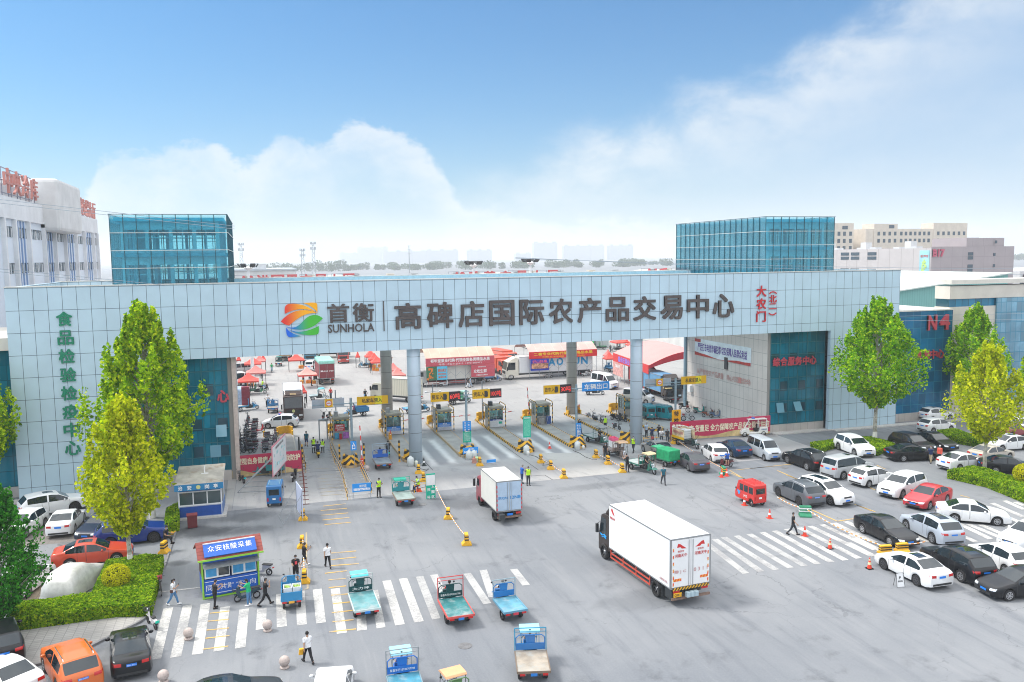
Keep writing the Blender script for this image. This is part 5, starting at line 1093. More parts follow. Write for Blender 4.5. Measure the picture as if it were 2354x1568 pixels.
pose_body('phone',(3,4),(-4,4),(28,88,5),(30,92,5),2,18); pose_body('phonewalk',(22,8),(-18,18),(-6,20,7),(32,96,5),2,15); pose_body('eat',(28,8),(-22,24),(-12,20,6),(50,125,8),3,6)
pose_body('ride',(72,62),(72,62),(42,24,14),(42,24,14),4,0); pose_body('sitphone',(80,84),(82,70),(34,70,8),(34,70,8),8,20); pose_body('sitcross',(84,86),(96,70),(14,60,14),(14,60,14),8,8)
pose_body('reach',(4,4),(-4,4),(40,60,6),(60,30,4),8,18); pose_body('back',(2,3),(-2,3),(-20,30,14),(-20,30,14),2,8); pose_body('cane',(4,4),(-4,4),(10,16,12),(26,70,10),4,10); pose_body('point',(22,10),(-18,16),(70,80,8),(50,70,8),0,-4)
bpy.data.scenes.remove(TMP)
# ================================================================ trees, hedges and shrubs
bark=mat('pale_bark',(.42,.4,.36),.85,var=.3,scale=3.,dirt=(.2,.17,.13),dscale=2.5,dlo=.5,dhi=.62); wash=mat('whitewashed_bark',(.7,.69,.66),.85,var=.12,scale=4)
LF=dict(green=leafmat('plane_foliage',(.16,.34,.008),(.38,.55,.012),(.82,.84,.03)),yellow=leafmat('yellowing_foliage',(.38,.46,.008),(.62,.64,.012),(.88,.8,.04)),dark=leafmat('dark_foliage',(.025,.17,.02),(.05,.26,.025),(.11,.38,.04)),fresh=leafmat('fresh_foliage',(.12,.34,.012),(.28,.54,.015),(.76,.84,.04)))
def tree(label,foot,H,Wd,kind,crown0,seed,n=5200,leaf=.3,lean=0.,shoots=7,light=0.):
 random.seed(seed); t=thing('plane_tree',label,'tree',(foot[0],foot[1],0),random.uniform(0,6),'roadside plane trees'); r0=H*.0135
 tr=MB(); tr.tube([(0,0,0),(.03,0,crown0*.5),(0,.04,crown0),(.06,0,H*.55),(0,0,H*.88)],[r0*1.15,r0,r0*.85,r0*.5,r0*.12],9); tk=tr.build('trunk',bark,t,smooth=True)
 w=MB(); w.tube([(0,0,0),(.012,0,1.15)],[r0*1.22,r0*1.1],10); w.build('whitewash',wash,tk)if seed%2 else None
 mb=MB(); br=MB(); zc0=crown0; Hc=H-zc0
 def rad(z):u=(z-zc0)/Hc; return Wd/2*(min(1,(u/.26)**.75)if u<.26 else max(.0,(1-((u-.26)/.74)**1.55)))*1.0
 nb=90
 for i in range(nb):
  u=(i+.5)/nb; z=zc0+Hc*(.02+.9*u**1.05); a=i*2.4+random.uniform(-.4,.4); R=rad(z)*random.uniform(.62,1.02)
  c=Vector((cos(a)*R*.66,sin(a)*R*.66,z)); tip=Vector((cos(a)*R,sin(a)*R,z+random.uniform(.25,.9)))
  br.tube([(0,0,max(zc0*.85,z-R*.9)),c*.5+Vector((0,0,(max(zc0*.85,z-R*.9)+z)*.25+z*.0)),tip],[r0*.38,r0*.22,.02],4)
  k=max(.5,R*random.uniform(.24,.36)); leaves(mb,c,(k,k,k*1.15),int(n*.011),leaf); leaves(mb,tip,(k*.5,k*.5,k*1.05),int(n*.0075),leaf,.5); leaves(mb,tip+Vector((0,0,k*.8)),(k*.3,k*.3,k*.7),int(n*.0035),leaf*.9,.6)
 for i in range(shoots):
  a=random.uniform(0,6.28); zz=zc0+Hc*random.uniform(.45,.92); R=rad(zz)*random.uniform(.5,.95); zt=min(H*1.0,zz+Hc*random.uniform(.08,.17))
  for j in range(5):leaves(mb,(cos(a)*R,sin(a)*R,zz+(zt-zz)*j/4),(.42-.05*j,.42-.05*j,.5),int(n*.0022),leaf*.9,.6)
 for j in range(7):leaves(mb,(random.uniform(-.2,.2),random.uniform(-.2,.2),zc0+Hc*(.82+.026*j)),(.9-.11*j,.9-.11*j,.55),int(n*.006),leaf)
 br.build('limbs',bark,t); mb.build('crown',LF[kind],t); return t
def gz(px,py,gp_,):return at_d(px,py,gp_[0],gp_[1])
f1=gp(350,1190); tree('largest bushy plane tree in front of the left glass wall of the gate',f1,17.4,9.2,'green',3.4,1,9000,.34,shoots=12)
f2=gp(300,1312); tree('yellowing plane tree standing in the corner of the clipped hedge',f2,11.7,5.9,'yellow',2.6,3,6000,.27,shoots=9)
f3=gp(-42,1178); tree('green plane tree cut by the left edge before the office wing',f3,13.6,7.0,'green',3.2,5,6500,.3)
f4=gp(5,1452); tree('dark green leafy tree at the lower left edge beside the parked black saloon',f4,8.2,5.0,'dark',.9,7,6500,.2,shoots=4)
f5=gp(2010,1016); tree('green plane tree standing in the small clipped hedge right of the gate',f5,15.9,9.8,'fresh',4.0,9,8500,.33,shoots=8)
f6=gp(2262,1092); tree('yellow green plane tree in the right hand hedge by the black saloons',f6,12.1,7.4,'yellow',3.3,12,5600,.27,shoots=10)
f7=gp(2232,968); tree('tall green plane tree before the N4 office block',f7,14.2,7.6,'fresh',3.0,14,6000,.31)
f8=gp(2385,1035); tree('plane tree cut by the right edge before the cream block',f8,12.6,4.8,'green',3.,15,4500,.3)
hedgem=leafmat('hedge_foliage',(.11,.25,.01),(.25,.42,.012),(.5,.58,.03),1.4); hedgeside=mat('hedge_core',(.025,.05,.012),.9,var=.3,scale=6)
def inside(p,poly):
 c=False; n=len(poly)
 for i in range(n):
  (x1,y1),(x2,y2)=poly[i],poly[i-1]
  if(y1>p[1])!=(y2>p[1])and p[0]<(x2-x1)*(p[1]-y1)/(y2-y1)+x1:c=not c
 return c
def hedge(label,poly,h,seed,dens=230,s=.1):
 random.seed(seed); cx=sum(p[0]for p in poly)/len(poly); cy=sum(p[1]for p in poly)/len(poly); loc=[(p[0]-cx,p[1]-cy)for p in poly]
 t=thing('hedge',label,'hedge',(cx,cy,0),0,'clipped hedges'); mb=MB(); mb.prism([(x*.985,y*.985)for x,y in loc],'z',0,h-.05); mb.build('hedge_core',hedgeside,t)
 m=MB(); xs=[p[0]for p in loc]; ys=[p[1]for p in loc]; A=(max(xs)-min(xs))*(max(ys)-min(ys))
 def leafq(p,nrm):
  d=(Vector(nrm)*1.1+Vector((random.gauss(0,.55),random.gauss(0,.55),random.gauss(0,.45)+.25))).normalized(); a=d.orthogonal().normalized(); a.rotate(Matrix.Rotation(random.uniform(0,6.28),3,d)); b=d.cross(a); k=s*random.uniform(.7,1.4)
  o=len(m.v); m.v+=[tuple(p-a*k*.6),tuple(p+b*k*.45+d*k*.15),tuple(p+a*k*.65),tuple(p-b*k*.45+d*k*.1)]; m.f.append((o,o+1,o+2,o+3)); m.m.append(0)
 for _ in range(int(A*dens)):
  p=(random.uniform(min(xs),max(xs)),random.uniform(min(ys),max(ys)))
  if inside(p,loc):leafq(Vector((p[0],p[1],h+.035*sin(p[0]*2.3+p[1]*1.7)+random.uniform(-.05,.05))),(0,0,1))
 for i in range(len(loc)):
  a,b=Vector(loc[i]),Vector(loc[(i+1)%len(loc)]); d=b-a; n=Vector((d.y,-d.x)).normalized()
  if inside(((a+b)/2+n*.05),loc):n=-n
  for _ in range(int(d.length*h*dens)):q_=a+d*random.random()+n*random.uniform(-.03,.06); leafq(Vector((q_.x,q_.y,random.uniform(.02,h))),(n.x,n.y,.1))
 m.build('foliage',hedgem,t); return t
def hp(c,h,*pts):return[tuple(g(c,x,y,h)[:2])for x,y in pts]
hL=.85
top_=hp('R',hL,(60,985),(1060,850),(1375,845),(1495,395),(1330,385),(985,440),(930,560),(850,735),(480,790),(150,825))
hedge('L shaped clipped hedge around the yellowing tree and the round shrub',top_,hL,21,420,.11)
hedge('low clipped hedge around the foot of the tree right of the gate',hp('A',.55,(950,665),(1420,600),(1650,578),(1900,572),(2290,680),(2090,760),(1990,800),(1700,740),(1400,660),(1130,745)),.55,22,260,.12)
hedge('trimmed hedge strip behind the two black cars on the right',hp('B',.8,(985,470),(1260,450),(1720,600),(1690,660),(1500,610),(1000,530)),.8,23,260,.12)
hedge('sunlit clipped hedge at the right edge around the slim yellow tree',hp('B',.8,(1140,1100),(1500,1035),(1700,1060),(2200,1210),(2420,1290),(2420,1500),(1760,1240)),.8,24,300,.12)
hedge('dark hedge beside the security hut',hp('V',1.0,(-40,640),(100,560),(95,760),(-60,830)),1.0,25,260,.12)
def ballshrub(label,c,r,col,seed):
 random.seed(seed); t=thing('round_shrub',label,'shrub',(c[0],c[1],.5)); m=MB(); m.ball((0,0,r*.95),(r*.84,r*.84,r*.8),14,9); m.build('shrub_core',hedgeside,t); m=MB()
 for _ in range(int(r*r*4200)):
  d=Vector((random.gauss(0,1),random.gauss(0,1),random.gauss(0,1))).normalized(); p=Vector((d.x*r,d.y*r,r*.95+d.z*r*.93))*1.0; dd=(d+Vector((random.gauss(0,.4),random.gauss(0,.4),random.gauss(0,.4)+.3))).normalized(); a=dd.orthogonal().normalized(); b=dd.cross(a); k=.1*random.uniform(.6,1.4); o=len(m.v); m.v+=[tuple(p-a*k*.6),tuple(p+b*k*.4),tuple(p+a*k*.6),tuple(p-b*k*.4)]; m.f.append((o,o+1,o+2,o+3)); m.m.append(0)
 m.build('foliage',leafmat('golden_foliage',(.45,.46,.008),(.6,.56,.01),(.75,.68,.03),2.),t)
ballshrub('round golden privet shrub clipped in the middle of the left hedge',g('R',1080,770),.82,None,31)
ballshrub('round golden shrub in the hedge at the right edge',g('B',2330,1390),.9,None,32)
# ================================================================ toll lanes: islands, booths, signs, barriers
tan=mat_stripe('worn_tan_kerb',(.5,.36,.2),(.33,.25,.16),(0,1,.3),.5,wear=.22); zkerb=mat_stripe('yellow_black_kerb_side',YEL,BLK,(0,1,.7),.62,wear=.22)
itop=mat('island_concrete',(.36,.34,.32),.9,var=.15,scale=.6,dirt=(.24,.235,.23),dscale=.5)
def arc(cx,cy,rx,ry,a0,a1,n=12):return[(cx+rx*cos(a0+(a1-a0)*i/n),cy+ry*sin(a0+(a1-a0)*i/n))for i in range(n+1)]
def island(lab,x,y0,y1,kerbm_,nose=True,guard=True,w=.95):
 t=thing('traffic_island',lab,'traffic island',(x,y0,0),0,'traffic islands between the lanes'); L=y1-y0
 out=arc(0,1.2,w,1.2,pi,2*pi)+[(w,L),(-w,L)]; inn=[(a*.86,b+.1 if b<1.3 else b-.06)for a,b in out]
 m=MB(); n=len(out); m.add([(a,b,0)for a,b in out]+[(a,b,.26)for a,b in out],[(i,(i+1)%n,n+(i+1)%n,n+i)for i in range(n)]+[tuple(range(n,2*n))]); m.build('kerb',kerbm_,t)
 m=MB(); m.add([(a,b,.262)for a,b in inn],[tuple(range(n))]); m.build('paving',itop,t)
 if nose:
  m=MB(); lo=arc(0,1.45,w*.99,1.4,pi,2*pi,14); m.prism(lo,'z',.262,.42); m.build('nose_plinth',chev,t)
  m=MB(); k=14; a_=arc(0,1.4,w*.86,1.15,pi,2*pi,k); b_=arc(0,1.42,w*.74,.8,pi,2*pi,k)
  vs=[(x_,y_,.42)for x_,y_ in a_]+[(x_,y_,1.12+.1*abs(x_))for x_,y_ in b_]+[(x_*.72,y_+.25,1.12+.1*abs(x_))for x_,y_ in b_]+[(x_*.72,y_+.3,.42)for x_,y_ in a_]; q_=k+1
  m.add(vs,[(r*q_+i,r*q_+i+1,(r+1)*q_+i+1,(r+1)*q_+i)for r in range(3)for i in range(k)]+[(0,q_,2*q_,3*q_),(k,3*q_+k,2*q_+k,q_+k)]); m.build('nose_barrier',chev,t)
 if guard:
  m=MB(); o=arc(0,L-.9,w,.85,0,pi,12); i_=arc(0,L-.95,w*.82,.68,0,pi,12); m.prism(o+i_[::-1],'z',.262,1.15); m.box(-w,-w*.8,L-1.5,L-.9,.262,.75); m.box(w*.8,w,L-1.5,L-.9,.262,.75); m.build('rear_guard',yelpaint,t)
 return t
YN=82.2
X_=dict(I2=8.5,I3=14.75,I4=20.75,I5=27.15,I6=33.15,I7=39.3,I8=45.3)
island('island with the notice booth nearest the pedestrian lane',X_['I2'],YN,100.6,tan); island('island carrying the front left round column',X_['I3'],YN,101.4,tan)
island('island under the 60 ton sign',X_['I4'],YN,101.4,tan); island('island with the green board on its chevron nose',X_['I5'],YN,101.3,zkerb); island('island with the empty booth under the 30 ton sign',X_['I6'],YN,100.8,zkerb)
island('island carrying the front right round column beside the parked mopeds',X_['I7'],YN+.3,101.2,zkerb); island('island with the temporary observation booth by the green box tricycles',X_['I8'],87.4,101,zkerb,nose=False)
island('plain island with a curved yellow guard between the scooter parking and the pedestrian lane',2.65,83.2,100.9,mat('pale_kerb',(.5,.46,.4),.9,var=.1),nose=False)
boothm=mat('booth_steel',(.4,.39,.37),.4,.5,var=.12); boothg=mat_glass('booth_glass',(.5,.72,.72),.1); roofb=mat('booth_roof',(.42,.38,.31),.7,var=.15)
posterb=mat('notice_blue',(.02,.2,.62),.5); posterw=mat('notice_white',(.6,.6,.66),.5,var=.1); greenb=mat('notice_green',(.0,.42,.28),.5)
def tlines(t,y,x0,x1,z0,z1,n,m,h=.035):
 mb=MB(); random.seed(int(abs(x0*97+z0*31))+n)
 for i in range(n):
  z=z0+(z1-z0)*(i+.5)/n; x=x0
  while x<x1-.04:
   w=min(random.uniform(.04,.11),x1-x); mb.box(x,x+w,y-.004,y,z-h/2,z+h/2); x+=w+random.uniform(.015,.05)
 mb.build('small_print',m,t)
def booth(lab,x,y,notice,unit=True,hoops=True):
 t=thing('toll_booth',lab,'toll booth',(x,y,.262),0,'toll booths'); w,d,h=.86,2.0,2.35
 m=MB(); m.box(-w,w,0,.06,0,.95); m.box(-w,-w+.06,.06,d,0,.95); m.box(w-.06,w,.06,d,0,.95); m.box(-w+.06,w-.06,d-.06,d,0,.95); m.box(-w+.06,w-.06,.06,d-.06,.02,.1); m.build('lower_panel',boothm,t)
 m=MB()
 for a in(-w+.03,w-.03):
  for b in(.03,d-.03):m.box(a-.035,a+.035,b-.035,b+.035,.95,h)
 for b in(.03,d-.03):m.box(-.03,.03,b-.03,b+.03,.95,h); m.box(-w,w,b-.03,b+.03,h-.12,h)
 for a in(-w+.03,w-.03):m.box(a-.03,a+.03,.95,1.01,.95,h)
 m.build('window_frame',boothm,t); m=MB(); m.box(-w+.06,w-.06,.025,.035,.95,h-.12); m.box(-w+.06,w-.06,d-.035,d-.025,.95,h-.12); m.box(-w+.025,-w+.035,.07,d-.07,.95,h-.12); m.box(w-.035,w-.025,.07,d-.07,.95,h-.12); m.build('window',boothg,t)
 m=MB(); m.box(-w-.12,w+.12,-.18,d+.18,h,h+.16); m.box(-w-.02,w+.02,-.1,d+.1,h+.16,h+.2); m.build('roof',roofb,t,bevel=.03)
 m=MB(); m.box(-w+.1,w-.1,.5,1.2,.6,.85); m.box(-.3,.1,.5,.8,.85,1.15); m.box(.25,.6,.6,.9,.85,1.0); m.build('desk',mat('booth_desk',(.05,.12,.1),.6),t)
 if hoops:
  for s in(-1,1):
   m=MB(); a=s*(w+.2); m.tube([(a,-.42,-.0),(a,-.42,h+.25),(a,-.25,h+.42),(a,d-.1,h+.42),(a,d+.1,h+.25),(a,d+.1,0)],.055,7); m.build('guard_hoop',zebra if s<0 else mat_stripe('yellow_black_hoop',YEL,BLK,(0,.8,1),.56),t)
  m=MB(); m.cyl((-w-.2,-.42,h-.12),(w+.2,-.42,h-.12),.06,n=7); m.build('guard_bar',zebrax,t)
 if unit:m=MB(); m.box(-.72,-.3,.5,1.15,h+.21,h+.72); m.build('air_conditioner',mat('ac_grey',(.35,.36,.36),.5)if unit==1 else darkmetal,t)
 if notice:
  k,ttl=notice; m=MB(); z0,z1=(.12,1.0); yy=-.2
  if k=='blue':m.box(-w+.05,w-.05,yy,yy+.03,.5,1.0); m.build('notice_board',posterb,t); m=MB(); m.box(-w+.05,w-.05,yy,yy+.03,.1,.495); m.build('notice_board',posterw,t); ctext(t,ttl,(0,yy-.01,.88),.5,.14,whitetxt); tlines(t,yy-.003,-.65,.65,.52,.8,3,whitetxt); tlines(t,yy-.003,-.7,.7,.14,.46,5,mat('small_print_grey',(.25,.25,.3),.7),.02)
  elif k=='white':m.box(-w+.05,w-.05,yy,yy+.03,.05,.85); m.build('notice_board',mat('board_white',(.72,.73,.74),.5),t); m=MB(); m.box(-w+.05,w-.05,yy-.004,yy+.03,.851,1.0); m.build('notice_header',mat('navy_header',(.01,.05,.3),.5),t); ctext(t,ttl,(0,yy-.01,.92),1.,.1,whitetxt); m=MB(); m.box(.25,.65,yy-.008,yy-.001,.42,.7); m.build('green_label',greenb,t); tlines(t,yy-.003,-.7,.1,.1,.8,7,mat('small_print_grey',(.25,.25,.3),.7),.025)
  elif k=='red':m.box(-.75,.35,yy,yy+.03,.95,1.75); m.build('notice_board',mat('notice_red',(.55,.03,.04),.5),t); ctext(t,'温馨提示',(-.2,yy-.01,1.6),.8,.17,whitetxt); ctext(t,'你已进入红外测温区',(-.2,yy-.01,1.33),.95,.15,whitetxt); ctext(t,'请带好口罩',(-.2,yy-.01,1.1),.6,.14,whitetxt); m=MB(); m.box(-.8,-.3,yy,yy+.05,.05,.75); m.build('poster',mat('poster_cyan',(.05,.3,.5),.5,var=.3),t); m=MB(); m.box(.15,.8,yy,yy+.05,.05,.8); m.build('poster',mat('poster_purple',(.4,.12,.45),.5,var=.4),t); m=MB(); m.box(-.28,.0,yy-.1,yy+.05,0,.65); m.build('fire_cabinet',mat('cabinet_red',(.5,.02,.03),.5),t)
  elif k=='obs':m.box(.02,.62,yy,yy+.03,1.0,1.95); m.build('notice_board',mat('board_blue',(.02,.12,.5),.5),t); [ctext(t,c_,(.32,yy-.01,z),.36 if i else .5,.2,whitetxt)for i,(c_,z)in enumerate((('临时',1.8),('观',1.56),('察',1.34),('室',1.12)))]
 return t
booth('toll booth with a red infrared notice by the pedestrian lane',X_['I2']+.3,95.2,('red','')); booth('toll booth with a grey air conditioner behind the front left column',X_['I3']+.1,95.3,('blue','提示您'))
booth('toll booth with a dark roof unit under the 60 ton sign',X_['I4']+.2,95.5,('blue','提示您'),2); booth('toll booth with a white board and green label under the 100 ton sign',X_['I5']+.2,95.3,('white','货车进场须知'),2)
booth('empty toll booth with steel trolley and blue panel under the 30 ton sign',X_['I6']+.25,95.3,None,0); booth('temporary observation booth half hidden by the front right column',X_['I8']+.1,95.6,('obs',''),0)
t=thing('steel_trolley','small steel trolley with bars before the empty toll booth','trolley',(X_['I6']-.1,94.85,.262)); m=MB(); m.box(-.35,.3,-.2,.2,.0,.75); m.build('trolley_body',boothm,t,bevel=.03); m=MB(); [m.cyl((a,-.25,0),(a+.25,-.3,1.15),.03,n=5)for a in(-.3,.5)]; m.build('prop_bar',chrome,t)
t=thing('louvre_board','navy blue louvred panel leaning on the empty toll booth','panel',(X_['I6']+.85,94.95,.262)); m=MB(); m.box(-.3,.3,0,.05,0,.95); m.build('panel_sheet',mat_grid('navy_louvre',(.02,.06,.25),(.1,.2,.5),9,.11,lw=.03),t)
def barrier(lab,x,y,ang,L=3.6,col=None,h=1.05):
 t=thing('barrier_gate',lab,'barrier',(x,y,0),0,'lift arm barriers'); m=MB(); m.box(-.17,.17,-.15,.15,0,h); m.build('cabinet',col or mat('barrier_orange',(.78,.33,.01),.5,var=.1),t,bevel=.03)
 m=MB(); a=radians(ang); m.box(-.1,L,-.03,.03,-.05,.05); o=m.build('arm',mat_stripe('arm_red_white',(.7,.05,.04),(.8,.8,.8),(1,0,0),1.0),t,loc=(.0,-.2,h-.12)); o.rotation_euler=(0,-a,0); return t
barrier('barrier with lowered arm right of the front left column',15.9,100.2,2); barrier('barrier with lowered arm right of the dark roof unit booth',21.8,100.2,2); barrier('barrier with lowered arm left of the green board',28.2,100.0,6,2.8)
barrier('orange barrier cabinet with its arm raised upright behind the empty booth',32.7,98.9,94,3.4); pB=g('L',2150,690); barrier('red orange barrier cabinet with a raised arm beside the chevron nose',pB.x,pB.y,92,3.9,mat('barrier_red',(.75,.1,.02),.5)); pB=g('K',435,262); barrier('orange barrier cabinet before the second toll booth',pB.x,pB.y,90,.4); pB=g('O',1232,1212); barrier('orange ticket cabinet behind the rear right column',pB.x,pB.y,90,.3,h=1.25)
def bollard(lab,c,x,y,h=1.35,m_=None,r=.09):p=g(c,x,y); mb=MB(); mb.cyl((0,0,0),(0,0,h),r,n=10); mb.lathe([(r*1.6,0),(r*1.6,.02),(r,.03)],n=10); o=mb.build('bollard',m_ or zebra,loc=(p.x,p.y,0)); return tag(o,lab,'bollard','banded bollards')
bollard('banded bollard left of the first chevron nose','L',1800,590,1.9); bollard('tall banded bollard right of the first chevron nose','L',2185,620,2.2); bollard('banded bollard left of the front left column nose','K',580,575,2.2); bollard('banded bollard on the red fence by the map board','L',1215,590,1.9); bollard('dark post at the far end of the red fence','L',1163,400,1.5,darkmetal); bollard('yellow post by the scooters near the curved guard','L',615,190,.7,yelpaint,.12)
polem=mat('sign_pole_grey',(.3,.4,.46),.45,.3,var=.08); signy=mat('sign_yellow',(.8,.45,.0),.5); signyb=mat('sign_yellow_patch',(.85,.72,.02),.5); signb=mat('sign_blue',(.02,.28,.75),.5); signback=mat('sign_back',(.42,.46,.52),.5,.2,var=.06); ledb=mat('led_panel',(.03,.02,.025),.4); ledr=mat('led_red',(.9,.05,.04),.5,emit=.5)
def sp(c,x,y,Y):p=py_(*q(c,x,y),Y); return p
def post(lab,c,xt,yt_,Y,rad_=.13,foot=None):
 p=sp(c,xt,yt_,Y); t=thing('sign_post',lab,'sign post',(p.x,Y,0),0,'lane sign posts'); m=MB(); m.cyl((0,0,0),(0,0,p.z),rad_,n=12); m.cyl((0,0,p.z-.65),(0,0,p.z-.5),rad_*1.5,n=12); m.build('pole',polem,t); return t,p.x,p.z
def sign(t,tx,Y,c,a,b,m,name='sign_panel',dy=-.2,th=.08,c2=None):
 A=sp(c,*a,Y+dy); B=sp(c2 or c,*b,Y+dy); mb=MB(); mb.box(A.x-tx,B.x-tx,dy-th,dy,B.z,A.z); mb.build(name,m,t); return(A.x+B.x)/2-tx,(A.z+B.z)/2,B.x-A.x,A.z-B.z,dy-th-.012
def arm(t,x0,x1,z):m=MB(); m.cyl((x0,-.05,z),(x1,-.05,z),.05,n=7); m.cyl((x0,-.05,z-.3),(x1,-.05,z-.3),.035,n=6); m.build('cross_arm',polem,t)
YP=86.6
def private(t,tx,c,a,b,c2=None):
 x,z,w,h,y=sign(t,tx,YP,c,a,b,signy,c2=c2); m=MB(); m.box(x+w*.07,x+w*.3,y,y+.008,z-h*.46,z+h*.46); m.build('sign_patch',signyb,t); ctext(t,'私家车禁入',(x-w*.02,y-.006,z),w*.64,h*.52,blacktxt,.015)
def noentry(t,tx,c,a,b,boards):
 for(p,r_)in boards:sign(t,tx,YP,c,p,r_,signback,'sign_back',dy=.15)
 x,z,w,h,y=sign(t,tx,YP,c,a,b,signy,dy=-.15); m=MB(); m.cyl((x,y,z),(x,y+.006,z),w*.38,n=24); m.build('no_entry_ring',mat('sign_red',(.7,.03,.03),.5),t); m=MB(); m.cyl((x,y-.006,z),(x,y+.001,z),w*.31,n=24); m.build('no_entry_disc',white,t); m=MB(); m.box(x-w*.24,x+w*.24,y-.014,y-.007,z-h*.05,z+h*.05); m.build('no_entry_bar',mat('sign_red',(.7,.03,.03),.5),t)
def trucks(t,tx,c,a,mid,b,num):
 A=sp(c,*a,YP-.2); Mx=sp(c,*mid,YP-.2).x; B=sp(c,*b,YP-.2); z=(A.z+B.z)/2; h=A.z-B.z; m=MB(); m.box(A.x-tx,Mx-tx,-.3,-.2,B.z,A.z); m.build('sign_panel',signy,t)
 m=MB(); m.box(Mx-tx+.002,B.x-tx,-.32,-.2,B.z,A.z); m.build('led_display',ledb,t); w=Mx-A.x; ctext(t,'货车入口',(A.x-tx+w*.46,-.312,z),w*.82,h*.5,blacktxt,.012); ctext(t,num,((Mx+B.x)/2-tx,-.332,z),(B.x-Mx)*.86,h*.62,ledr,.0,name='led_digits')
 m=MB(); m.box(A.x-tx+w*.68,A.x-tx+w*.84,-.42,-.33,z-h*.33,z+h*.33); m.build('signal_lamp',darkmetal,t)
t,tx,tz=post('grey post with the private cars no entry sign left of the front column','M',1970,950,YP); arm(t,sp('M',1360,1030,YP).x-tx,sp('N',400,985,YP).x-tx,tz-.55); private(t,tx,'M',(2065,935),(400,1035),'N'); noentry(t,tx,'M',(1562,972),(1690,1090),(((1360,985),(1562,1100)),((1695,960),(1870,1075))))
t,tx,tz=post('grey post with the 60 and 100 ton lorry entrance signs','N',1622,830,YP); arm(t,sp('N',1065,900,YP).x-tx,sp('N',2175,880,YP).x-tx,tz-.5); trucks(t,tx,'N',(1065,870),(1336,0),(1535,985),'60吨'); trucks(t,tx,'N',(1720,825),(1982,0),(2175,938),'100吨')
x,z,w,h,y=sign(t,tx,YP,'N',(1568,1318),(1700,1465),signb,'hanging_board',dy=-.18); [ctext(t,c_,(x+w*.25-w*.5*i,y,z),w*.2,h*.8 if False else None,whitetxt)for i,c_ in enumerate(())]
for i,col_ in enumerate(('一车一杆','安全行驶')):[ctext(t,c_,(x+w*(.22-.44*i),y,z+h*(.36-.24*k)),w*.2,None,whitetxt)for k,c_ in enumerate(col_)]
x,z,w,h,y=sign(t,tx,YP,'K',(1573,92),(1705,268),greenb,'hanging_board',dy=-.18); ctext(t,'温馨提示',(x,y,z+h*.42),w*.6,h*.1,whitetxt); tlines(t,y,x-w*.42,x+w*.42,z-h*.4,z+h*.32,8,whitetxt,.03)
t,tx,tz=post('grey post with the blue vehicle exit sign and the 30 ton sign','O',1195,740,YP); arm(t,sp('O',1115,800,YP).x-tx-.1,sp('O',1283,770,YP).x-tx,tz-.45); trucks(t,tx,'O',(680,757),(930,0),(1115,868),'30吨'); x,z,w,h,y=sign(t,tx,YP,'O',(1285,710),(1712,822),signb); ctext(t,'车辆出口',(x,y,z),w*.84,h*.62,whitetxt,.02)
x,z,w,h,y=sign(t,tx,YP,'J',(1188,170),(1270,428),signb,'hanging_board',dy=-.18)
for i,col_ in enumerate(('止入','禁进')):[ctext(t,c_,(x+w*(.22-.44*i),y,z+h*(.36-.16*k)),w*.34,None,whitetxt)for k,c_ in enumerate(col_)]
[ctext(t,c_,(x,y,z+h*(-.0-.28*k)),w*.62,None,whitetxt,.03)for k,c_ in enumerate('出口')]
t,tx,tz=post('grey post with a private cars no entry sign before the beige side wall','Q',795,640,YP); arm(t,sp('Q',315,710,YP).x-tx,sp('Q',1268,660,YP).x-tx,tz-.5); private(t,tx,'Q',(880,618),(1268,718)); noentry(t,tx,'Q',(490,650),(588,758),(((312,660),(488,768)),((592,640),(715,745))))
def camera_pole(lab,x,y,h):
 t=thing('camera_pole',lab,'camera pole',(x,y,0),0,'camera poles'); m=MB(); m.cyl((0,0,0),(0,0,h),.07,n=8); m.cyl((-.9,0,h-1.1),(.9,0,h-.95),.03,n=5); m.build('pole',greymetal,t)
 for s in(-1,1):m=MB(); m.box(s*.9-.12,s*.9+.12,-.25,.12,h-1.1,h-.93); m.build('camera',white,t)
p=py_(*q('N',1097,725),100.5); camera_pole('camera pole behind the 60 ton sign',p.x,100.5,p.z); p=py_(*q('N',1873,690),100.5); camera_pole('camera pole behind the 100 ton sign',p.x,100.5,p.z); p=py_(*q('M',1727,825),100.3); camera_pole('camera pole behind the no entry sign on the left',p.x,100.3,p.z)
def panel_stand(lab,cat,c,tl,br,Y,m,feet=True,name='notice_stand',th=.05):
 A=sp(c,*tl,Y); B=sp(c,*br,Y); xm=(A.x+B.x)/2; t=thing(name,lab,cat,(xm,Y,0)); w=B.x-A.x; mb=MB(); mb.box(-w/2,w/2,-th,0,max(.02,B.z),A.z); mb.build('board',m,t)
 if feet:mb=MB(); [mb.cyl((s*w*.46,.03,0),(s*w*.46,.03,A.z),.025,n=5)for s in(-1,1)]; [mb.cyl((s*w*.46,-.25,.02),(s*w*.46,.3,.02),.02,n=4)for s in(-1,1)]; mb.build('stand',greymetal,t)
 return t,w,B.z,A.z
p=g('J',420,640); t,w,z0,z1=panel_stand('tall green regulation board on a thin post above the island nose','notice board','J',(360,65),(482,388),83.2,greenb,False); mb=MB(); mb.cyl((0,.03,.4),(0,.03,z0+.1),.04,n=6); mb.build('pole',greymetal,t); ctext(t,'货车进场收费标准',(0,-.06,z1-.18),w*.84,.16,whitetxt); tlines(t,-.052,-w*.42,w*.42,z0+.15,z1-.35,20,mat('pale_green_print',(.3,.7,.55),.6),.04)
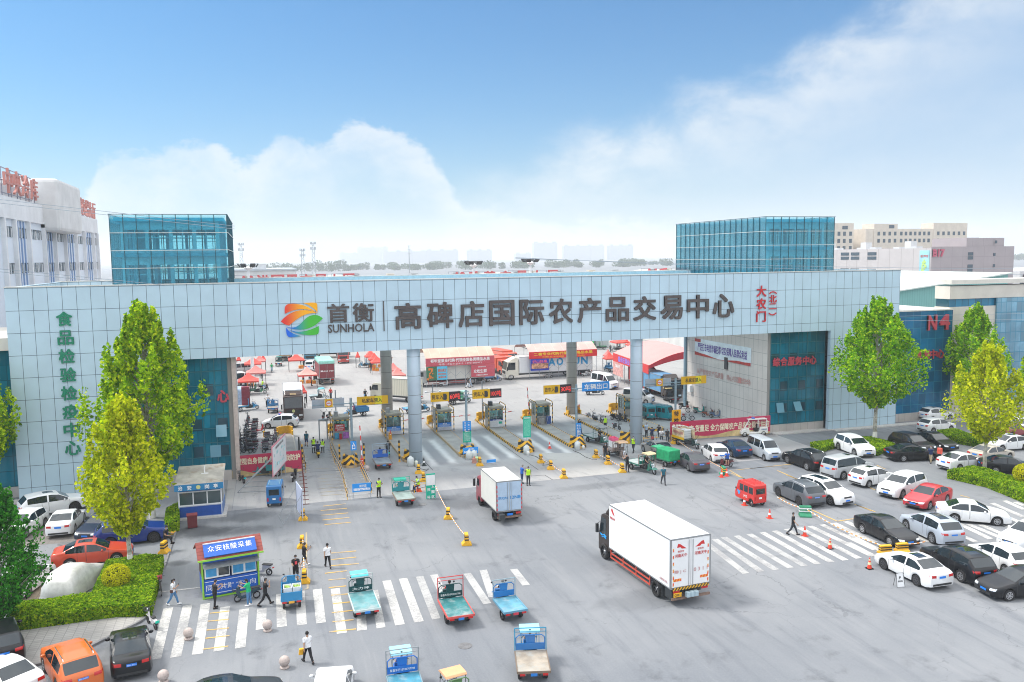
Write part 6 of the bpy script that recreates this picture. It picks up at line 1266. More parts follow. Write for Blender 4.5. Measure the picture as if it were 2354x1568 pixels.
t,w,z0,z1=panel_stand('small blue entrance sign on a thin post above the first chevron nose','sign','L',(1967,258),(2063,395),82.0,signb,False); mb=MB(); mb.cyl((.05,.03,0),(.05,.03,z0+.1),.03,n=6); mb.build('pole',greymetal,t); ctext(t,'入',(0,-.06,z0+(z1-z0)*.68),w*.5,.36,whitetxt,.03); ctext(t,'口',(0,-.06,z0+(z1-z0)*.32),w*.5,.34,whitetxt,.03)
p=g('K',1070,1160); t,w,z0,z1=panel_stand('green scan code to enter the park board standing on the road','notice board','K',(990,770),(1145,1160),p.y,greenb); mb=MB(); mb.box(-w*.47,w*.47,-.062,-.051,z1-1.02,z1-.12); mb.build('white_panel',white,t)
for i,col_ in enumerate(('进入园区','请扫码')):n_=len(col_); [ctext(t,c_,(w*(.23-.46*i),-.06,z0+.22+(1.35)*(1-k/(n_-1))),w*.3,None,whitetxt,.03)for k,c_ in enumerate(col_)]
t,w,z0,z1=panel_stand('blue reminder board mounted on the nose of the 60 ton island','notice board','K',(1572,362),(1812,440),82.0,signb); ctext(t,'提示您',(.05,-.06,z1-.2),.55,.2,whitetxt); tlines(t,-.052,-w*.43,w*.43,z0+.1,z1-.36,2,whitetxt,.09)
t,w,z0,z1=panel_stand('blue reminder board with fold out legs in the pedestrian lane','notice board','L',(1993,930),(2293,1030),g('L',2140,1145).y,signb); ctext(t,'提示您',(.1,-.06,z1-.22),.6,.22,whitetxt); tlines(t,-.052,-w*.43,w*.43,z0+.12,z1-.4,2,whitetxt,.1)
p=g('K',2000,700); t,w,z0,z1=panel_stand('blue and white code board behind the small lorry','notice board','K',(1945,550),(2090,680),79.6,signb); mb=MB(); mb.box(-w*.46,w*.46,-.062,-.051,z0+.1,z1-.3); mb.build('white_panel',white,t)
t,w,z0,z1=panel_stand('orange waiting for inspection board behind the red hoarding','sign','Q',(735,1140),(870,1325),84.4,mat('sign_orange',(.8,.38,.0),.5)); [ctext(t,c_,(0,-.06,z1-.45-.82*k),w*.52,None,blacktxt,.03)for k,c_ in enumerate('待检')]; ctext(t,'区',(0,-.06,max(z1-.45-1.64,.4)),w*.52,None,blacktxt,.03)
hoard=mat_grad('hoarding_red',(.42,.02,.07),(.5,.035,.1),-6,6)
def hoarding(lab,A,B,h,title,logo_,tw,zt):
 A=Vector(A[:2]); B=Vector(B[:2]); d=B-A; L=d.length; rz=atan2(d.y,d.x); t=thing('hoarding',lab,'hoarding',((A.x+B.x)/2,(A.y+B.y)/2,0),rz,'red slogan hoardings'); m=MB(); m.box(-L/2,L/2,-.04,.04,.12,h); m.build('hoarding_panel',hoard,t)
 m=MB(); pts=[(-L/2+.02,.13)]+[(-L/2+.02+(L-.04)*k/24,.24+h*.16+h*.1*sin(k*.42+1))for k in range(25)]+[(L/2-.02,.13)]; m.prism(pts,'y',-.052,-.042); m.build('wave_print',mat('hoarding_tan',(.55,.42,.2),.6,var=.35,scale=.5),t)
 cream_l=mat('cream_letters',(.75,.68,.5),.6); ctext(t,title,(tw[0],-.06,zt),tw[1],tw[2],cream_l,.022); ctext(t,'首衡',(-L/2+.95,-.06,h-.42),.6,.28,cream_l); m=MB(); m.ball((-L/2+.4,-.05,h-.42),(.17,.012,.15),8,6); m.build('emblem',cream_l,t); m=MB(); m.box(-L/2+1.5,-L/2+2.3,-.055,-.045,h-.58,h-.26); m.build('red_patch',mat('patch_red',(.6,.0,.03),.6),t)
 m=MB(); n=max(2,int(L/2.2)); [m.cyl((-L/2+.3+(L-.6)*k/n,.06,0),(-L/2+.3+(L-.6)*k/n,.06,h),.03,n=5)for k in range(n+1)]; m.build('support',greymetal,t); return t
A,B=g('L',118,852),g('L',1205,745); hoarding('red slogan hoarding standing before the scooters left of the lanes',A,B,at_d(*q('L',100,497),A.x,A.y),'重视自身健康 做好自我防护',None,(.15,5.9,.62),1.62)
A,B=g('U',103,900),g('U',1445,800); hoarding('long red slogan hoarding in front of the beige side wall',A,B,at_d(*q('U',100,632),A.x,A.y)*.98,'物资丰富 货量足 全力保障农产品安全稳定供应',None,(.2,11.9,.78),1.3)
nA,nB=gp(*q('L',750,825),1.35),gp(*q('L',960,570),1.35); mid=(nA+nB)/2; d=nB-nA; L=d.length; rz=atan2(d.y,d.x)
t=thing('map_board','large white map board with a pink border propped on steel struts','map board',(mid.x,mid.y,0),rz); z1=at_d(*q('L',720,350),nA.x,nA.y); m=MB(); m.box(-L/2,L/2,-.04,.04,1.35,z1); m.build('board',mat('board_pink',(.62,.25,.3),.6),t); m=MB(); m.box(-L/2+.12,L/2-.12,-.052,-.042,1.47,z1-.12); m.build('map_sheet',mat('map_white',(.68,.7,.72),.6),t)
m=MB(); random.seed(5); [m.box(x,x+random.uniform(.2,.7),-.06,-.053,z,z+random.uniform(.1,.3))for x,z in[(random.uniform(-2.3,2.),random.uniform(1.7,3.2))for _ in range(22)]]; m.build('map_print',mat('map_blue',(.4,.6,.62),.6,var=.5,scale=1.),t); ctext(t,'首衡高碑店国际农产品交易中心平面图',(0,-.06,z1-.4),3.4,.24,mat('print_grey',(.2,.2,.22),.6))
m=MB()
for k in range(4):x=-L/2+.4+(L-.8)*k/3; m.cyl((x,.06,0),(x,.06,z1-.3),.04,n=6); m.cyl((x,.06,3.0),(x-.3,3.2,.05),.035,n=5); m.cyl((x,.06,.05),(x-.3,3.2,.05),.03,n=5)
m.build('strut',greymetal,t)
nA,nB=g('L',1165,1485),g('L',1130,1330); p=g('L',1180,1500); t=thing('notice_board','narrow white board seen edge on beside the yellow block','notice board',(p.x,p.y+1.0,0),radians(97)); m=MB(); m.box(-1.6,1.1,-.03,.03,.35,2.7); m.build('board',mat('board_lilac',(.55,.6,.78),.6),t); m=MB(); [m.cyl((x,.05,0),(x,.05,2.6),.025,n=5)for x in(-1.5,1.)]; [m.cyl((x,.05,2.2),(x,1.5,.02),.02,n=4)for x in(-1.5,1.)]; m.cyl((-1.5,1.5,.02),(1.,1.5,.02),.02,n=4); m.build('strut',greymetal,t)
def fence(lab,pts,h,m_,step=1.3,feet=True,rails=(.35,.7,1.),group='temporary steel fences',pale=False):
 P0=Vector(pts[0][:2]); t=thing('crowd_fence',lab,'fence',(P0.x,P0.y,0),0,group); m=MB(); f=MB()
 for a,b in zip(pts,pts[1:]):
  a=Vector(a[:2])-P0; b=Vector(b[:2])-P0; n=max(1,round((b-a).length/step)); d=(b-a).normalized(); s=Vector((-d.y,d.x))
  for k in range(n+1):p=a.lerp(b,k/n); m.cyl((p.x,p.y,0),(p.x,p.y,h),.028,n=5); feet and f.cyl((p.x-s.x*.35,p.y-s.y*.35,.03),(p.x+s.x*.35,p.y+s.y*.35,.03),.028,n=5)
  for r_ in rails:f.cyl((a.x,a.y,h*r_),(b.x,b.y,h*r_),.02,n=5)
 m.build('post',m_,t); f.build('rail',m_ if not pale else mat('pale_rail',(.55,.53,.5),.5),t); return t
redf=mat('oxide_red_steel',(.17,.04,.03),.6,var=.2)
fence('long oxide red steel fence from the red hoarding to the road',[g('L',x,y)for x,y in((1195,480),(1215,760),(1225,870),(1235,990),(1250,1110),(1258,1250))],1.55,redf,1.4); fence('black and yellow fence on the right of the pedestrian lane',[g('L',x,y)for x,y in((1650,385),(1720,600),(1800,735),(1850,870),(1920,1180))],1.05,zebra,1.0,pale=True); fence('short black and yellow fence behind the guard in a lime vest',[g('L',x,y)for x,y in((2125,715),(2190,850),(2300,1075))],1.05,zebra,.9,pale=True); fence('striped fence beside the red fence behind the map board',[g('L',x,y)for x,y in((1235,500),(1262,672),(1270,750))],1.1,zebra,1.1,pale=True)
fence('black and yellow folding fence right of the front right column',[g('J',x,y)for x,y in((2150,470),(2250,505),(2352,470))],1.0,zebra,1.4,feet=True); fence('folding fence by the seated men beside the yellow block',[g('I',x,y)for x,y in((290,700),(700,655))],.9,zebra,1.6); fence('small fence of the seated guard in the lime vest',[g('K',815,1070),g('K',985,1030)],.95,zebra,1.2,feet=False); fence('white frame gate on the ground across the pedestrian lane',[g('L',1960,1118),g('L',2290,1090)],.12,white,3,False,(1.,))
t=thing('metal_detector_gate','grey walk through detector arch in the pedestrian lane','detector arch',tuple(g('L',1545,230))); m=MB(); [m.box(s*.45-.06,s*.45+.06,-.2,.2,0,2.2)for s in(-1,1)]; m.build('side_panel',greymetal,t); m=MB(); m.box(-.51,.51,-.2,.2,2.2,2.42); m.build('header',greymetal,t)
t=thing('checking_table','small white table in front of the masked guards','table',tuple(g('L',1460,440))); m=MB(); m.box(-.6,.6,-.3,.3,.72,.76); m.build('table_top',white,t); [MB().cyl((sx*.55,sy*.25,0),(sx*.55,sy*.25,.72),.02,n=5).build('leg',greymetal,t)for sx in(-1,1)for sy in(-1,1)]
def wedge(lab,c,x,y,rz=0.,col=None,band=None,h=.86):p=g(c,x,y); return wedge_at(lab,p,rz,col,band,h)
def wedge_at(lab,p,rz=0.,col=None,band=None,h=.86,L=.62):
 t=thing('concrete_block',lab,'road block',(p[0],p[1],0),rz,'wedge shaped road blocks'); pr_=[(-.36,0),(-.36,.1),(-.15,.3*h/.86),(-.13,h),(.13,h),(.15,.3*h/.86),(.36,.1),(.36,0)]; m=MB(); m.prism(pr_,'x',-L/2,L/2); m.build('block',col or yelpaint,t,bevel=.02)
 m=MB()
 for z in(.4,.62):k=z*h/.86; m.box(-L/2-.006,L/2+.006,-.152,.152,k,k+.1*h/.86)
 m.build('band',band or blacktxt,t); return t
for lab,c,x,y,r in(('yellow block right of the front left column nose','K',880,760,80),('yellow block behind the seated lime vest guard','K',955,885,80),('yellow block alone on the road below the green code board','K',1345,1470,75),('yellow block behind the small lorry by the blue code board','K',1840,640,80),('rearmost of three yellow blocks left of the exit lane','J',640,790,80),('middle one of three yellow blocks left of the exit lane','J',795,892,80),('nearest of three yellow blocks left of the exit lane','J',1000,1030,80),('rearmost of three yellow blocks right of the exit lane','J',1505,712,80),('middle one of three yellow blocks right of the exit lane','J',1692,812,80),('nearest of three yellow blocks right of the exit lane','J',1915,938,80),('yellow block beside the woman in black on the phone','F',1995,355,85),('yellow block beside the man with the red shirt print','F',2032,905,85),('yellow block behind the seated man at the hedge corner','R',1565,195,70),('yellow block under the seated man at the hedge corner','R',1512,372,70),('yellow block left of the water tank tricycle','I',772,688,80),('yellow block at the end of the red fence','L',1225,1490,85)):wedge(lab,c,x,y,radians(r))
p=gp(1072,1252); wedge_at('nearest yellow block in the middle of the road',p,radians(80)); p=g('D',475,728); wedge_at('yellow and black block before the white saloon',p,radians(-8),h=.62,L=.85); p=g('D',700,700); wedge_at('plain yellow block before the black saloon',p,radians(-8),h=.62,L=.85)
gblk=mat('block_green',(.03,.25,.13),.6,var=.15); p=g('C',1255,650); wedge_at('green and white striped block left of the road by the red tricycle',p,radians(-25),gblk,white,.85,.9); p=g('I',1545,1175); wedge_at('green block draped in yellow between two cones',p,radians(70),gblk,yelpaint,.8,.8)
def cone(lab,c,x,y,s=1.,black=False,col=(.75,.06,.03)):
 p=g(c,x,y); t=thing('traffic_cone',lab,'traffic cone',(p.x,p.y,0),0,'traffic cones'); m=MB(); m.box(-.2*s,.2*s,-.2*s,.2*s,0,.045*s); m.build('base',rubber if black else flat(col),t); m=MB(); m.lathe([(.15*s,.045*s),(.03*s,.75*s),(0,.76*s)],n=12); m.build('cone_body',flat(col),t)
 m=MB()
 for a,b in((.3,.46),)+(((.58,.66),)if black else()):ra=.15-.12*(a-.045)/.705; rb=.15-.12*(b-.045)/.705; m.lathe([((ra+.006)*s,a*s),((rb+.006)*s,b*s)],n=12)
 m.build('reflective_band',white if not black else mat('cone_cream',(.75,.66,.4),.6),t); return t
cone('red and white cone left of the red enclosed tricycle','C',305,478); cone('red and white cone below the red enclosed tricycle','C',700,682); cone('red and white cone right of the walking man in black','C',1250,957); cone('worn cone with black base in the middle of the right crossing','C',1645,1158,black=True); cone('worn cone with black base below the right crossing','C',2265,1473,black=True); cone('worn cone with black base left of the white saloon','D',262,932,black=True); cone('red and white cone alone in the exit lane','J',778,565,.95); cone('left cone beside the yellow draped green block','I',1515,1212); cone('right cone beside the yellow draped green block','I',1595,1195); cone('red cone behind the seated lime vest guard','K',893,1045,1.1,col=(.8,.1,.02)); cone('black cone by the hose at the left column','K',965,640,1.1,col=(.02,.03,.03))
def chain(lab,a,b,z0=.6,z1=.6,sag=.12,m_=None):
 A=Vector((a[0],a[1],z0)); B=Vector((b[0],b[1],z1)); d=B-A; mb=MB(); n=14; mb.tube([d*(k/n)-Vector((0,0,sag*4*(k/n)*(1-k/n)))for k in range(n+1)],.035,5); k=abs(d.x)>abs(d.y); o=mb.build('barrier_chain',m_ or mat_stripe('chain_orange_white_%d'%k,(.8,.3,.05),(.75,.75,.7),(1,0,0)if k else(0,1,0),.5),loc=A); return tag(o,lab,'barrier chain','striped barrier poles')
J=lambda x,y:g('J',x,y)
chain('striped pole between the first two blocks left of the exit lane',J(640,790),J(795,892)); chain('striped pole between the last two blocks left of the exit lane',J(795,892),J(1000,1030)); chain('striped pole between the first two blocks right of the exit lane',J(1505,712),J(1692,812)); chain('striped pole between the last two blocks right of the exit lane',J(1692,812),J(1915,938)); chain('striped pole from the green code board to the lone yellow block',g('K',1150,1085),g('K',1345,1470),.7); chain('striped pole between the two lone yellow blocks on the road',g('K',1345,1470),gp(1072,1252)); chain('striped pole from the water tank tricycle to the green block',g('I',800,690),g('I',1545,1175),.5,.6,.15); chain('striped pole along the parked dark grey car to the green white block',g('C',815,420),g('C',1255,650),.4,.6); chain('striped pole across the right crossing',g('C',1270,650),g('D',475,728),.6,.5,.25); chain('striped pole between the two yellow blocks by the hatchback',g('F',2010,355),g('F',2032,905),.7,.7,.0); chain('striped pole from the plain yellow block to the black off roader',g('D',740,700),g('D',1010,660),.55,.5,.05)
def tank(lab,c,x,y,r=.3,h=.85,col=(.62,.66,.66)):p=g(c,x,y); mb=MB(); mb.lathe([(0,0),(r,0),(r,h*.72),(r*.85,h*.85),(r*.4,h*.93),(r*.4,h),(0,h)],n=14); o=mb.build('water_drum',mat('drum_%02d%02d'%(int(col[0]*99),int(col[2]*99)),col,.4,var=.06),smooth=True,loc=(p.x,p.y,.004)); return tag(o,lab,'drum','plastic drums at the lane noses')
tank('white drum at the front left column nose','K',755,650,.34,1.05); tank('small pale jerrican beside the front left drum','K',842,635,.2,.5,(.7,.72,.6)); tank('left drum under the blue reminder board','K',1672,545,.34,1.0); tank('right drum under the blue reminder board','K',1748,535,.32,.95); tank('green jerrican under the blue reminder board','K',1795,570,.2,.5,(.5,.7,.35)); tank('white drum at the green board nose','J',415,655,.32,1.0); tank('small white jerrican at the green board nose','J',440,670,.17,.45,(.75,.76,.74)); tank('white drum at the empty booth nose','J',1215,590,.32,1.0); tank('small white jerrican at the empty booth nose','J',1305,580,.17,.45,(.75,.76,.74))
t=thing('pump_box','pinkish pump box by the drums under the blue board','pump',tuple(g('K',1752,600))); m=MB(); m.box(-.22,.22,-.18,.18,0,.5); m.build('pump_body',flat((.5,.25,.2)),t,bevel=.03); m=MB(); m.cyl((0,0,.5),(0,0,.7),.06,n=7); m.build('pump_motor',flat((.7,.2,.1)),t)
def hose(lab,pts,c):mb=MB(); mb.tube([Vector(g(c,x,y,.03))for x,y in pts],.025,5); o=mb.build('hose',mat('hose_black',(.03,.035,.03),.6)); return tag(o,lab,'hose','black spray hoses')
hose('black hose curling from the front left drum',((800,640),(870,680),(960,700),(1040,690),(1000,720),(930,735)),'K'); hose('black hose curling from the green board nose',((480,670),(560,690),(620,730),(700,770),(670,830),(760,820)),'J'); hose('long black hose from the empty booth nose to the yellow block',((1150,600),(1250,640),(1340,700),(1440,735),(1520,738)),'J')
hx0,hy=-6.62,70.1; t=thing('security_hut','blue and white security hut with a sloping grey roof','security hut',(-4.97,70.1,0),radians(-1.5)); hw,hd=1.67,3.1; blue_=mat('hut_blue',(.012,.07,.32),.5,var=.1)
zt_=at_d(*q('V',600,355),-3.33,70.03); zb_=at_d(*q('V',640,300),-3.33,70.03)
m=MB(); m.box(-hw,hw,0,hd,.15,zt_); m.build('wall',mat('hut_white',(.55,.6,.7),.5,var=.06),t)
m=MB(); m.box(-hw+.08,hw-.08,-.03,-.002,.2,1.02); m.build('lower_panel',blue_,t); m=MB(); m.box(-hw+.08,hw-.08,-.03,-.002,zt_-.42,zt_-.02); m.build('upper_panel',blue_,t); m=MB(); m.box(hw+.002,hw+.03,.1,hd-.1,.2,1.02); m.build('side_panel',mat('hut_mid_blue',(.08,.18,.42),.5),t); m=MB(); m.box(hw+.002,hw+.03,.3,1.9,1.2,2.2); m.build('side_window',carglass,t)
m=MB(); [m.box(-hw+.12+k*1.07,-hw+1.1+k*1.07,-.04,-.003,1.2,2.2)for k in range(3)]; m.build('window',mat('hut_glass',(.05,.08,.09),.08,spec=.8),t); m=MB(); [m.box(-hw+.05+k*1.07,-hw+.13+k*1.07,-.06,-.002,1.08,2.3)for k in range(4)]; m.box(-hw+.13,hw-.1,-.06,-.002,1.1,1.2); m.box(-hw+.13,hw-.1,-.06,-.002,2.2,2.3); m.build('window_frame',white,t)
m=MB(); m.prism([(-.45,zb_+.42-.5),(-.45,zb_-.06),(hd+.15,zb_+.62),(hd+.15,zb_+.5)],'x',-hw-.18,hw+.18); m.build('roof',mat('weathered_roof',(.42,.4,.36),.85,var=.2,scale=1.,dirt=(.28,.2,.14),dscale=.8,dlo=.5,dhi=.7),t)
m=MB(); m.box(-hw-.18,hw+.18,-.5,-.451,zb_-.55,zb_-.04); m.build('fascia_sign',mat('fascia_blue',(.02,.2,.42),.5),t)
for ch,x in(('治',-1.4),('安',-.72),('岗',.62),('亭',1.28)):ctext(t,ch,(x,-.51,zb_-.3),.32,.34,whitetxt,.02)
m=MB(); m.cyl((-.04,-.512,zb_-.3),(-.04,-.5,zb_-.3),.17,n=16); m.build('badge',mat('badge_gold',(.6,.6,.25),.5),t); m=MB(); m.cyl((.3,1.6,zb_+.3),(.3,1.6,zb_+.95),.05,n=6); m.box(.05,.6,1.4,1.8,zb_+.24,zb_+.32); m.build('roof_mast',white,t); m=MB(); m.box(-hw-.05,hw+.3,-.25,hd,0,.149); m.build('plinth',granite,t)
t=thing('litter_bin','dark red litter bin in front of the security hut','bin',tuple(g('V',270,868)),radians(5)); m=MB(); m.box(-.36,.36,-.3,.3,.05,1.0); m.build('bin_body',mat('bin_red',(.13,.02,.025),.6,var=.1),t,bevel=.02); m=MB(); m.box(-.4,.4,-.34,.34,1.0,1.08); m.build('lid',mat('bin_lid',(.2,.035,.04),.6),t)
kl,kr=g('F',450,1172),g('F',1322,1012); kd=(kr-kl); kL=kd.length; rz=atan2(kd.y,kd.x); kc=(kl+kr)/2; t=thing('testing_kiosk','blue nucleic acid testing kiosk with a red shingle roof and counter hatch','kiosk',(kc.x,kc.y,0),rz); hk=kL/2; kb=mat('kiosk_blue',(.02,.12,.5),.5,var=.08); kg=mat('kiosk_green',(.25,.55,.05),.5); kbr=mat('kiosk_brown',(.08,.05,.045),.7)
z_roofb=at_d(*q('F',362,590),kl.x,kl.y-.5); z_roof=z_roofb+.82
zc=1.18; m=MB(); m.box(-hk,hk,.02,1.9,.12,zc); m.build('lower_wall',kb,t); m=MB(); m.box(-hk,-hk+.06,.1,1.9,zc,z_roofb); m.box(hk-.06,hk,.1,1.9,zc,z_roofb); m.box(-hk+.06,hk-.06,1.84,1.9,zc,z_roofb); m.build('wall',kbr,t)
m=MB(); [m.box(s*hk-.05,s*hk+.05,-.05,.08,0,z_roofb)for s in(-1,1)]; m.box(-hk,hk,-.06,.0,.02,.11); m.build('frame',kg,t)
m=MB(); m.box(-hk+.1,hk-.1,-.03,.018,.2,zc-.06); m.build('front_panel',kb,t); ctext(t,'同抗',(-hk+.75,-.045,.72),.75,.4,whitetxt,.01)if False else[ctext(t,c_,(-hk+.35+.42*i,-.045,.66),.34,.38,whitetxt,.01)for i,c_ in enumerate('同克共')]
for i,c_ in enumerate(('“黄”','“疫”','向','前')):ctext(t,c_,(-hk+1.55+.66*i+(.1 if i>1 else 0),-.045,.66),.5 if i<2 else .34,.36,whitetxt,.01)
m=MB(); m.box(-hk+.1,hk-.1,-.036,-.031,.27,.3); m.box(-hk+.1,hk-.1,-.036,-.031,1.05,1.08); m.build('panel_line',whitetxt,t)
screen=mat('screen_blue',(.05,.32,.62),.3,var=.15)
for a,b in((-hk+.12,-.06),(.06,hk-.12)):
 m=MB(); m.box(a,b,.0,.06,zc+.08,zc+.85); c_=m.build('hatch_frame',white,t); w=b-a
 for k in range(2):m=MB(); m.box(a+.08+k*w*.5,a+w*.5-.04+k*w*.5,-.012,-.002,zc+.18,zc+.7); m.build('hatch_window',screen if not(a<0 and k==1)else carglass,t)
m=MB(); m.quad((-hk+.02,.0,z_roofb-.3),(hk-.02,.0,z_roofb-.3),(hk-.02,-.75,zc+.95),(-hk+.02,-.75,zc+.95)); o=m.build('hatch_awning',mat('steel_sheet',(.32,.35,.36),.4,.5,var=.2),t); md=o.modifiers.new('t','SOLIDIFY'); md.thickness=.03
m=MB(); m.box(-hk+.05,hk-.05,-.12,.0,z_roofb-.28,z_roofb-.02); m.build('fascia',kb,t)
m=MB(); ov=.28; m.prism([(-.5,z_roofb),(.5,z_roof),(2.2,z_roofb),(2.2,z_roofb+.07),(.5,z_roof+.09),(-.5,z_roofb+.07)],'x',-hk-ov,hk+ov); m.build('roof',mat_grid('red_shingle',(.3,.075,.06),(.18,.04,.035),.5,.16,lw=.025,rough=.8,var=.2,cell=.35),t); m=MB(); m.box(-hk-ov,hk+ov,-.56,-.5,z_roofb-.02,z_roofb+.08); m.build('roof_edge',kg,t)
sl_=(z_roof-z_roofb)/1.0; c0=Vector((.0,-.12,z_roofb+.82*.38+.08)); up_=Vector((0,1,sl_*1.02)).normalized(); nr=Vector((0,-up_.z,up_.y)); hS=.52; m=MB(); wS=hk*.93; P_=[c0-Vector((wS,0,0))-up_*hS*.75,c0+Vector((wS,0,0))-up_*hS*.75,c0+Vector((wS,0,0))+up_*hS,c0-Vector((wS,0,0))+up_*hS]; m.add([p+nr*.06 for p in P_]+[p+nr*.14 for p in P_],[(0,1,2,3),(4,5,6,7),(0,1,5,4),(1,2,6,5),(2,3,7,6),(3,0,4,7)]); m.build('sign_board',kb,t)
for i,ch in enumerate('众安核酸采集'):text(t,ch,c0+Vector((-wS*.72+wS*1.44*i/5,0,0))+up_*.13+nr*.155,(1,0,0),up_,.38,.42,whitetxt,.01)
m=MB(); a=c0+up_*hS+nr*.15; m.box(-wS,wS,a.y-.02,a.y+.03,a.z-.02,a.z+.04); m.build('sign_edge',white,t)
for c,x,y,lab in(('R',1735,1165,'stone ball on the left crossing above the black saloon'),('T',-630,910,'stone ball beside the crossing behind the walking man in white'),('R',1505,1600,'stone ball left of the man with the yellow bag'),('L',2225,735,'stone ball beside the red orange barrier')):
 p=g(c,x,y)if c!='T' else gp(615,1450)
 if lab.startswith('stone ball left'):p=gp(654,1535)
 mb=MB(); mb.lathe([(0,0),(.24,0),(.24,.07),(.16,.12)],n=14); mb.ball((0,0,.37),.275,18,12); o=mb.build('stone_ball',mat('pinkish_granite',(.45,.38,.35),.7,var=.15,scale=9),smooth=True,loc=(p.x,p.y,0)); tag(o,lab,'stone ball','granite ball bollards')
p=gp(376,1568); mb=MB(); mb.lathe([(0,0),(.24,0),(.24,.07),(.16,.12)],n=14); mb.ball((0,0,.37),.275,18,12); tag(mb.build('stone_ball',mat('pinkish_granite',(.45,.38,.35),.7),smooth=True,loc=(p.x,p.y,0)),'stone ball cut by the bottom edge','stone ball','granite ball bollards')
p=g('D',690,1185); t=thing('a_frame_sign','small white folding parking sign in front of the white saloon','sign',(p.x,p.y,0),radians(-8)); m=MB(); fa=[Vector((s*.33,0,0))for s in(-1,1)]; m.add([(-.33,0,.05),(.33,0,.05),(.3,.25,1.05),(-.3,.25,1.05),(-.33,.03,.05),(.33,.03,.05),(.3,.28,1.05),(-.3,.28,1.05)],[(0,1,2,3),(4,5,6,7),(0,1,5,4),(1,2,6,5),(2,3,7,6),(3,0,4,7)]); m.build('board',white,t); m=MB(); m.tube([(-.34,-.01,0),(-.31,.24,1.1),(.31,.24,1.1),(.34,-.01,0)],.02,5); m.tube([(-.34,.5,0),(-.31,.26,1.1),(.31,.26,1.1),(.34,.5,0)],.02,5); m.build('frame',darkmetal,t); text(t,'P',(0,.155,.75),(1,0,0),(0,.25,1),.14,.2,blacktxt); text(t,'请勿停车',(0,.09,.48),(1,0,0),(0,.25,1),.42,.13,blacktxt); t.scale=(.78,)*3
# ================================================================ vehicles where they stand
VS=1.08
def cw2(kind,lab,col,a,b,sr=0,**k):
 c,h=wheels2(kind,g(*a),g(*b)); t=car(kind,lab,col,c,h,sr,**k); t.scale=(VS,)*3; return t
def c1(kind,lab,col,a,hd_,which,sr=0,**k):
 c,h=one(kind,g(*a),hd_,which); t=car(kind,lab,col,c,h,sr,**k); t.scale=(VS,)*3; return t
def cm(kind,lab,col,a,hd_,sr=0,**k):p=g(*a); t=car(kind,lab,col,(p.x,p.y),radians(hd_),sr,**k); t.scale=(VS,)*3; return t
WH=(.78,.79,.8); BK=(.008,.009,.012)
cw2('minivan','silver grey minivan facing the camera beside the red hoarding',(.42,.46,.5),('I',1965,845),('I',2190,950))
c1('suv','black off roader with chrome roof rails seen from behind, left of the silver people carrier',BK,('A',1110,1075),92,'RR',rack=True)
c1('mpv','silver people carrier with long dark windows between the black off roader and the white hatchback',(.42,.44,.46),('A',1460,1245),10,'RR',1)
c1('hatch','white hatchback with dark roof window parked behind the silver people carrier',WH,('A',1860,1372),9,'RR',1)
cw2('suv','white off roader with a sunroof facing the camera beside the dark grey one',WH,('C',1210,320),('C',1680,480),2)
cw2('suv','dark grey off roader with dark wheels right of the red enclosed tricycle',(.1,.11,.125),('C',1195,490),('C',860,335),rim=rimd,rack=True,plate_txt='冀F·4H065')
c1('suv','white crossover parked against the small hedge, facing the camera',WH,('A',1410,790),-97,'RR',rim=rimm)
c1('suv','white crossover beside the red saloon with its nose towards the road',WH,('B',420,1545),-163,'FL')
c1('sedan','bright red saloon parked among white cars in the right car park',(.5,.025,.035),('D',1065,128),-160,'FL')
c1('sedan','white saloon with blue tinted windows parked across the right crossing',WH,('D',1430,303),-36,'RR')
cw2('sedan','black saloon facing the camera on the right crossing',BK,('D',160,438),('D',550,622))
c1('suv','silver blue off roader with a glass roof between the black and the white saloon',(.42,.47,.54),('D',1115,582),82,'RL',2)
cw2('sedan','white saloon with a small sunroof nearest the folding parking sign',WH,('D',960,1180),('D',475,937),1,rim=mat('graphite_rim',(.12,.12,.13),.3,.7))
c1('suv','black off roader with a glass roof right of the white sunroof saloon',BK,('D',1500,1100),85,'RL',2)
c1('hatch','white hatchback with tall red tail lamps right of the black off roader',WH,('D',2100,1008),83,'RL')
cm('sedan','white saloon cut by the right edge behind the white hatchback',WH,('D',2420,590),-170)
c1('sedan','black saloon with bright spoked wheels cut by the right edge at the bottom',BK,('D',2150,1358),172,'FL')
cw2('sedan','black saloon with red tail lamps beside the couple walking',BK,('B',440,970),('B',820,955))
c1('suv','large black off roader behind the black saloon and the walking couple',BK,('B',330,760),-90,'RR')
c1('sedan','black limousine facing the camera right of the large black off roader',BK,('B',990,795),-94,'FR')
c1('hatch','small white hatchback with round red lamps before the blue glass block',WH,('B',910,525),4,'RR')
c1('hatch','white crossover hatchback nearest the plinth of the blue glass block',WH,('B',900,342),2,'RR',1)
c1('sedan','white saloon behind the sunlit hedge right of the walking couple',WH,('B',1650,1075),3,'FR')
c1('sedan','white saloon with a small sunroof behind the yellow tree trunk',WH,('B',1990,812),176,'FL',1)
c1('sedan','beige saloon seen from behind between the trunk and the right edge',(.5,.45,.38),('B',1800,990),8,'RR')
c1('sedan','black saloon half hidden by the sunlit hedge at the right edge',BK,('B',1900,1160),-30,'RR')
cm('sedan','dull red saloon behind the white saloons at the right edge',(.3,.05,.06),('B',2130,560),10)
cm('hatch','white hatchback far back at the right edge behind the tree crown',WH,('B',2330,500),-120)
cw2('sedan','dark grey saloon driving away beside the green tarpaulin tricycle',(.09,.085,.1),('I',1020,1122),('I',835,1007),plate_txt='冀F·764Q8')
c1('hatch','white hatchback with red tail lamps behind the rider in a blue shirt',WH,('I',1360,977),78,'RL')
c1('sedan','dark blue fastback saloon left of the silver minivan',(.008,.035,.09),('I',1900,880),84,'RR')
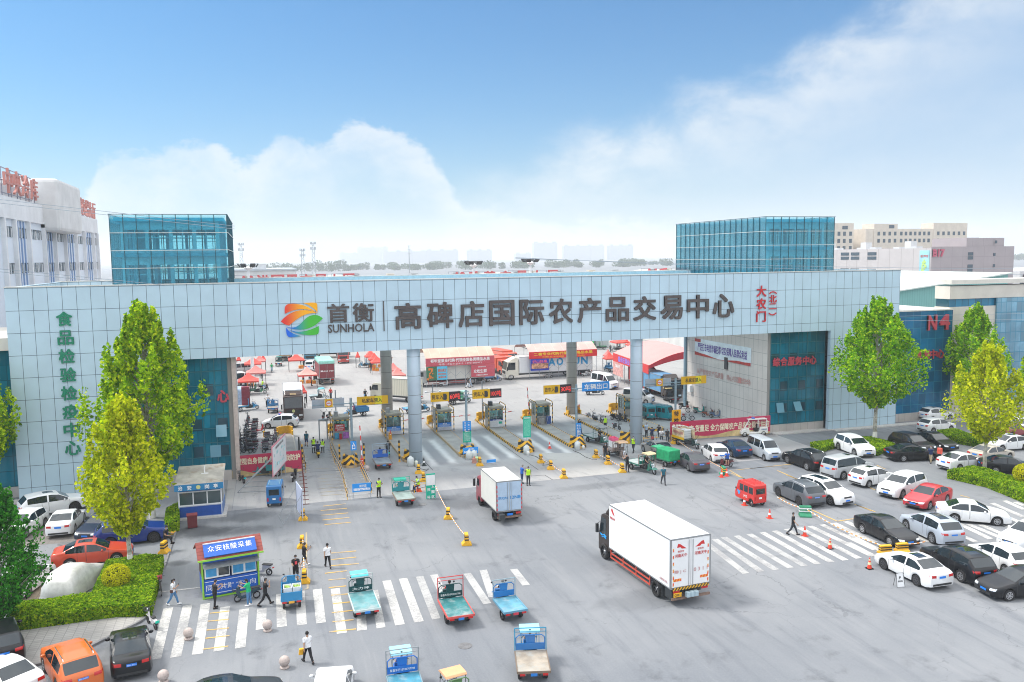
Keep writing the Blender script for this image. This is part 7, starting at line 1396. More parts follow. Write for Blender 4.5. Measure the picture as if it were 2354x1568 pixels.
c1('sedan','grey beige saloon seen from behind at the green tarpaulin tricycle',(.3,.28,.26),('I',700,892),88,'RR')
cw2('suv','white off roader with a small sunroof parked along the left wall',WH,('S',460,582),('S',990,485),1,rim=rimd)
cw2('sedan','white saloon seen from behind on the brick parking at the left',WH,('S',985,790),('S',1105,640))
cm('hatch','tiny white car half hidden by the dark tree at the left edge',WH,('S',330,775),-105)
cm('sedan','navy saloon with a sun shade half hidden by the yellowing tree',(.012,.02,.05),('S',1400,770),-112)
c1('suv','bright blue off roader behind the yellowing tree',(.006,.03,.2),('S',2050,905),6,'FR',1,rim=rimd)
c1('sedan','orange red saloon beside the covered car at the left hedge',(.55,.06,.025),('S',970,1255),4,'RR',1)
cm('hatch','white car behind the dark tree beside the covered car',WH,('R',250,700),75)
cm('suv','black off roader cut by the left edge on the pavement',BK,('R',0,1290),110)
c1('suv','orange compact off roader with black roof rails at the bottom left',(.62,.13,.02),('R',885,1555),113,'RR',rack=True,plate_txt='冀F·6HP35')
cm('sedan','black saloon with red tail lamps beside the left kerb',BK,('R',1205,1355),99,1,plate_txt='皖H·3131')
cm('sedan','white saloon cut by the left bottom corner',WH,('R',20,1620),130)
cm('sedan','dark saloon roof rising from the bottom edge',(.03,.035,.04),('R',2110,1830),5,2)
cm('hatch','white car roof cut by the bottom edge left of the blue tricycle',WH,('T',90,1830),80)
v=cm('hivan','white high roofed van with a tan lower half behind the blue exit sign',WH,('O',1640,790),-75,bumper=mat('tan_bumper',(.42,.3,.16),.5)); cm('minivan','grey van behind the temporary observation booth',(.5,.5,.5),('O',2170,1020),-50)
v=cw2('hatch','white security patrol car with dark stripes before the brown lorry',WH,('M',1000,1420),('M',690,1430)); m=MB(); m.box(-.1,.1,-.45,.1,1.53,1.63); m.build('roof_beacon',mat('beacon_red',(.7,.04,.04),.3),v); m=MB(); m.box(-.1,.1,.101,.45,1.53,1.63); m.build('roof_beacon',mat('beacon_blue',(.05,.15,.6),.3),v)
p=g('R',690,700); K=KIND['hatch']; t=thing('covered_car','car under a silver fabric cover beside the clipped hedge','covered car',(p.x,p.y,0),radians(74)); m=MB(); rows=[]; random.seed(4)
for i in range(25):
 s=-.06+4.3*i/24; zt=interp([(0,.35),(.05,.8),(.9,1.05),(1.8,1.5),(3.4,1.55),(4.1,1.1),(4.22,.4)],s); w=.92-.12*max(0,.5-s)-.1*max(0,s-3.7); rows.append([(w+.12+random.uniform(-.05,.05),.06),(w+.05+random.uniform(-.03,.03),.4),(w,min(zt,.85)),(w*.78,zt*.95),(w*.4,zt*.995+random.uniform(-.01,.02)),(0,zt)])
for i,r_ in enumerate(rows):
 x=2.1-(-.06+4.3*i/24); m.v+=[(x,y,z)for y,z in r_]+[(x,-y+random.uniform(-.02,.02),z)for y,z in r_[::-1][1:]]
m.f=[(i*11+j,i*11+j+1,i*11+j+12,i*11+j+11)for i in range(24)for j in range(10)]+[tuple(range(11)),tuple(range(264,275))]; m.m=[0]*len(m.f); o=m.build('car_cover',mat('silver_cover',(.6,.6,.58),.45,.15,var=.12,bump=.6),t,smooth=True); t.scale=(VS,)*3
def lbox(lab,cabc,c,L_,R_,z,BL,hd_,top,**k):
 a=g(L_[0],L_[1],L_[2],z); b=g(R_[0],R_[1],R_[2],z); d=Vector((cos(radians(hd_)),sin(radians(hd_)),0)); p=(a+b)/2+d*BL/2; W_=abs((b-a).dot(Vector((-d.y,d.x,0)))); H_=at_d(*q(*top),a.x,a.y)-z
 return lorry(lab,cabc,(p.x,p.y,0),radians(hd_),box=(BL,W_,H_),zf=z,**k),W_,H_
t,W_,H_=lbox('big white box lorry with a dark brown cab in the right foreground',(.035,.025,.022),'E',('E',1195,1278),('E',1690,1190),1.12,7.7,94,('E',1195,660),cab=(1.75,2.45,2.45),rail=(.55,.08,.05),wr=.52,roofair=True,boxc=(.8,.81,.82))
x0,x1,zf,xe,zc=t['_dims']; lr=mat('lorry_red',(.6,.03,.03),.5)
for s in(1,-1):
 y=s*W_*.25; text(t,'河南天牛',(x0-.055,y,zf+H_*.66),(0,-1,0),(0,0,1),.85,.2,lr,.015); text(t,'吹天牛',(x0-.055,y,zf+H_*.745),(0,-1,0),(0,0,1),.42,.13,lr)
 m=MB(); yy=[(.38*s*-1,.0),(.05*s,.3),(.2*s,.34),(.28*s,.1),(.05*s,.12),(-.05*s,.02)]; m.prism([(y+a,zf+H_*.79+b)for a,b in yy],'x',x0-.056,x0-.047); m.build('bull_emblem',lr,t)
text(t,'豫 J C',(x0-.055,W_*.27,zf+H_*.33),(0,-1,0),(0,0,1),.8,.22,mat('faded_lorry_red',(.6,.35,.35),.6)); text(t,'0 3 1 1',(x0-.055,-W_*.25,zf+H_*.33),(0,-1,0),(0,0,1),.95,.22,MC['faded_lorry_red'])
m=MB(); m.box(x0-.11,x0-.05,-W_*.45,W_*.45,zf-.12,zf+.03); m.build('rear_sill',mat_stripe('sill_chevron',YEL,BLK,(0,1,1),.22),t); m=MB(); m.box(x0-.14,x0-.1,W_*.24,W_*.44,.62,.86); m.build('number_plate',platyel,t); text(t,'C0311',(x0-.145,W_*.34,.74),(0,-1,0),(0,0,1),W_*.17,.14,blacktxt)
for s in(1,-1):m=MB(); [m.box(x0-.056,x0-.046,s*(W_*.5-.17)-.04,s*(W_*.5-.17)+.04,zf+.15+k*.42,zf+.35+k*.42)for k in range(6)]; m.box(x0-.056,x0-.046,s*W_*.34-.28,s*W_*.34+.28,zf+.42,zf+.58); m.build('reflector',mat_stripe('reflector_red',(.75,.05,.03),(.8,.4,.05),(0,1,.6),.2),t)
text(t,'河南天牛',(x1-.5,W_/2+.012,zf+H_*.72),(-1,0,0),(0,0,1),.7,.17,lr); m=MB(); m.prism([(x1-.8,zf+H_*.8),(x1-.45,zf+H_*.95),(x1-.3,zf+H_*.9),(x1-.55,zf+H_*.82)],'y',W_/2+.008,W_/2+.016); m.build('bull_emblem',lr,t); text(t,'小哪车车队',(x0+.75,W_/2+.012,zf+.3),(-1,0,0),(0,0,1),.9,.17,MC['faded_lorry_red'])
m=MB(); [m.box(x0-.4,x0-.15,-.35+k*.28,-.1+k*.28,.58,.9)for k in range(3)]; m.build('water_can',mat('can_clear',(.4,.52,.58),.3),t,bevel=.03); m=MB(); m.tube([(xe-1.2,1.235,zc+.9),(xe-.9,1.24,zc+1.0),(xe-.6,1.24,zc+.88),(xe-.3,1.235,zc+.95)],.05,5); m.tube([(xe-1.2,1.235,zc+.78),(xe-.9,1.24,zc+.86),(xe-.6,1.24,zc+.76)],.04,5); m.build('wave_livery',mat('livery_blue',(.02,.3,.7),.5),t)
t,W_,H_=lbox('small white box lorry with a red cab entering the lanes',(.28,.03,.05),'K',('K',2085,1350),('J',365,1540),.95,4.4,91,('K',2090,880),cab=(1.6,2.0,2.0),rear=(.4,.52,.66),roofair=False,wr=.4,boxc=(.7,.7,.66))
x0=t['_dims'][0]; lb=mat('lorry_blue_letters',(.02,.25,.6),.6); text(t,'京QN',(x0-.055,W_*.26,.95+H_*.45),(0,-1,0),(0,0,1),W_*.36,.24,lb,.015); text(t,'12NB',(x0-.055,-W_*.24,.95+H_*.45),(0,-1,0),(0,0,1),W_*.4,.24,lb,.015); m=MB(); m.box(x0-.13,x0-.09,-.25,.2,.62,.78); m.build('number_plate',platblue,t); m=MB(); [m.box(x0-.06,x0-.045,s*(W_/2-.03)-.035,s*(W_/2-.03)+.035,1.05+k*.36,1.05+k*.36+.2)for k in range(6)for s in(1,-1)]; m.build('reflector',mat('reflector_plain',(.7,.04,.03),.4),t)
p=g('M',1095,1325); t=lorry('white lorry with a brown cab facing the camera inside the gate',(.06,.032,.028),(p.x+.1,p.y+5.9,0),radians(-92),box=(7.2,2.5,2.75),cab=(1.9,2.5,2.7),roofair=True,wr=.5); xe,zc=t['_dims'][3],t['_dims'][4]; text(t,'解放',(xe-.55,0,zc+2.88),(0,1,0),(-.6,0,.8),.8,.28,mat('gold_letters',(.7,.5,.25),.5),.015); m=MB(); m.cyl((xe+.03,0,zc+.75),(xe+.045,0,zc+.75),.2,n=16); m.build('badge',mat('badge_gold',(.6,.6,.25),.5),t); m=MB(); m.box(xe+.02,xe+.05,-.25,.25,zc-.05,zc+.12); m.build('number_plate',platyel,t); m=MB(); m.box(xe-1.75,xe-1.3,-.95,.95,zc+3.0,zc+3.35); m.build('cooling_unit',white,t,bevel=.06)
t,W_,H_=lbox('dark red stake lorry with a green tarpaulin on top seen from behind',(.3,.03,.04),'M',('M',1480,645),('M',1725,640),1.15,6.5,92,('M',1480,415),boxc=(.3,.045,.06),corr=True,wr=.48,roofair=False)
x0,x1=t['_dims'][:2]; m=MB(); m.box(x0-.1,x1+.05,-W_/2-.08,W_/2+.08,1.15+H_-.1,1.15+H_+.55); m.build('tarpaulin',mat('mint_tarpaulin',(.3,.65,.55),.7,var=.15,bump=.5),t,bevel=.2); text(t,'冀A51 720',(x0-.06,0,1.15+H_*.5),(0,-1,0),(0,0,1),W_*.85,.26,whitetxt)
p=g('M',1890,412); lorry('small red lorry driving towards the camera deep in the market',(.45,.05,.04),(p.x,p.y+4.5,0),radians(-95),box=(5,2.3,2.0),boxc=(.35,.4,.42),cab=(1.9,2.2,2.2),roofair=False); p=g('M',1400,395); lorry('teal blue lorry parked behind the red stake lorry',(.02,.14,.22),(p.x,p.y+4,0),radians(-100),box=(6,2.4,2.2),boxc=(.2,.32,.3),cab=(2,2.4,2.5),roofair=False)
p=g('M',1620,330); lorry('grey green tarped lorry far back beside the beam edge',(.3,.3,.25),(p.x+1,p.y+2,0),radians(170),box=(7,2.4,2.2),boxc=(.26,.3,.25),roofair=False); p=g('M',960,380); lorry('brown box lorry far back under the beam',(.25,.2,.15),(p.x,p.y+3,0),radians(85),box=(5,2.3,2.2),boxc=(.4,.27,.14),roofair=False)
t=lorry('cream corrugated container lorry behind the left pair of columns',(.5,.48,.4),(20.0,119.3,0),radians(137),box=(5.6,2.2,2.5),zf=.95,boxc=(.66,.63,.52),corr=True,roofair=False,wr=.45); text(t,'D03T',(t['_dims'][0]-.06,-.3,2.3),(0,-1,0),(0,0,1),1.3,.25,mat('print_grey',(.2,.2,.22),.6))
lorry('white box lorry parked under the pink fruit agency awning',(.5,.5,.5),(31.0,132.3,0),radians(180),box=(9.6,2.4,2.4),boxc=(.72,.71,.66),roofair=False,rail=(.4,.05,.05)); t=lorry('long white refrigerated lorry under the yellow lettered awning',(.72,.68,.58),(49.2,134.6,0),radians(180),box=(13.4,2.5,2.8),boxc=(.72,.73,.74),cab=(2.3,2.5,2.6),nw=3,wr=.55)
ct=mat('cyan_letters',(.0,.3,.6),.5); [text(t,c_,(x_,1.27,2.75),(-1,0,0),(0,0,1),1.15,1.25,ct,.03)for c_,x_ in[(k_,49.2-py_(*q('O',px_,390),133.3).x)for k_,px_ in(('A',815),('O',940),('U',1195),('N',1325))]]
p=g('Q',375,870); lorry('red lorry under the curved red awning',(.5,.02,.03),(p.x+1,p.y+4.2,0),radians(-95),box=(6,2.4,2.2),boxc=(.4,.05,.05),roofair=False); p=g('Q',885,985); lorry('dark brown lorry squeezed against the far end of the beige side wall',(.05,.035,.03),(p.x-1.2,p.y+4.6,0),radians(-92),box=(6,2.4,2.4),boxc=(.12,.3,.5),cab=(1.9,2.4,2.5),roofair=True)
for i,x in enumerate((44.5,46.2,48.6)):lorry(('orange red lorry with covered load, first behind the pink awning','orange red lorry with covered load, second behind the pink awning','orange red lorry with covered load, third behind the pink awning')[i],(.6,.09,.04),(x-3.6,144+i*5,0),radians(-75),box=(6,2.4,1.9),boxc=(.62,.1,.05),roofair=False,group='lorries with orange red covers')
def tri(lab,col,RL,RR,L,hd_=None,driver=None,**k):
 a=g(*RL,.72); b=g(*RR,.72); w=(b-a).length; h=radians(hd_)if hd_ is not None else atan2(-(b-a).x,(b-a).y)*-1+0 if False else(radians(hd_)if hd_ is not None else atan2((b-a).y,(b-a).x)+pi/2); d=Vector((cos(h),sin(h),0)); p=(a+b)/2+d*(L+.15); t=tricycle(lab,col,(p.x,p.y,0),h,bed=(L,w-.1),**k)
 if driver:s=Vector((p.x,p.y,0))+d*.02; person(driver[0],'ride',(s.x,s.y),h,tc=driver[1],bc='dark',mask=False,seat=.82,group='tricycle drivers',hair=driver[2]if len(driver)>2 else True)
 return t
DG=(.012,.06,.065); TB=(.02,.22,.25); BL_=(.015,.16,.45)
tri('dark green flatbed tricycle with a pale cyan roof and pale edge',DG,('T',345,745),('T',660,690),2.75,91,bedcol=(.1,.28,.3),edge=(.5,.6,.6),frame=(.4,.45,.45),roof=(.12,.62,.7),script='大力神',tall=1.15)
tri('green flatbed tricycle edged and framed in red',DG,('T',1450,815),('T',1778,770),2.65,90,('tricycle driver in a red shirt behind the red frame','red'),bedcol=(.02,.17,.18),edge=(.6,.09,.08),frame=(.55,.05,.05),tall=1.35,script='聚鑫车行15930707788')
tri('blue flatbed tricycle right of the red framed one',BL_,('H',935,755),('H',1218,710),2.1,92,('bald tricycle driver in black on the blue flatbed','black','grey'),bedcol=(.1,.3,.4),edge=(.12,.3,.42),frame=(.25,.35,.4),plate=(.6,.05,.08),tall=1.15)
tri('blue flatbed tricycle with a worn tan bed and pale blue roof',BL_,('H',1090,1450),('H',1495,1455),2.2,76,('tricycle driver in black on the worn tan flatbed','black'),bedcol=(.36,.31,.25),edge=(.2,.15,.11),frame=(.03,.25,.42),roof=(.3,.62,.75),tall=1.25)
tri('bright blue flatbed tricycle with pale blue roof at the bottom edge',(.01,.13,.5),('T',790,1790),('T',1210,1730),2.3,88,('tricycle driver in blue at the bottom edge','blue'),bedcol=(.06,.28,.4),edge=(.2,.3,.35),frame=(.25,.28,.3),roof=(.3,.62,.75),tall=1.3,script='聚鑫车行15930707788')
p=g('T',1565,1905); tricycle('tricycle with an orange quilted canopy at the bottom edge',(.1,.2,.08),(p.x,p.y,0),radians(100),roof=(.72,.38,.2),bed=(1.6,1.2),headframe=False)
tri('green mesh backed flatbed tricycle stopped by the standing guard',(.01,.22,.26),('K',535,1190),('K',835,1160),2.5,90,('tricycle driver hidden behind the green mesh','green'),bedcol=(.25,.32,.3),edge=(.22,.17,.13),frame=(.04,.3,.22),roof=(.02,.35,.25),tall=1.3)
tri('blue flatbed tricycle with an orange seat cover in the second lane',(.015,.1,.42),('K',210,630),('K',470,600),2.6,90,('tricycle driver on the blue flatbed in the second lane','ltblue'),bedcol=(.2,.24,.28),edge=(.2,.16,.14),frame=(.3,.4,.5),tall=1.5)
p=g('F',1850,1330); t=tricycle('small blue tricycle with two stacks of white crates of greens',(.02,.22,.45),(p.x+.0,p.y+1.55,0),radians(88),bed=(1.7,1.15),wall=.42,headframe=False,back=True,bedcol=(.05,.1,.12),plate=(.75,.4,.05))
for i,(dx,dz,lab)in enumerate(((.72,0,'lower white crate in the left stack on the small blue tricycle'),(.72,.3,'upper white crate of greens in the left stack on the small blue tricycle'),(1.2,0,'lower white crate in the right stack on the small blue tricycle'),(1.2,.3,'upper white crate of greens in the right stack on the small blue tricycle'))):
 side=-.28 if i>1 else .26; c_=thing('crate',lab,'crate',(p.x-side+.0,p.y+1.55-1.15,.77+dz),0,'white crates on the small blue tricycle'); m=MB(); m.box(-.24,.24,-.32,.32,0,.04); [m.box(a,b,c__,d_,.04,.27)for a,b,c__,d_ in((-.24,-.21,-.32,.32),(.21,.24,-.32,.32),(-.21,.21,-.32,-.29),(-.21,.21,.29,.32))]; m.build('crate_body',white,c_)
 if dz:m=MB(); random.seed(i); [m.ball((random.uniform(-.15,.15),random.uniform(-.22,.22),.2),(.06,.1,.06),6,4)for _ in range(9)]; m.build('vegetables',flat((.3,.45,.08)),c_)
def trip(lab,col,c,x,y,hd_,dr=None,**k):
 p=g(c,x,y); t=tricycle(lab,col,(p.x,p.y,0),radians(hd_),**k)
 if dr:d=Vector((cos(radians(hd_)),sin(radians(hd_)))); person(dr[0],'ride',(p.x+d.x*.02,p.y+d.y*.02),radians(hd_),tc=dr[1],bc='dark',seat=.82,group='tricycle drivers')
 return t
trip('dark green flatbed tricycle with a grey canopy coming out of the exit lane',(.02,.1,.08),'J',1560,500,-80,('masked driver in black under the grey canopy','black'),roof=(.25,.26,.27),bed=(2.2,1.4),bedcol=(.35,.37,.36),reach=2.1,back=False); trip('tricycle with a quilted canopy and pink and white crates',(.22,.17,.15),'J',1870,720,-85,None,roof=(.6,.4,.25),bed=(2.0,1.3),bedcol=(.18,.14,.13),reach=1.85); trip('green tricycle with a yellowish canopy nearest the dark grey saloon',(.01,.16,.12),'I',330,1130,-78,('masked driver in black under the yellowish canopy','black'),roof=(.6,.5,.3),bed=(2.2,1.5),bedcol=(.42,.46,.45),reach=1.95,frame=(.25,.16,.12))
for i,(dz,col_)in enumerate(((.0,WH),(.34,WH),(.68,(.75,.12,.25)))):p=g('J',1800,660); c_=thing('crate',('bottom white crate behind the quilted canopy','middle white crate behind the quilted canopy','pink crate topping the stack behind the quilted canopy')[i],'crate',(p.x,p.y+.3,.77+dz)); m=MB(); m.box(-.35,.35,-.5,.5,0,.04); [m.box(*b_,.04,.32)for b_ in((-.35,-.31,-.5,.5),(.31,.35,-.5,.5),(-.31,.31,-.5,-.46),(-.31,.31,.46,.5))]; m.build('crate_body',flat(col_),c_)
p=g('I',590,985); t=trip('green tricycle with a boxed green tarpaulin load',(.02,.16,.09),'I',560,1000,104,bed=(1.9,1.4),roof=(.06,.4,.2)); m=MB(); m.box(-2.05,-.1,-.72,.72,.7,1.75); m.build('tarpaulin',mat('green_tarpaulin',(.01,.3,.12),.7,var=.2,bump=.5),t,bevel=.08)
t=trip('tricycle carrying a caged white water tank with bright side posters',(.02,.05,.05),'I',1020,740,-82,bed=(2.1,1.35),headframe=False,back=False); m=MB(); [m.box(-2.3,-.15,s*.7-.02,s*.7+.02,.78,1.9)for s in(1,-1)]; m.build('side_board',mat('poster_sun',(.7,.55,.35),.5,var=.4,scale=1.5),t); m=MB(); m.box(-2.3,-.15,-.735,-.722,.78,1.05); m.build('yellow_strip',signy,t); text(t,'疫情防控人人有责',(-1.2,-.735,1.5),(1,0,0),(0,0,1),1.7,.3,mat('poster_red',(.55,.15,.15),.6)); m=MB(); m.tube([(-2.3,-.72,1.92),(-.15,-.72,1.92),(-.15,.72,1.92),(-2.3,.72,1.92),(-2.3,-.72,1.92)],.035,5); m.build('top_rail',white,t); m=MB(); m.box(-1.6,-.55,-.55,.55,.78,1.75); m.cyl((-1.05,0,1.75),(-1.05,0,1.82),.12,n=10); m.build('water_tank',mat('tank_translucent',(.62,.66,.66),.4),t,bevel=.06); m=MB(); [m.tube([(-1.62,-.57,z),(-.53,-.57,z),(-.53,.57,z),(-1.62,.57,z),(-1.62,-.57,z)],.018,4)for z in(.85,1.1,1.35,1.6)]; m.build('cage',greymetal,t)
t=box_trike('red enclosed passenger tricycle with a roof rack and blue door stripe',(.62,.03,.025),((g('C',430,455)).x,g('C',430,455).y+.3,0),radians(93),L=2.5,W=1.2,H=1.78); text(t,'大江',(-.15,.62,.68),(-1,0,0),(0,0,1),.5,.2,whitetxt,.02); m=MB(); m.prism([(.95,.98),(.5,.9),(.62,.62),(.75,.62)],'y',.606,.616); m.build('door_stripe',mat('livery_cyan',(.05,.35,.75),.5),t); t.scale=(1.05,)*3
p=g('L',800,1270); t=box_trike('blue enclosed tricycle bus driving away on the left forecourt',(.02,.15,.38),(p.x,p.y+.9,0),radians(84),L=2.7,W=1.25,H=1.85,rackc=(.3,.45,.5))
for lab,x,y,hd_ in(('teal box tricycle nearest the observation booth',390,1285,85),('teal box tricycle with its cab turned to the camera',640,1300,-60)):p=g('Q',x,y); box_trike(lab,(.0,.25,.3),(p.x,p.y+.6,0),radians(hd_),L=2.6,W=1.25,H=1.8,group='teal box tricycles')
p=g('U',1200,815); t=thing('patrol_buggy','white open patrol buggy with roof beacons before the right hoarding','buggy',(p.x,p.y,0),radians(172)); m=MB(); m.prism([(-1.5,.3),(-1.5,.95),(-.6,.95),(-.5,.5),(.5,.5),(.6,.95),(1.25,.85),(1.5,.6),(1.5,.3)],'y',-.65,.65); m.build('body',paint((.74,.74,.7)),t,bevel=.06); m=MB(); m.box(-1.4,.7,-.68,.68,1.78,1.86); m.build('roof',paint((.74,.74,.7)),t,bevel=.05); m=MB(); [m.cyl((x,s*.6,.9),(x2,s*.6,1.8),.04,n=6)for x,x2 in((-1.35,-1.3),(-.4,-.4),(1.1,.6))for s in(1,-1)]; m.build('roof_post',white,t); m=MB(); m.box(-.45,-.1,-.55,.55,.5,.85); m.box(-.55,-.42,-.55,.55,.8,1.25); m.build('seat',rubber,t,bevel=.04); m=MB(); m.box(-.1,.15,-.5,.0,1.87,1.97); m.build('roof_beacon',MC['beacon_red'],t); m=MB(); m.box(-.1,.15,.0,.5,1.872,1.972); m.build('roof_beacon',MC['beacon_blue'],t); [wheel(t,x,s*.58,.27,.18)for x in(-1.0,1.05)for s in(1,-1)]; text(t,'治安巡逻',(-1.05,.66,.75),(-1,0,0),(0,0,1),.6,.12,mat('print_navy',(.02,.1,.3),.6)); t.scale=(1.1,)*3
HD=radians
def pp(lab,c,x,y,pose,hd_,tc,bc='dark',**k):p=g(c,x,y); return person(lab,pose,(p.x,p.y),HD(hd_),tc=tc,bc=bc,**k)
pp('man in black tee and dark jeans walking over the right crossing','C',1065,942,'walk',-40,'black'); t=person('man in a white shirt and black trousers carrying a yellow bag','walk',tuple(gp(708,1524)[:2]),HD(110),tc='white',bc='black',mask=False); b_=gp(694,1520); o=MB(); o.prism([(-.16,0),(.16,0),(.12,.32),(-.12,.32)],'y',-.09,.09); o=o.build('carrier_bag',flat((.8,.42,.02)),loc=(b_.x,b_.y,.38),bevel=.03); tag(o,'yellow carrier bag in the hand of the man in white','bag')
pp('woman in white tee and blue jeans looking at her phone by the hedge','R',1598,852,'phonewalk',-20,'white','jeans',ponytail=True,shoe='white',bag='brown',hold='phone',h=1.64); pp('masked man in black looking at his phone before the kiosk','F',632,1308,'phone',20,'black','black',hold='phone'); pp('woman in a green tee and jeans standing at the kiosk scooter','F',1165,1268,'reach',150,'green','jeans',ponytail=True,shoe='white',bag='brown',h=1.64,mask=False); pp('man in black eating while walking past the kiosk','F',1420,1262,'eat',10,'black','black',mask=False); t=pp('man with a red print on his black tee leaning on a cane','F',1900,885,'cane',-85,'black','black',bottom='shorts',shoe='brown',h=1.75); m=MB(); m.box(.185,.195,-.06,.08,1.18,1.38); m.build('shirt_print',mat('print_red',(.7,.06,.08),.6),t); p=g('F',1808,865); o=MB().cyl((0,0,0),(0,.05,.82),.014,n=6).build('walking_cane',darkmetal,loc=(p.x,p.y,0)); tag(o,'dark walking cane held by the man with the red print','cane')
pp('woman in black shorts walking with her phone beyond the yellow block','F',2030,650,'phonewalk',15,'black','black',bottom='shorts',ponytail=True,shoe='white',hold='phone',h=1.66); pp('man in a white shirt walking away over the yellow bars','T',35,212,'walk',95,'white','black',mask=False); p=g('R',1520,345); person('masked man in black sitting cross legged on a yellow block','sitcross',(p.x+.05,p.y-.1),HD(-25),tc='black',bc='black',seat=.9)
pp('guard in lime vest and cap standing beside the green mesh tricycle','K',258,1140,'phone',-70,'navy','black',vest=True,cap='black'); p=g('K',880,1040); person('guard in lime vest sitting with a notebook behind the code board','sitphone',(p.x,p.y),HD(195),tc='ltblue',bc='navy',vest=True,seat=.5); t=thing('plastic_stool','orange plastic stool under the seated guard','stool',(p.x,p.y,0)); m=MB(); m.box(-.17,.17,-.17,.17,.42,.46); m.build('seat',flat((.75,.1,.03)),t); m=MB(); m.prism([(-.2,0),(.2,0),(.15,.419),(-.15,.419)],'y',-.15,.15); m.build('leg',flat((.75,.1,.03)),t)
pp('man in a blue shirt talking to the guard behind the small lorry','J',345,1115,'phone',10,'blue','navy',hair='grey'); pp('guard in lime vest standing behind the small lorry','J',445,1145,'back',-95,'navy','dark',vest=True); pp('masked man in black standing left of the block row of the exit lane','J',1650,742,'stand',-95,'black','dark'); pp('man in a black tank top seen from behind beside the quilted canopy','J',1995,930,'reach',95,'black','black',top='tank',cap='black'); pp('guard in lime vest beside the front right column nose','J',2090,628,'point',-140,'navy','dark',vest=True); pp('guard in lime vest standing between the parked mopeds','J',1650,285,'back',-95,'navy','dark',vest=True,mask=False); pp('man in black walking out behind the blue exit board','J',1250,330,'walk',-85,'black','black')
pp('masked man in a light blue shirt standing with hands behind his back','I',335,592,'back',-70,'ltblue','dark',hair='grey')
for lab,x,y,tc_,hr in(('masked man in navy sitting among the waiting men',420,630,'navy',True),('man in dark shirt sitting behind the man in white',530,590,'dark',True),('grey haired masked man in white leaning forward among the waiting men',565,660,'white','grey'),('man in dark clothes sitting apart by the folding fence',660,660,'dark','grey')):p=g('I',x,y); person(lab,'sitphone',(p.x,p.y),HD(-110),tc=tc_,bc='dark',seat=.62,group='men waiting on their parked scooters',hair=hr)
pp('masked young man in a teal tee walking across the road','I',600,1325,'walk',-105,'teal','dark'); p=g('I',1600,1065); person('man in a bright blue tee sitting on his scooter with a phone','sitphone',(p.x,p.y),HD(-120),tc='blue',bottom='shorts',bc='black',seat=.8); scooter('dark red scooter under the man in the bright blue tee',(.12,.03,.035),(p.x-.05,p.y+.05,0),HD(190),basket=False); pp('man in a navy jacket and khaki trousers raising his arm','B',870,990,'point',-150,'navy','khaki',top='jacket'); pp('person in a coral jacket and white cap between the cars','B',1010,985,'stand',-160,'coral','dark',top='jacket',cap='white')
pp('man in a dark tee and shorts walking away in the pedestrian lane','L',1280,335,'walk',88,'teal','navy',bottom='shorts',mask=False); pp('masked guard in lime vest standing at the checking table','L',1390,440,'phone',-80,'navy','black',vest=True); p=g('L',1535,420); person('masked guard in lime vest sitting at the checking table','sitphone',(p.x,p.y),HD(-95),tc='navy',bc='black',vest=True,seat=.5); p=g('L',1460,510); person('rider in navy on the yellow moped seen from behind','ride',(p.x,p.y),HD(92),tc='navy',bc='black',seat=.78,mask=False); scooter('bright yellow moped waiting at the checking table',(.8,.5,.01),(p.x,p.y+.2,0),HD(92),plate=(.8,.5,.01)); p=g('K',405,500); person('rider in black squeezing past the blue flatbed tricycle','ride',(p.x,p.y),HD(88),tc='black',bc='black',seat=.78,mask=False); scooter('dark scooter squeezing past the blue flatbed tricycle',BK,(p.x,p.y+.2,0),HD(88),plate=(0,.5,.4))
def sc(lab,c,x,y,hd_,col=BK,**k):p=g(c,x,y); return scooter(lab,col,(p.x,p.y,0),HD(hd_),**k)
sc('black and teal scooter in front of the testing kiosk','F',1140,1180,192,(.03,.06,.08)); sc('white and red electric moped at the kerb behind the black saloon','R',1400,1050,115,(.6,.58,.58),style='moped',plate=(0,.5,.35)); sc('dark electric moped standing alone before the left hoarding','L',265,900,110,BK,style='moped',plate=(.0,.55,.6)); sc('black scooter with a large mirror before the left hoarding','L',1085,870,75,BK,plate=(.6,.6,.6)); sc('small grey moped hidden behind the testing kiosk','F',1360,780,150,(.5,.5,.52),basket=False)
p=g('R',1480,740); bicycle('old dark bicycle with a red basket beside the hedge',(.04,.035,.04),(p.x,p.y,0),HD(100)); p=g('I',420,690); bicycle('red bicycle with a fat front wheel beside the seated men',(.4,.02,.05),(p.x,p.y,0),HD(-110)); p=g('I',1050,200); bicycle('bicycle leaning at the beige side wall',(.15,.16,.17),(p.x,p.y,0),HD(150)); p=g('I',985,330); bicycle('bicycle half hidden behind the right hoarding',(.05,.05,.05),(p.x,p.y,0),HD(160))
random.seed(8); src=None
def row(c,a,b,n,hd_,labs,grp,cols,style='scooter'):
 A,B=g(c,*a),g(c,*b)
 for i in range(n):p=A.lerp(B,i/max(1,n-1)); lab=labs if isinstance(labs,str)else labs[i]; scooter(lab,cols[i%len(cols)],(p.x+random.uniform(-.12,.12),p.y+random.uniform(-.08,.08),0),HD(hd_+random.uniform(-9,9)),grp,style if i%3 else 'moped',basket=i%2==0)
LS='dark scooter tightly parked in the long row along the left side wall'
row('L',(390,440),(420,-10),12,172,LS,'scooters packed along the left side wall',[BK,(.05,.05,.06),(.1,.02,.03),(.02,.03,.06)]); row('L',(300,450),(290,150),7,178,LS,'scooters packed along the left side wall',[BK,(.06,.05,.07),(.03,.03,.03)]); row('L',(690,430),(725,200),6,15,'dark scooter parked in the short row left of the curved yellow guard','scooters left of the curved guard',[BK,(.2,.2,.21),(.12,.05,.09)])
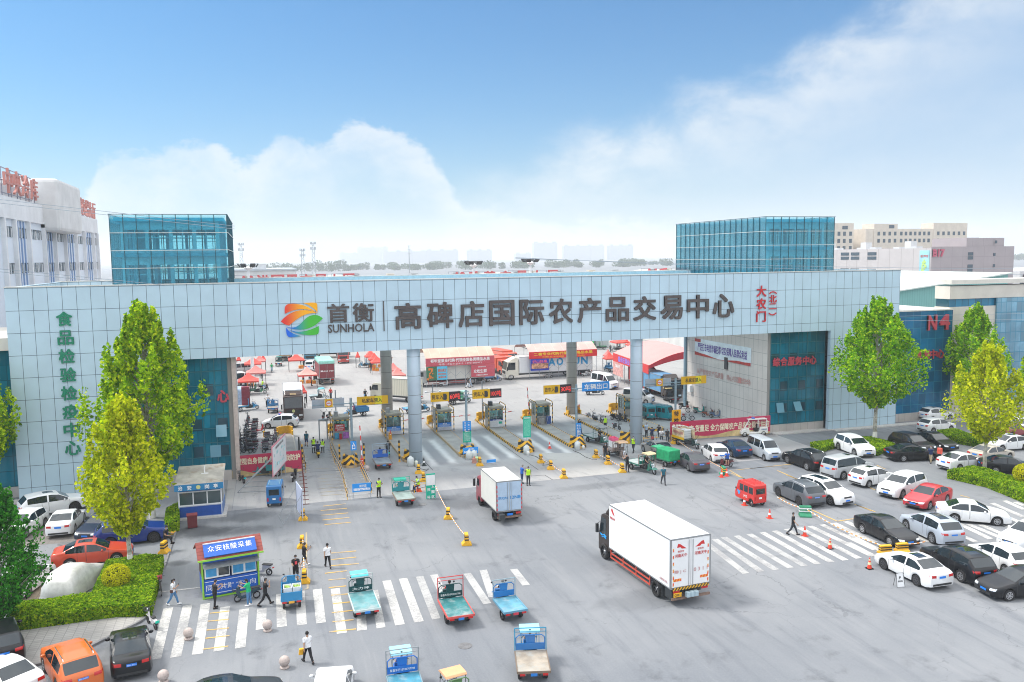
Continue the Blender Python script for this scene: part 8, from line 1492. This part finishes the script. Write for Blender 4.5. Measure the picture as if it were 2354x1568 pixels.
sc('red scooter with a pale blue apron at the end of the left scooter row','M',520,1490,10,(.5,.03,.04)); sc('small dark moped standing by the far end of the left side wall','M',365,1300,100,BK,style='moped')
for lab,c,x,y,h_,cl_ in(('first of two black scooters by the no entry sign pole','M',1545,1300,80,BK),('second of two scooters by the no entry sign pole','M',1625,1290,70,(.1,.1,.1)),('grey moped on the paving behind the empty booth island','O',1420,1270,-70,(.2,.2,.22)),('black moped left of the guard among the mopeds','O',1535,1330,-60,BK),('large black scooter by the observation booth','O',1820,1300,-50,BK),('black scooter half hidden by the front right column','O',1910,1320,-60,(.05,.05,.06)),('slim dark moped before the front right column','O',1830,1440,-80,(.08,.08,.09)),('green and white moped right of the front right column','Q',170,1410,-15,(.05,.3,.2)),('black scooter with a pink cover near the wall meter','Q',920,1115,5,BK),('teal scooter in the row before the beige wall','Q',1165,1190,-30,(.0,.22,.2)),('brown red scooter in the row before the beige wall','Q',1300,1250,-20,(.25,.06,.03)),('scooter under a blue cloth in the row before the beige wall','Q',1420,1260,-25,(.1,.16,.28)),('tan scooter in the row before the beige wall','Q',1545,1250,-20,(.3,.22,.17)),('last dark scooter in the row before the beige wall','Q',1650,1262,-20,BK),('white scooter with a pink seat parked before the pink awning','N',1280,770,10,(.7,.7,.72)),('white moped standing under the yellow lettered awning','O',1340,610,5,(.7,.72,.7)),('grey moped under the refrigerated lorry','O',760,640,5,(.3,.3,.3))):sc(lab,c,x,y,h_,cl_,style='moped' if 'moped' in lab else 'scooter')
# ================================================================ market yard beyond the gate
def tent(lab,c,xl,xr,ye,col,d=None):
 A,B=g(c,xl,ye,2.25),g(c,xr,ye,2.25); w=B.x-A.x; d=d or w; y0=(A.y+B.y)/2; t=thing('market_tent',lab,'tent',((A.x+B.x)/2,y0+d/2,0),0,'red market tents'); cm_=mat('tent_%02d%02d'%(int(col[0]*99),int(col[1]*99)),col,.7,var=.06); a=w/2; b=d/2
 m=MB(); n=5; rings=[]
 for k in range(n+1):u=k/n; s=(1-u)**1.0*.999+.001; z=2.25+1.15*(u**1.5); rings.append([(sx*a*s,sy*b*s,z)for sx,sy in((-1,-1),(1,-1),(1,1),(-1,1))])
 m.v=[v for r_ in rings for v in r_]; m.f=[(k*4+i,k*4+(i+1)%4,k*4+4+(i+1)%4,k*4+4+i)for k in range(n)for i in range(4)]; m.m=[0]*len(m.f); o=m.build('canopy',cm_,t)
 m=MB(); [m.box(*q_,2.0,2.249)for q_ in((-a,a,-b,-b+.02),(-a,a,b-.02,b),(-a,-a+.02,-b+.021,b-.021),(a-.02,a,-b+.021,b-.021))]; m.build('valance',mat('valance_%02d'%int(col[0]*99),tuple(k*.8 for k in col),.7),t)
 for sx in(-1,1):
  for sy in(-1,1):m=MB(); m.cyl((sx*(a-.04),sy*(b-.04),0),(sx*(a-.04),sy*(b-.04),2.25),.03,n=5); m.build('leg',darkmetal,t)
 return t
TR=(.75,.09,.07); TP=(.72,.22,.2); TL=(.75,.32,.28)
for lab,c,xl,xr,ye,cl_ in(('red tent nearest the left side wall','M',200,530,688,TR),('red tent behind the one nearest the left wall','M',328,640,558,TP),('third red tent of the left row','M',302,572,415,TR),('fourth pale red tent of the left row touching the beam','M',455,635,372,TP),('red tent in the middle of the yard by the teal lorry','M',995,1250,355,TR),('pale pink tent beside the dark red stake lorry','M',1145,1450,590,TL),('red tent first of the row left of the rear left column','N',45,225,298,TR),('red tent second of the row left of the rear left column','N',103,290,342,TR),('red tent third of the row left of the rear left column','N',137,330,390,TR),('pink tent between the two left columns, rear one','N',380,620,515,TP),('pink tent between the two left columns, front one','N',442,690,590,TP),('pale red tent at the back end of the refrigerated lorry','O',1650,1790,285,TP),('red tent left of the curved awning','O',1655,1830,332,TR),('red tent right of the front right column far back','O',2040,2300,122,TR),('red tent far back behind the front right column','O',1800,2080,78,TR),('dark red tent under the curved awning','Q',372,548,538,(.5,.05,.05)),('tiny red tent far left below the beam','M',178,250,352,TR),('red tent behind the brown cab lorry','M',1170,1285,858,TR)):tent(lab,c,xl,xr,ye,cl_)
def awning(lab,x0,x1,y0,depth,zb,zt,zr,ban,title,sub,tc_,roofc,extra=None,group=None):
 t=thing('banner_awning',lab,'awning',((x0+x1)/2,y0,0),0,'banner fronted awnings'); a=(x1-x0)/2; n=12; m=MB()
 for k in range(n):u0,u1=k/n,(k+1)/n; z0_,z1_=zt+(zr-zt)*sin(pi*u0),zt+(zr-zt)*sin(pi*u1); m.add([(-a,depth*u0,z0_),(a,depth*u0,z0_),(a,depth*u1,z1_),(-a,depth*u1,z1_)],[(0,1,2,3)])
 m.build('roof',mat_grid('awning_%02d%02d'%(int(roofc[0]*99),int(roofc[2]*99)),roofc,tuple(min(1,k*1.25)for k in roofc),1.6,99,lw=.06,rough=.7,var=.12),t,smooth=True)
 m=MB(); m.box(-a,a,-.05,0,zb,zt); m.build('banner',flat(ban),t); ctext(t,title,(0,-.06,zb+(zt-zb)*.66),a*1.72,(zt-zb)*.42,tc_,.02); ctext(t,sub,(0,-.06,zb+(zt-zb)*.22),a*1.25,(zt-zb)*.24,tc_,.01); m=MB()
 for k in range(8):x=-a+.1+(2*a-.2)*k/7; m.cyl((x,.05,0),(x,.05,zt),.04,n=5); m.cyl((x,depth,0),(x,depth,zt),.04,n=5)
 for k in range(7):xa=-a+.1+(2*a-.2)*k/7; xb=-a+.1+(2*a-.2)*(k+1)/7; m.cyl((xa,.05,1.6),((xa+xb)/2,.05,2.4),.025,n=4); m.cyl((xb,.05,1.6),((xa+xb)/2,.05,2.4),.025,n=4)
 m.build('frame',greymetal,t); return t
pinkb=(.55,.09,.12); t=awning('pale roofed awning with a dusty pink fruit agency banner',25.7,37.2,130.3,8.5,3.4,4.75,6.3,pinkb,'祁年堂果业代购·代销全国各类精品水果','电话: 13321125913  13911383972',whitetxt,(.6,.42,.33))
def board(lab,x0,x1,y,z0,z1,col,lines,cat='poster',m_=None):
 t=thing('advert_board',lab,cat,((x0+x1)/2,y,z0)); m=MB(); m.box(-(x1-x0)/2,(x1-x0)/2,-.06,0,0,z1-z0); m.build('board',m_ or flat(col),t); [ctext(t,s,(dx,-.07,z),w,h,c_,.02)for s,dx,z,w,h,c_ in lines]; return t
rl_=mat('board_orange_red',(.65,.12,.02),.6); board('square pink board of a fresh produce firm under the pink banner',33.2,37.2,130.15,1.35,3.38,pinkb,(('众屹生鲜',-.5,.95,2.2,.6,whitetxt),('印象盒田 众享花间',-.2,.3,1.9,.22,whitetxt),('众屹生鲜供应链',-.2,1.65,1.3,.18,whitetxt)))
board('bright blue fruit board with orange letters under the pink banner',27.5,29.2,130.15,1.2,3.38,(.1,.5,.72),(('唐氏果业',0,1.55,1.4,.5,rl_),('南区四排北',0,.95,1.35,.3,rl_),('皇城28号',0,.45,1.3,.3,rl_))); t=board('poster of oranges on a tree under the pink banner',25.75,27.48,130.15,1.2,3.38,(.05,.16,.08),()); m=MB(); random.seed(2); [m.ball((random.uniform(-.8,.2),-.08,random.uniform(.1,1.9)),(.12,.03,.12),7,5)for _ in range(26)]; m.build('orange_print',flat((.75,.2,.03)),t)
t=awning('pink roofed awning with a red banner and yellow letters over the refrigerated lorry',44.0,56.5,132.6,8.5,3.5,4.7,6.2,(.65,.025,.03),'二喜专业代购代销各种精品水果','二喜13718759986  王13011119666',mat('banner_yellow',(.85,.6,.03),.6),(.6,.4,.36)); board('deep blue produce poster hung on the yellow lettered awning',44.2,47.5,132.45,1.5,3.48,(.02,.05,.4),(('好山好果',0,1.55,2.6,.5,mat('poster_pink_red',(.75,.1,.2),.6)),)); t=board('strip of fruit photographs on the deep blue poster',44.35,47.35,132.36,1.85,2.75,(.5,.3,.2),(),m_=mat('fruit_photo',(.5,.25,.15),.5,var=.7,scale=2.))
p0=g('O',1775,660); p1=g('O',2330,910); d=(p1-p0); L=d.length; t=thing('banner_awning','curved red awning with a red company banner beside the beige wall','awning',((p0.x+p1.x)/2,(p0.y+p1.y)/2,0),atan2(d.y,d.x),'banner fronted awnings'); a=L/2; m=MB(); n=14; dp=13.
for k in range(n):u0,u1=k/n,(k+1)/n; m.add([(-a,dp*u0,4.5+1.9*sin(pi*u0)),(a,dp*u0,4.5+1.9*sin(pi*u0)),(a,dp*u1,4.5+1.9*sin(pi*u1)),(-a,dp*u1,4.5+1.9*sin(pi*u1))],[(0,1,2,3)])
m.build('roof',mat_grid('pink_ribbed_roof',(.72,.3,.28),(.75,.4,.37),.62,99,lw=.06,rough=.7),t,smooth=True); m=MB(); pts=[(dp*k/n,4.5+1.9*sin(pi*k/n))for k in range(n+1)]+[(dp*(1-k/n),4.0+1.3*sin(pi*k/n))for k in range(n+1)]; m.prism(pts,'x',a-.04,a-.01); m.build('end_valance',flat((.7,.04,.05)),t); m=MB(); m.box(-a,a,-.05,0,3.2,4.55); m.build('banner',flat((.65,.05,.05)),t); ctext(t,'鑫永旺果业有限公司',(-.6,-.06,3.88),a*1.2,.9,mat('banner_violet',(.3,.2,.7),.6),.03); m=MB(); m.box(-a,-a+5.2,-.06,-.01,1.0,3.19); m.build('banner',mat('pale_pink_board',(.66,.35,.32),.6,var=.25),t); ctext(t,'仕鑫永旺',(-a+2.5,-.07,2.6),2.6,.5,whitetxt,.02); m=MB(); [m.cyl((x,.05,0),(x,.05,4.5),.05,n=5)for x in[-a+.1+(2*a-.2)*k/9 for k in range(10)]]; [m.cyl((x,dp-.1,0),(x,dp-.1,4.5),.05,n=5)for x in(-a+.1,0,a-.1)]; m.build('frame',greymetal,t); m=MB(); m.box(-a+1,a-1,dp-.3,dp-.2,0,4.4); m.build('back_curtain',flat((.5,.12,.13)),t)
for i,(x,y,c_)in enumerate(((60,172,(.6,.6,.58)),(63.5,172,(.5,.5,.44)),(67,172.5,(.62,.6,.52)),(71,172,(.55,.6,.56)),(75,173,(.45,.5,.5)))):t=thing('cold_container',('white cold container first of the row beyond the curved awning','grey beige container second of the row beyond the curved awning','cream container third of the row beyond the curved awning','container framed in green beyond the curved awning','grey container last of the row by the side wall')[i],'container',(x,y,0),0,'containers in a row'); m=MB(); m.box(-1.6,1.6,0,10,.2,3.8); m.build('container_body',mat_grid('container_%d'%i,c_,tuple(k*.7 for k in c_),.35,99,lw=.06,rough=.6),t); m=MB(); [m.box(s*.8-.74,s*.8+.74,-.06,-.005,.35,3.6)for s in(-1,1)]; m.build('door',flat((.05,.5,.15)if i==3 else tuple(k*.9 for k in c_)),t)
random.seed(17)
def stall(c,x,y,n,what):
 p=g(c,x,y)
 for k in range(n):
  a=p+Vector((random.uniform(-1.1,1.1),random.uniform(-.4,1.4),0)); t=thing('fruit_crate','orange crate of goods at '+what,'crate',(a.x,a.y,0),random.uniform(-.2,.2),'orange crates at '+what); m=MB(); m.box(-.3,.3,-.22,.22,0,.5); m.build('crate_body',mat('crate_orange',(.75,.26,.04),.6,var=.2),t); m=MB(); [m.ball((random.uniform(-.2,.2),random.uniform(-.14,.14),.52),.09,6,4)for _ in range(6)]; m.build('goods',flat(((.6,.1,.08),(.3,.4,.06),(.7,.5,.1))[k%3]),t)
stall('M',1300,735,4,'the pale pink tent'); stall('M',1120,495,3,'the tent by the teal lorry'); stall('N',220,470,4,'the tents left of the rear left column'); stall('N',270,530,3,'the third tent left of the rear column'); stall('M',420,760,3,'the tent nearest the left wall')
for x,y,c in((320,770,'M'),(430,820,'M'),(560,640,'M'),(1230,720,'M'),(1330,700,'M'),(1400,690,'M'),(1190,450,'M'),(125,470,'N'),(880,650,'N'),(450,420,'N')):p=g(c,x,y); person('stall holder standing in the shade of the market tents',random.choice(('stand','reach','phone')),(p.x,p.y),random.uniform(-3,3),tc=random.choice(('white','dark','grey','red','purple')),bc='dark',mask=False,group='stall holders under the market tents')
pp('woman in black and white walking before the pink awning','N',1655,795,'walk',-5,'dark','white',mask=False); pp('person in pale blue walking right before the pink awning','N',1695,785,'walk',-5,'ltblue','ltblue',mask=False); pp('person in a white shirt beside the brown cab lorry','M',1265,1030,'stand',-90,'white','dark',mask=False)
def rider(lab,slab,c,x,y,hd_,tc_,col):p=g(c,x,y); d=Vector((cos(HD(hd_)),sin(HD(hd_)))); person(lab,'ride',(p.x,p.y),HD(hd_),tc=tc_,bc='jeans',seat=.78,mask=False,group='riders in the market yard'); scooter(slab,col,(p.x+d.x*.2,p.y+d.y*.2,0),HD(hd_),basket=False)
rider('rider in white coming down the yard on a motorbike','dark motorbike under the rider in white','M',680,1080,-105,'white',BK); rider('rider in a red jacket behind the no entry sign','motorbike under the rider in the red jacket','M',1660,965,-95,'red',BK); rider('rider in dark clothes above the left yellow sign','motorbike under the rider above the left yellow sign','M',2200,985,-90,'dark',BK); rider('rider with a green load in the middle of the yard','motorbike with a green load in the middle of the yard','M',735,545,-90,'green',(.3,.4,.45)); rider('rider in a lime vest beside the green tricycle','dark motorbike beside the green tricycle','M',590,830,-20,'lime',BK)
trip('blue flatbed tricycle between the rear left column and the 60 ton booth',(.015,.22,.42),'N',900,1170,15,('driver in dark on the blue flatbed inside the gate','dark'),bed=(2.2,1.3),bedcol=(.08,.35,.5)); trip('green flatbed tricycle behind the 60 ton sign',(.02,.2,.1),'N',1560,1030,20,('driver in dark on the green flatbed behind the sign','dark'),bed=(2.4,1.3),bedcol=(.3,.5,.36),roof=(.3,.5,.45)); trip('blue tricycle with high side boards carrying two men',(.02,.2,.42),'M',2030,1240,190,('man in purple driving the blue boarded tricycle','purple'),bed=(1.7,1.2),wall=.4,headframe=False); trip('blue board backed tricycle with an orange seat beside the brown cab lorry',(.02,.2,.45),'M',755,1160,88,('driver in orange beside the brown cab lorry','orange'),bed=(1.6,1.4),wall=.0,bedcol=(.35,.3,.25)); trip('green tricycle before the first market tent',(.02,.2,.1),'M',500,885,-5,None,bed=(1.8,1.2)); trip('dark green flatbed tricycle driving away under the beam',DG,'M',850,440,85,('driver of the dark green flatbed under the beam','dark'),roof=(.03,.2,.18),bedcol=(.4,.42,.4)); trip('blue flatbed tricycle with maroon crates by the left side wall',(.05,.3,.55),'M',370,1140,20,None,bed=(1.9,1.3),bedcol=(.5,.5,.48)); trip('white tricycle with a cyan canopy frame behind the sign backs',(.4,.5,.52),'M',1470,980,0,('driver in white under the cyan canopy frame','white'),roof=(.15,.5,.58),headframe=False,bed=(1.2,1.1)); trip('blue tricycle parked by the tents left of the rear column',(.02,.25,.45),'N',50,470,160,None,bed=(1.2,1.1)); trip('dark tricycle in front of the white high roofed van',(.06,.1,.13),'O',1480,900,-20,None,bed=(1.3,1.1)); trip('tricycle with a yellowish canopy behind the teal box tricycles',(.04,.04,.045),'Q',690,1010,95,None,roof=(.6,.45,.2),bed=(1.5,1.2),reach=1.95)
t=thing('crate_stack','tall maroon crate stack on the tricycle by the left side wall','crates',(*g('M',335,1140)[:2],.8)); m=MB(); [m.box(-.55,.55,-.5,.5,k*.42,k*.42+.4)for k in range(6)]; m.build('crate',mat('maroon_crate',(.22,.03,.05),.6,var=.15),t)
trip('teal cargo tricycle parked behind the map board',(.02,.22,.24),'L',640,800,172,None,bed=(1.6,1.2),wall=.4,headframe=False)
for lab,c,xl,xr,ye,cl_ in(('red tent at the far left under the beam behind the fourth one','M',560,640,345,TR),('red tent far back between the lorries under the beam','M',2050,2120,300,TR),('pink tent far back right of the small red lorry','M',2220,2352,262,TP),('pale red tent behind the pink awning','N',360,420,300,TP),('red tent far right of the yard by the containers','Q',0,70,75,TR)):tent(lab,c,xl,xr,ye,cl_)
for i,(c,x,y,h_,tc_)in enumerate((('M',330,730,40,'white'),('M',380,815,-60,'white'),('M',470,830,10,'white'),('M',250,830,120,'dark'),('M',580,655,-90,'ltblue'),('M',1235,470,60,'dark'),('M',1360,760,0,'pink'),('N',420,440,-60,'red'),('N',130,520,100,'dark'),('O',1880,200,0,'teal'),('O',1730,240,30,'dark'),('N',950,700,90,'dark'))):pp('shopper standing among the stalls of the market yard',c,x,y,('stand','walk','reach')[i%3],h_,tc_,'dark',mask=False,group='shoppers in the market yard')
for lab,kind,c,x,y,h_,col in(('silver minivan parked behind the tents on the left','minivan','M',300,560,10,(.5,.5,.5)),('white minivan beside the tent by the teal lorry','minivan','M',1340,520,80,WH),('white van under the left tents','hivan','M',220,760,20,WH)):cm(kind,lab,col,(c,x,y),h_)
for lab,c,x,y,h_,col in(('blue tricycle behind the refrigerated lorry','O',1700,530,100,(.02,.15,.3)),('green tricycle far back right of the refrigerated lorry','O',1550,190,170,(.05,.2,.1)),('grey tricycle far back behind the front right column','O',1840,215,180,(.2,.2,.2)),('blue tricycle between the awnings','N',2050,690,0,(.02,.16,.4))):trip(lab,col,c,x,y,h_,None,bed=(1.5,1.2))
row('M',(60+250,560),(210,480),5,80,'scooter jumbled beside the tents at the left wall','scooters beside the left tents',[BK,(.2,.05,.05),(.3,.3,.3)])
t=thing('blue_tarp_stack','pale blue tarpaulin over goods at the corner of the left side wall','goods',tuple(g('M',235,1080))); m=MB(); m.box(-.7,.7,-.6,2.5,0,2.6); m.build('tarpaulin',mat('pale_blue_tarp',(.35,.45,.6),.7,var=.25,bump=.5),t,bevel=.3)
# ================================================================ air
hz_=bpy.data.materials.new('haze'); hz_.use_nodes=True; nt=hz_.node_tree; nt.nodes.remove(nt.nodes['Principled BSDF'])
pvol=nt.nodes.new('ShaderNodeVolumePrincipled'); pvol.inputs['Color'].default_value=(.93,.97,1,1); pvol.inputs['Density'].default_value=.00028; pvol.inputs['Anisotropy'].default_value=.2
nt.links.new(pvol.outputs[0],nt.nodes['Material Output'].inputs['Volume'])
mb=MB(); mb.box(-1100,3000,-40,5200,-1.0,125); structure(mb.build('haze',hz_),'stuff')
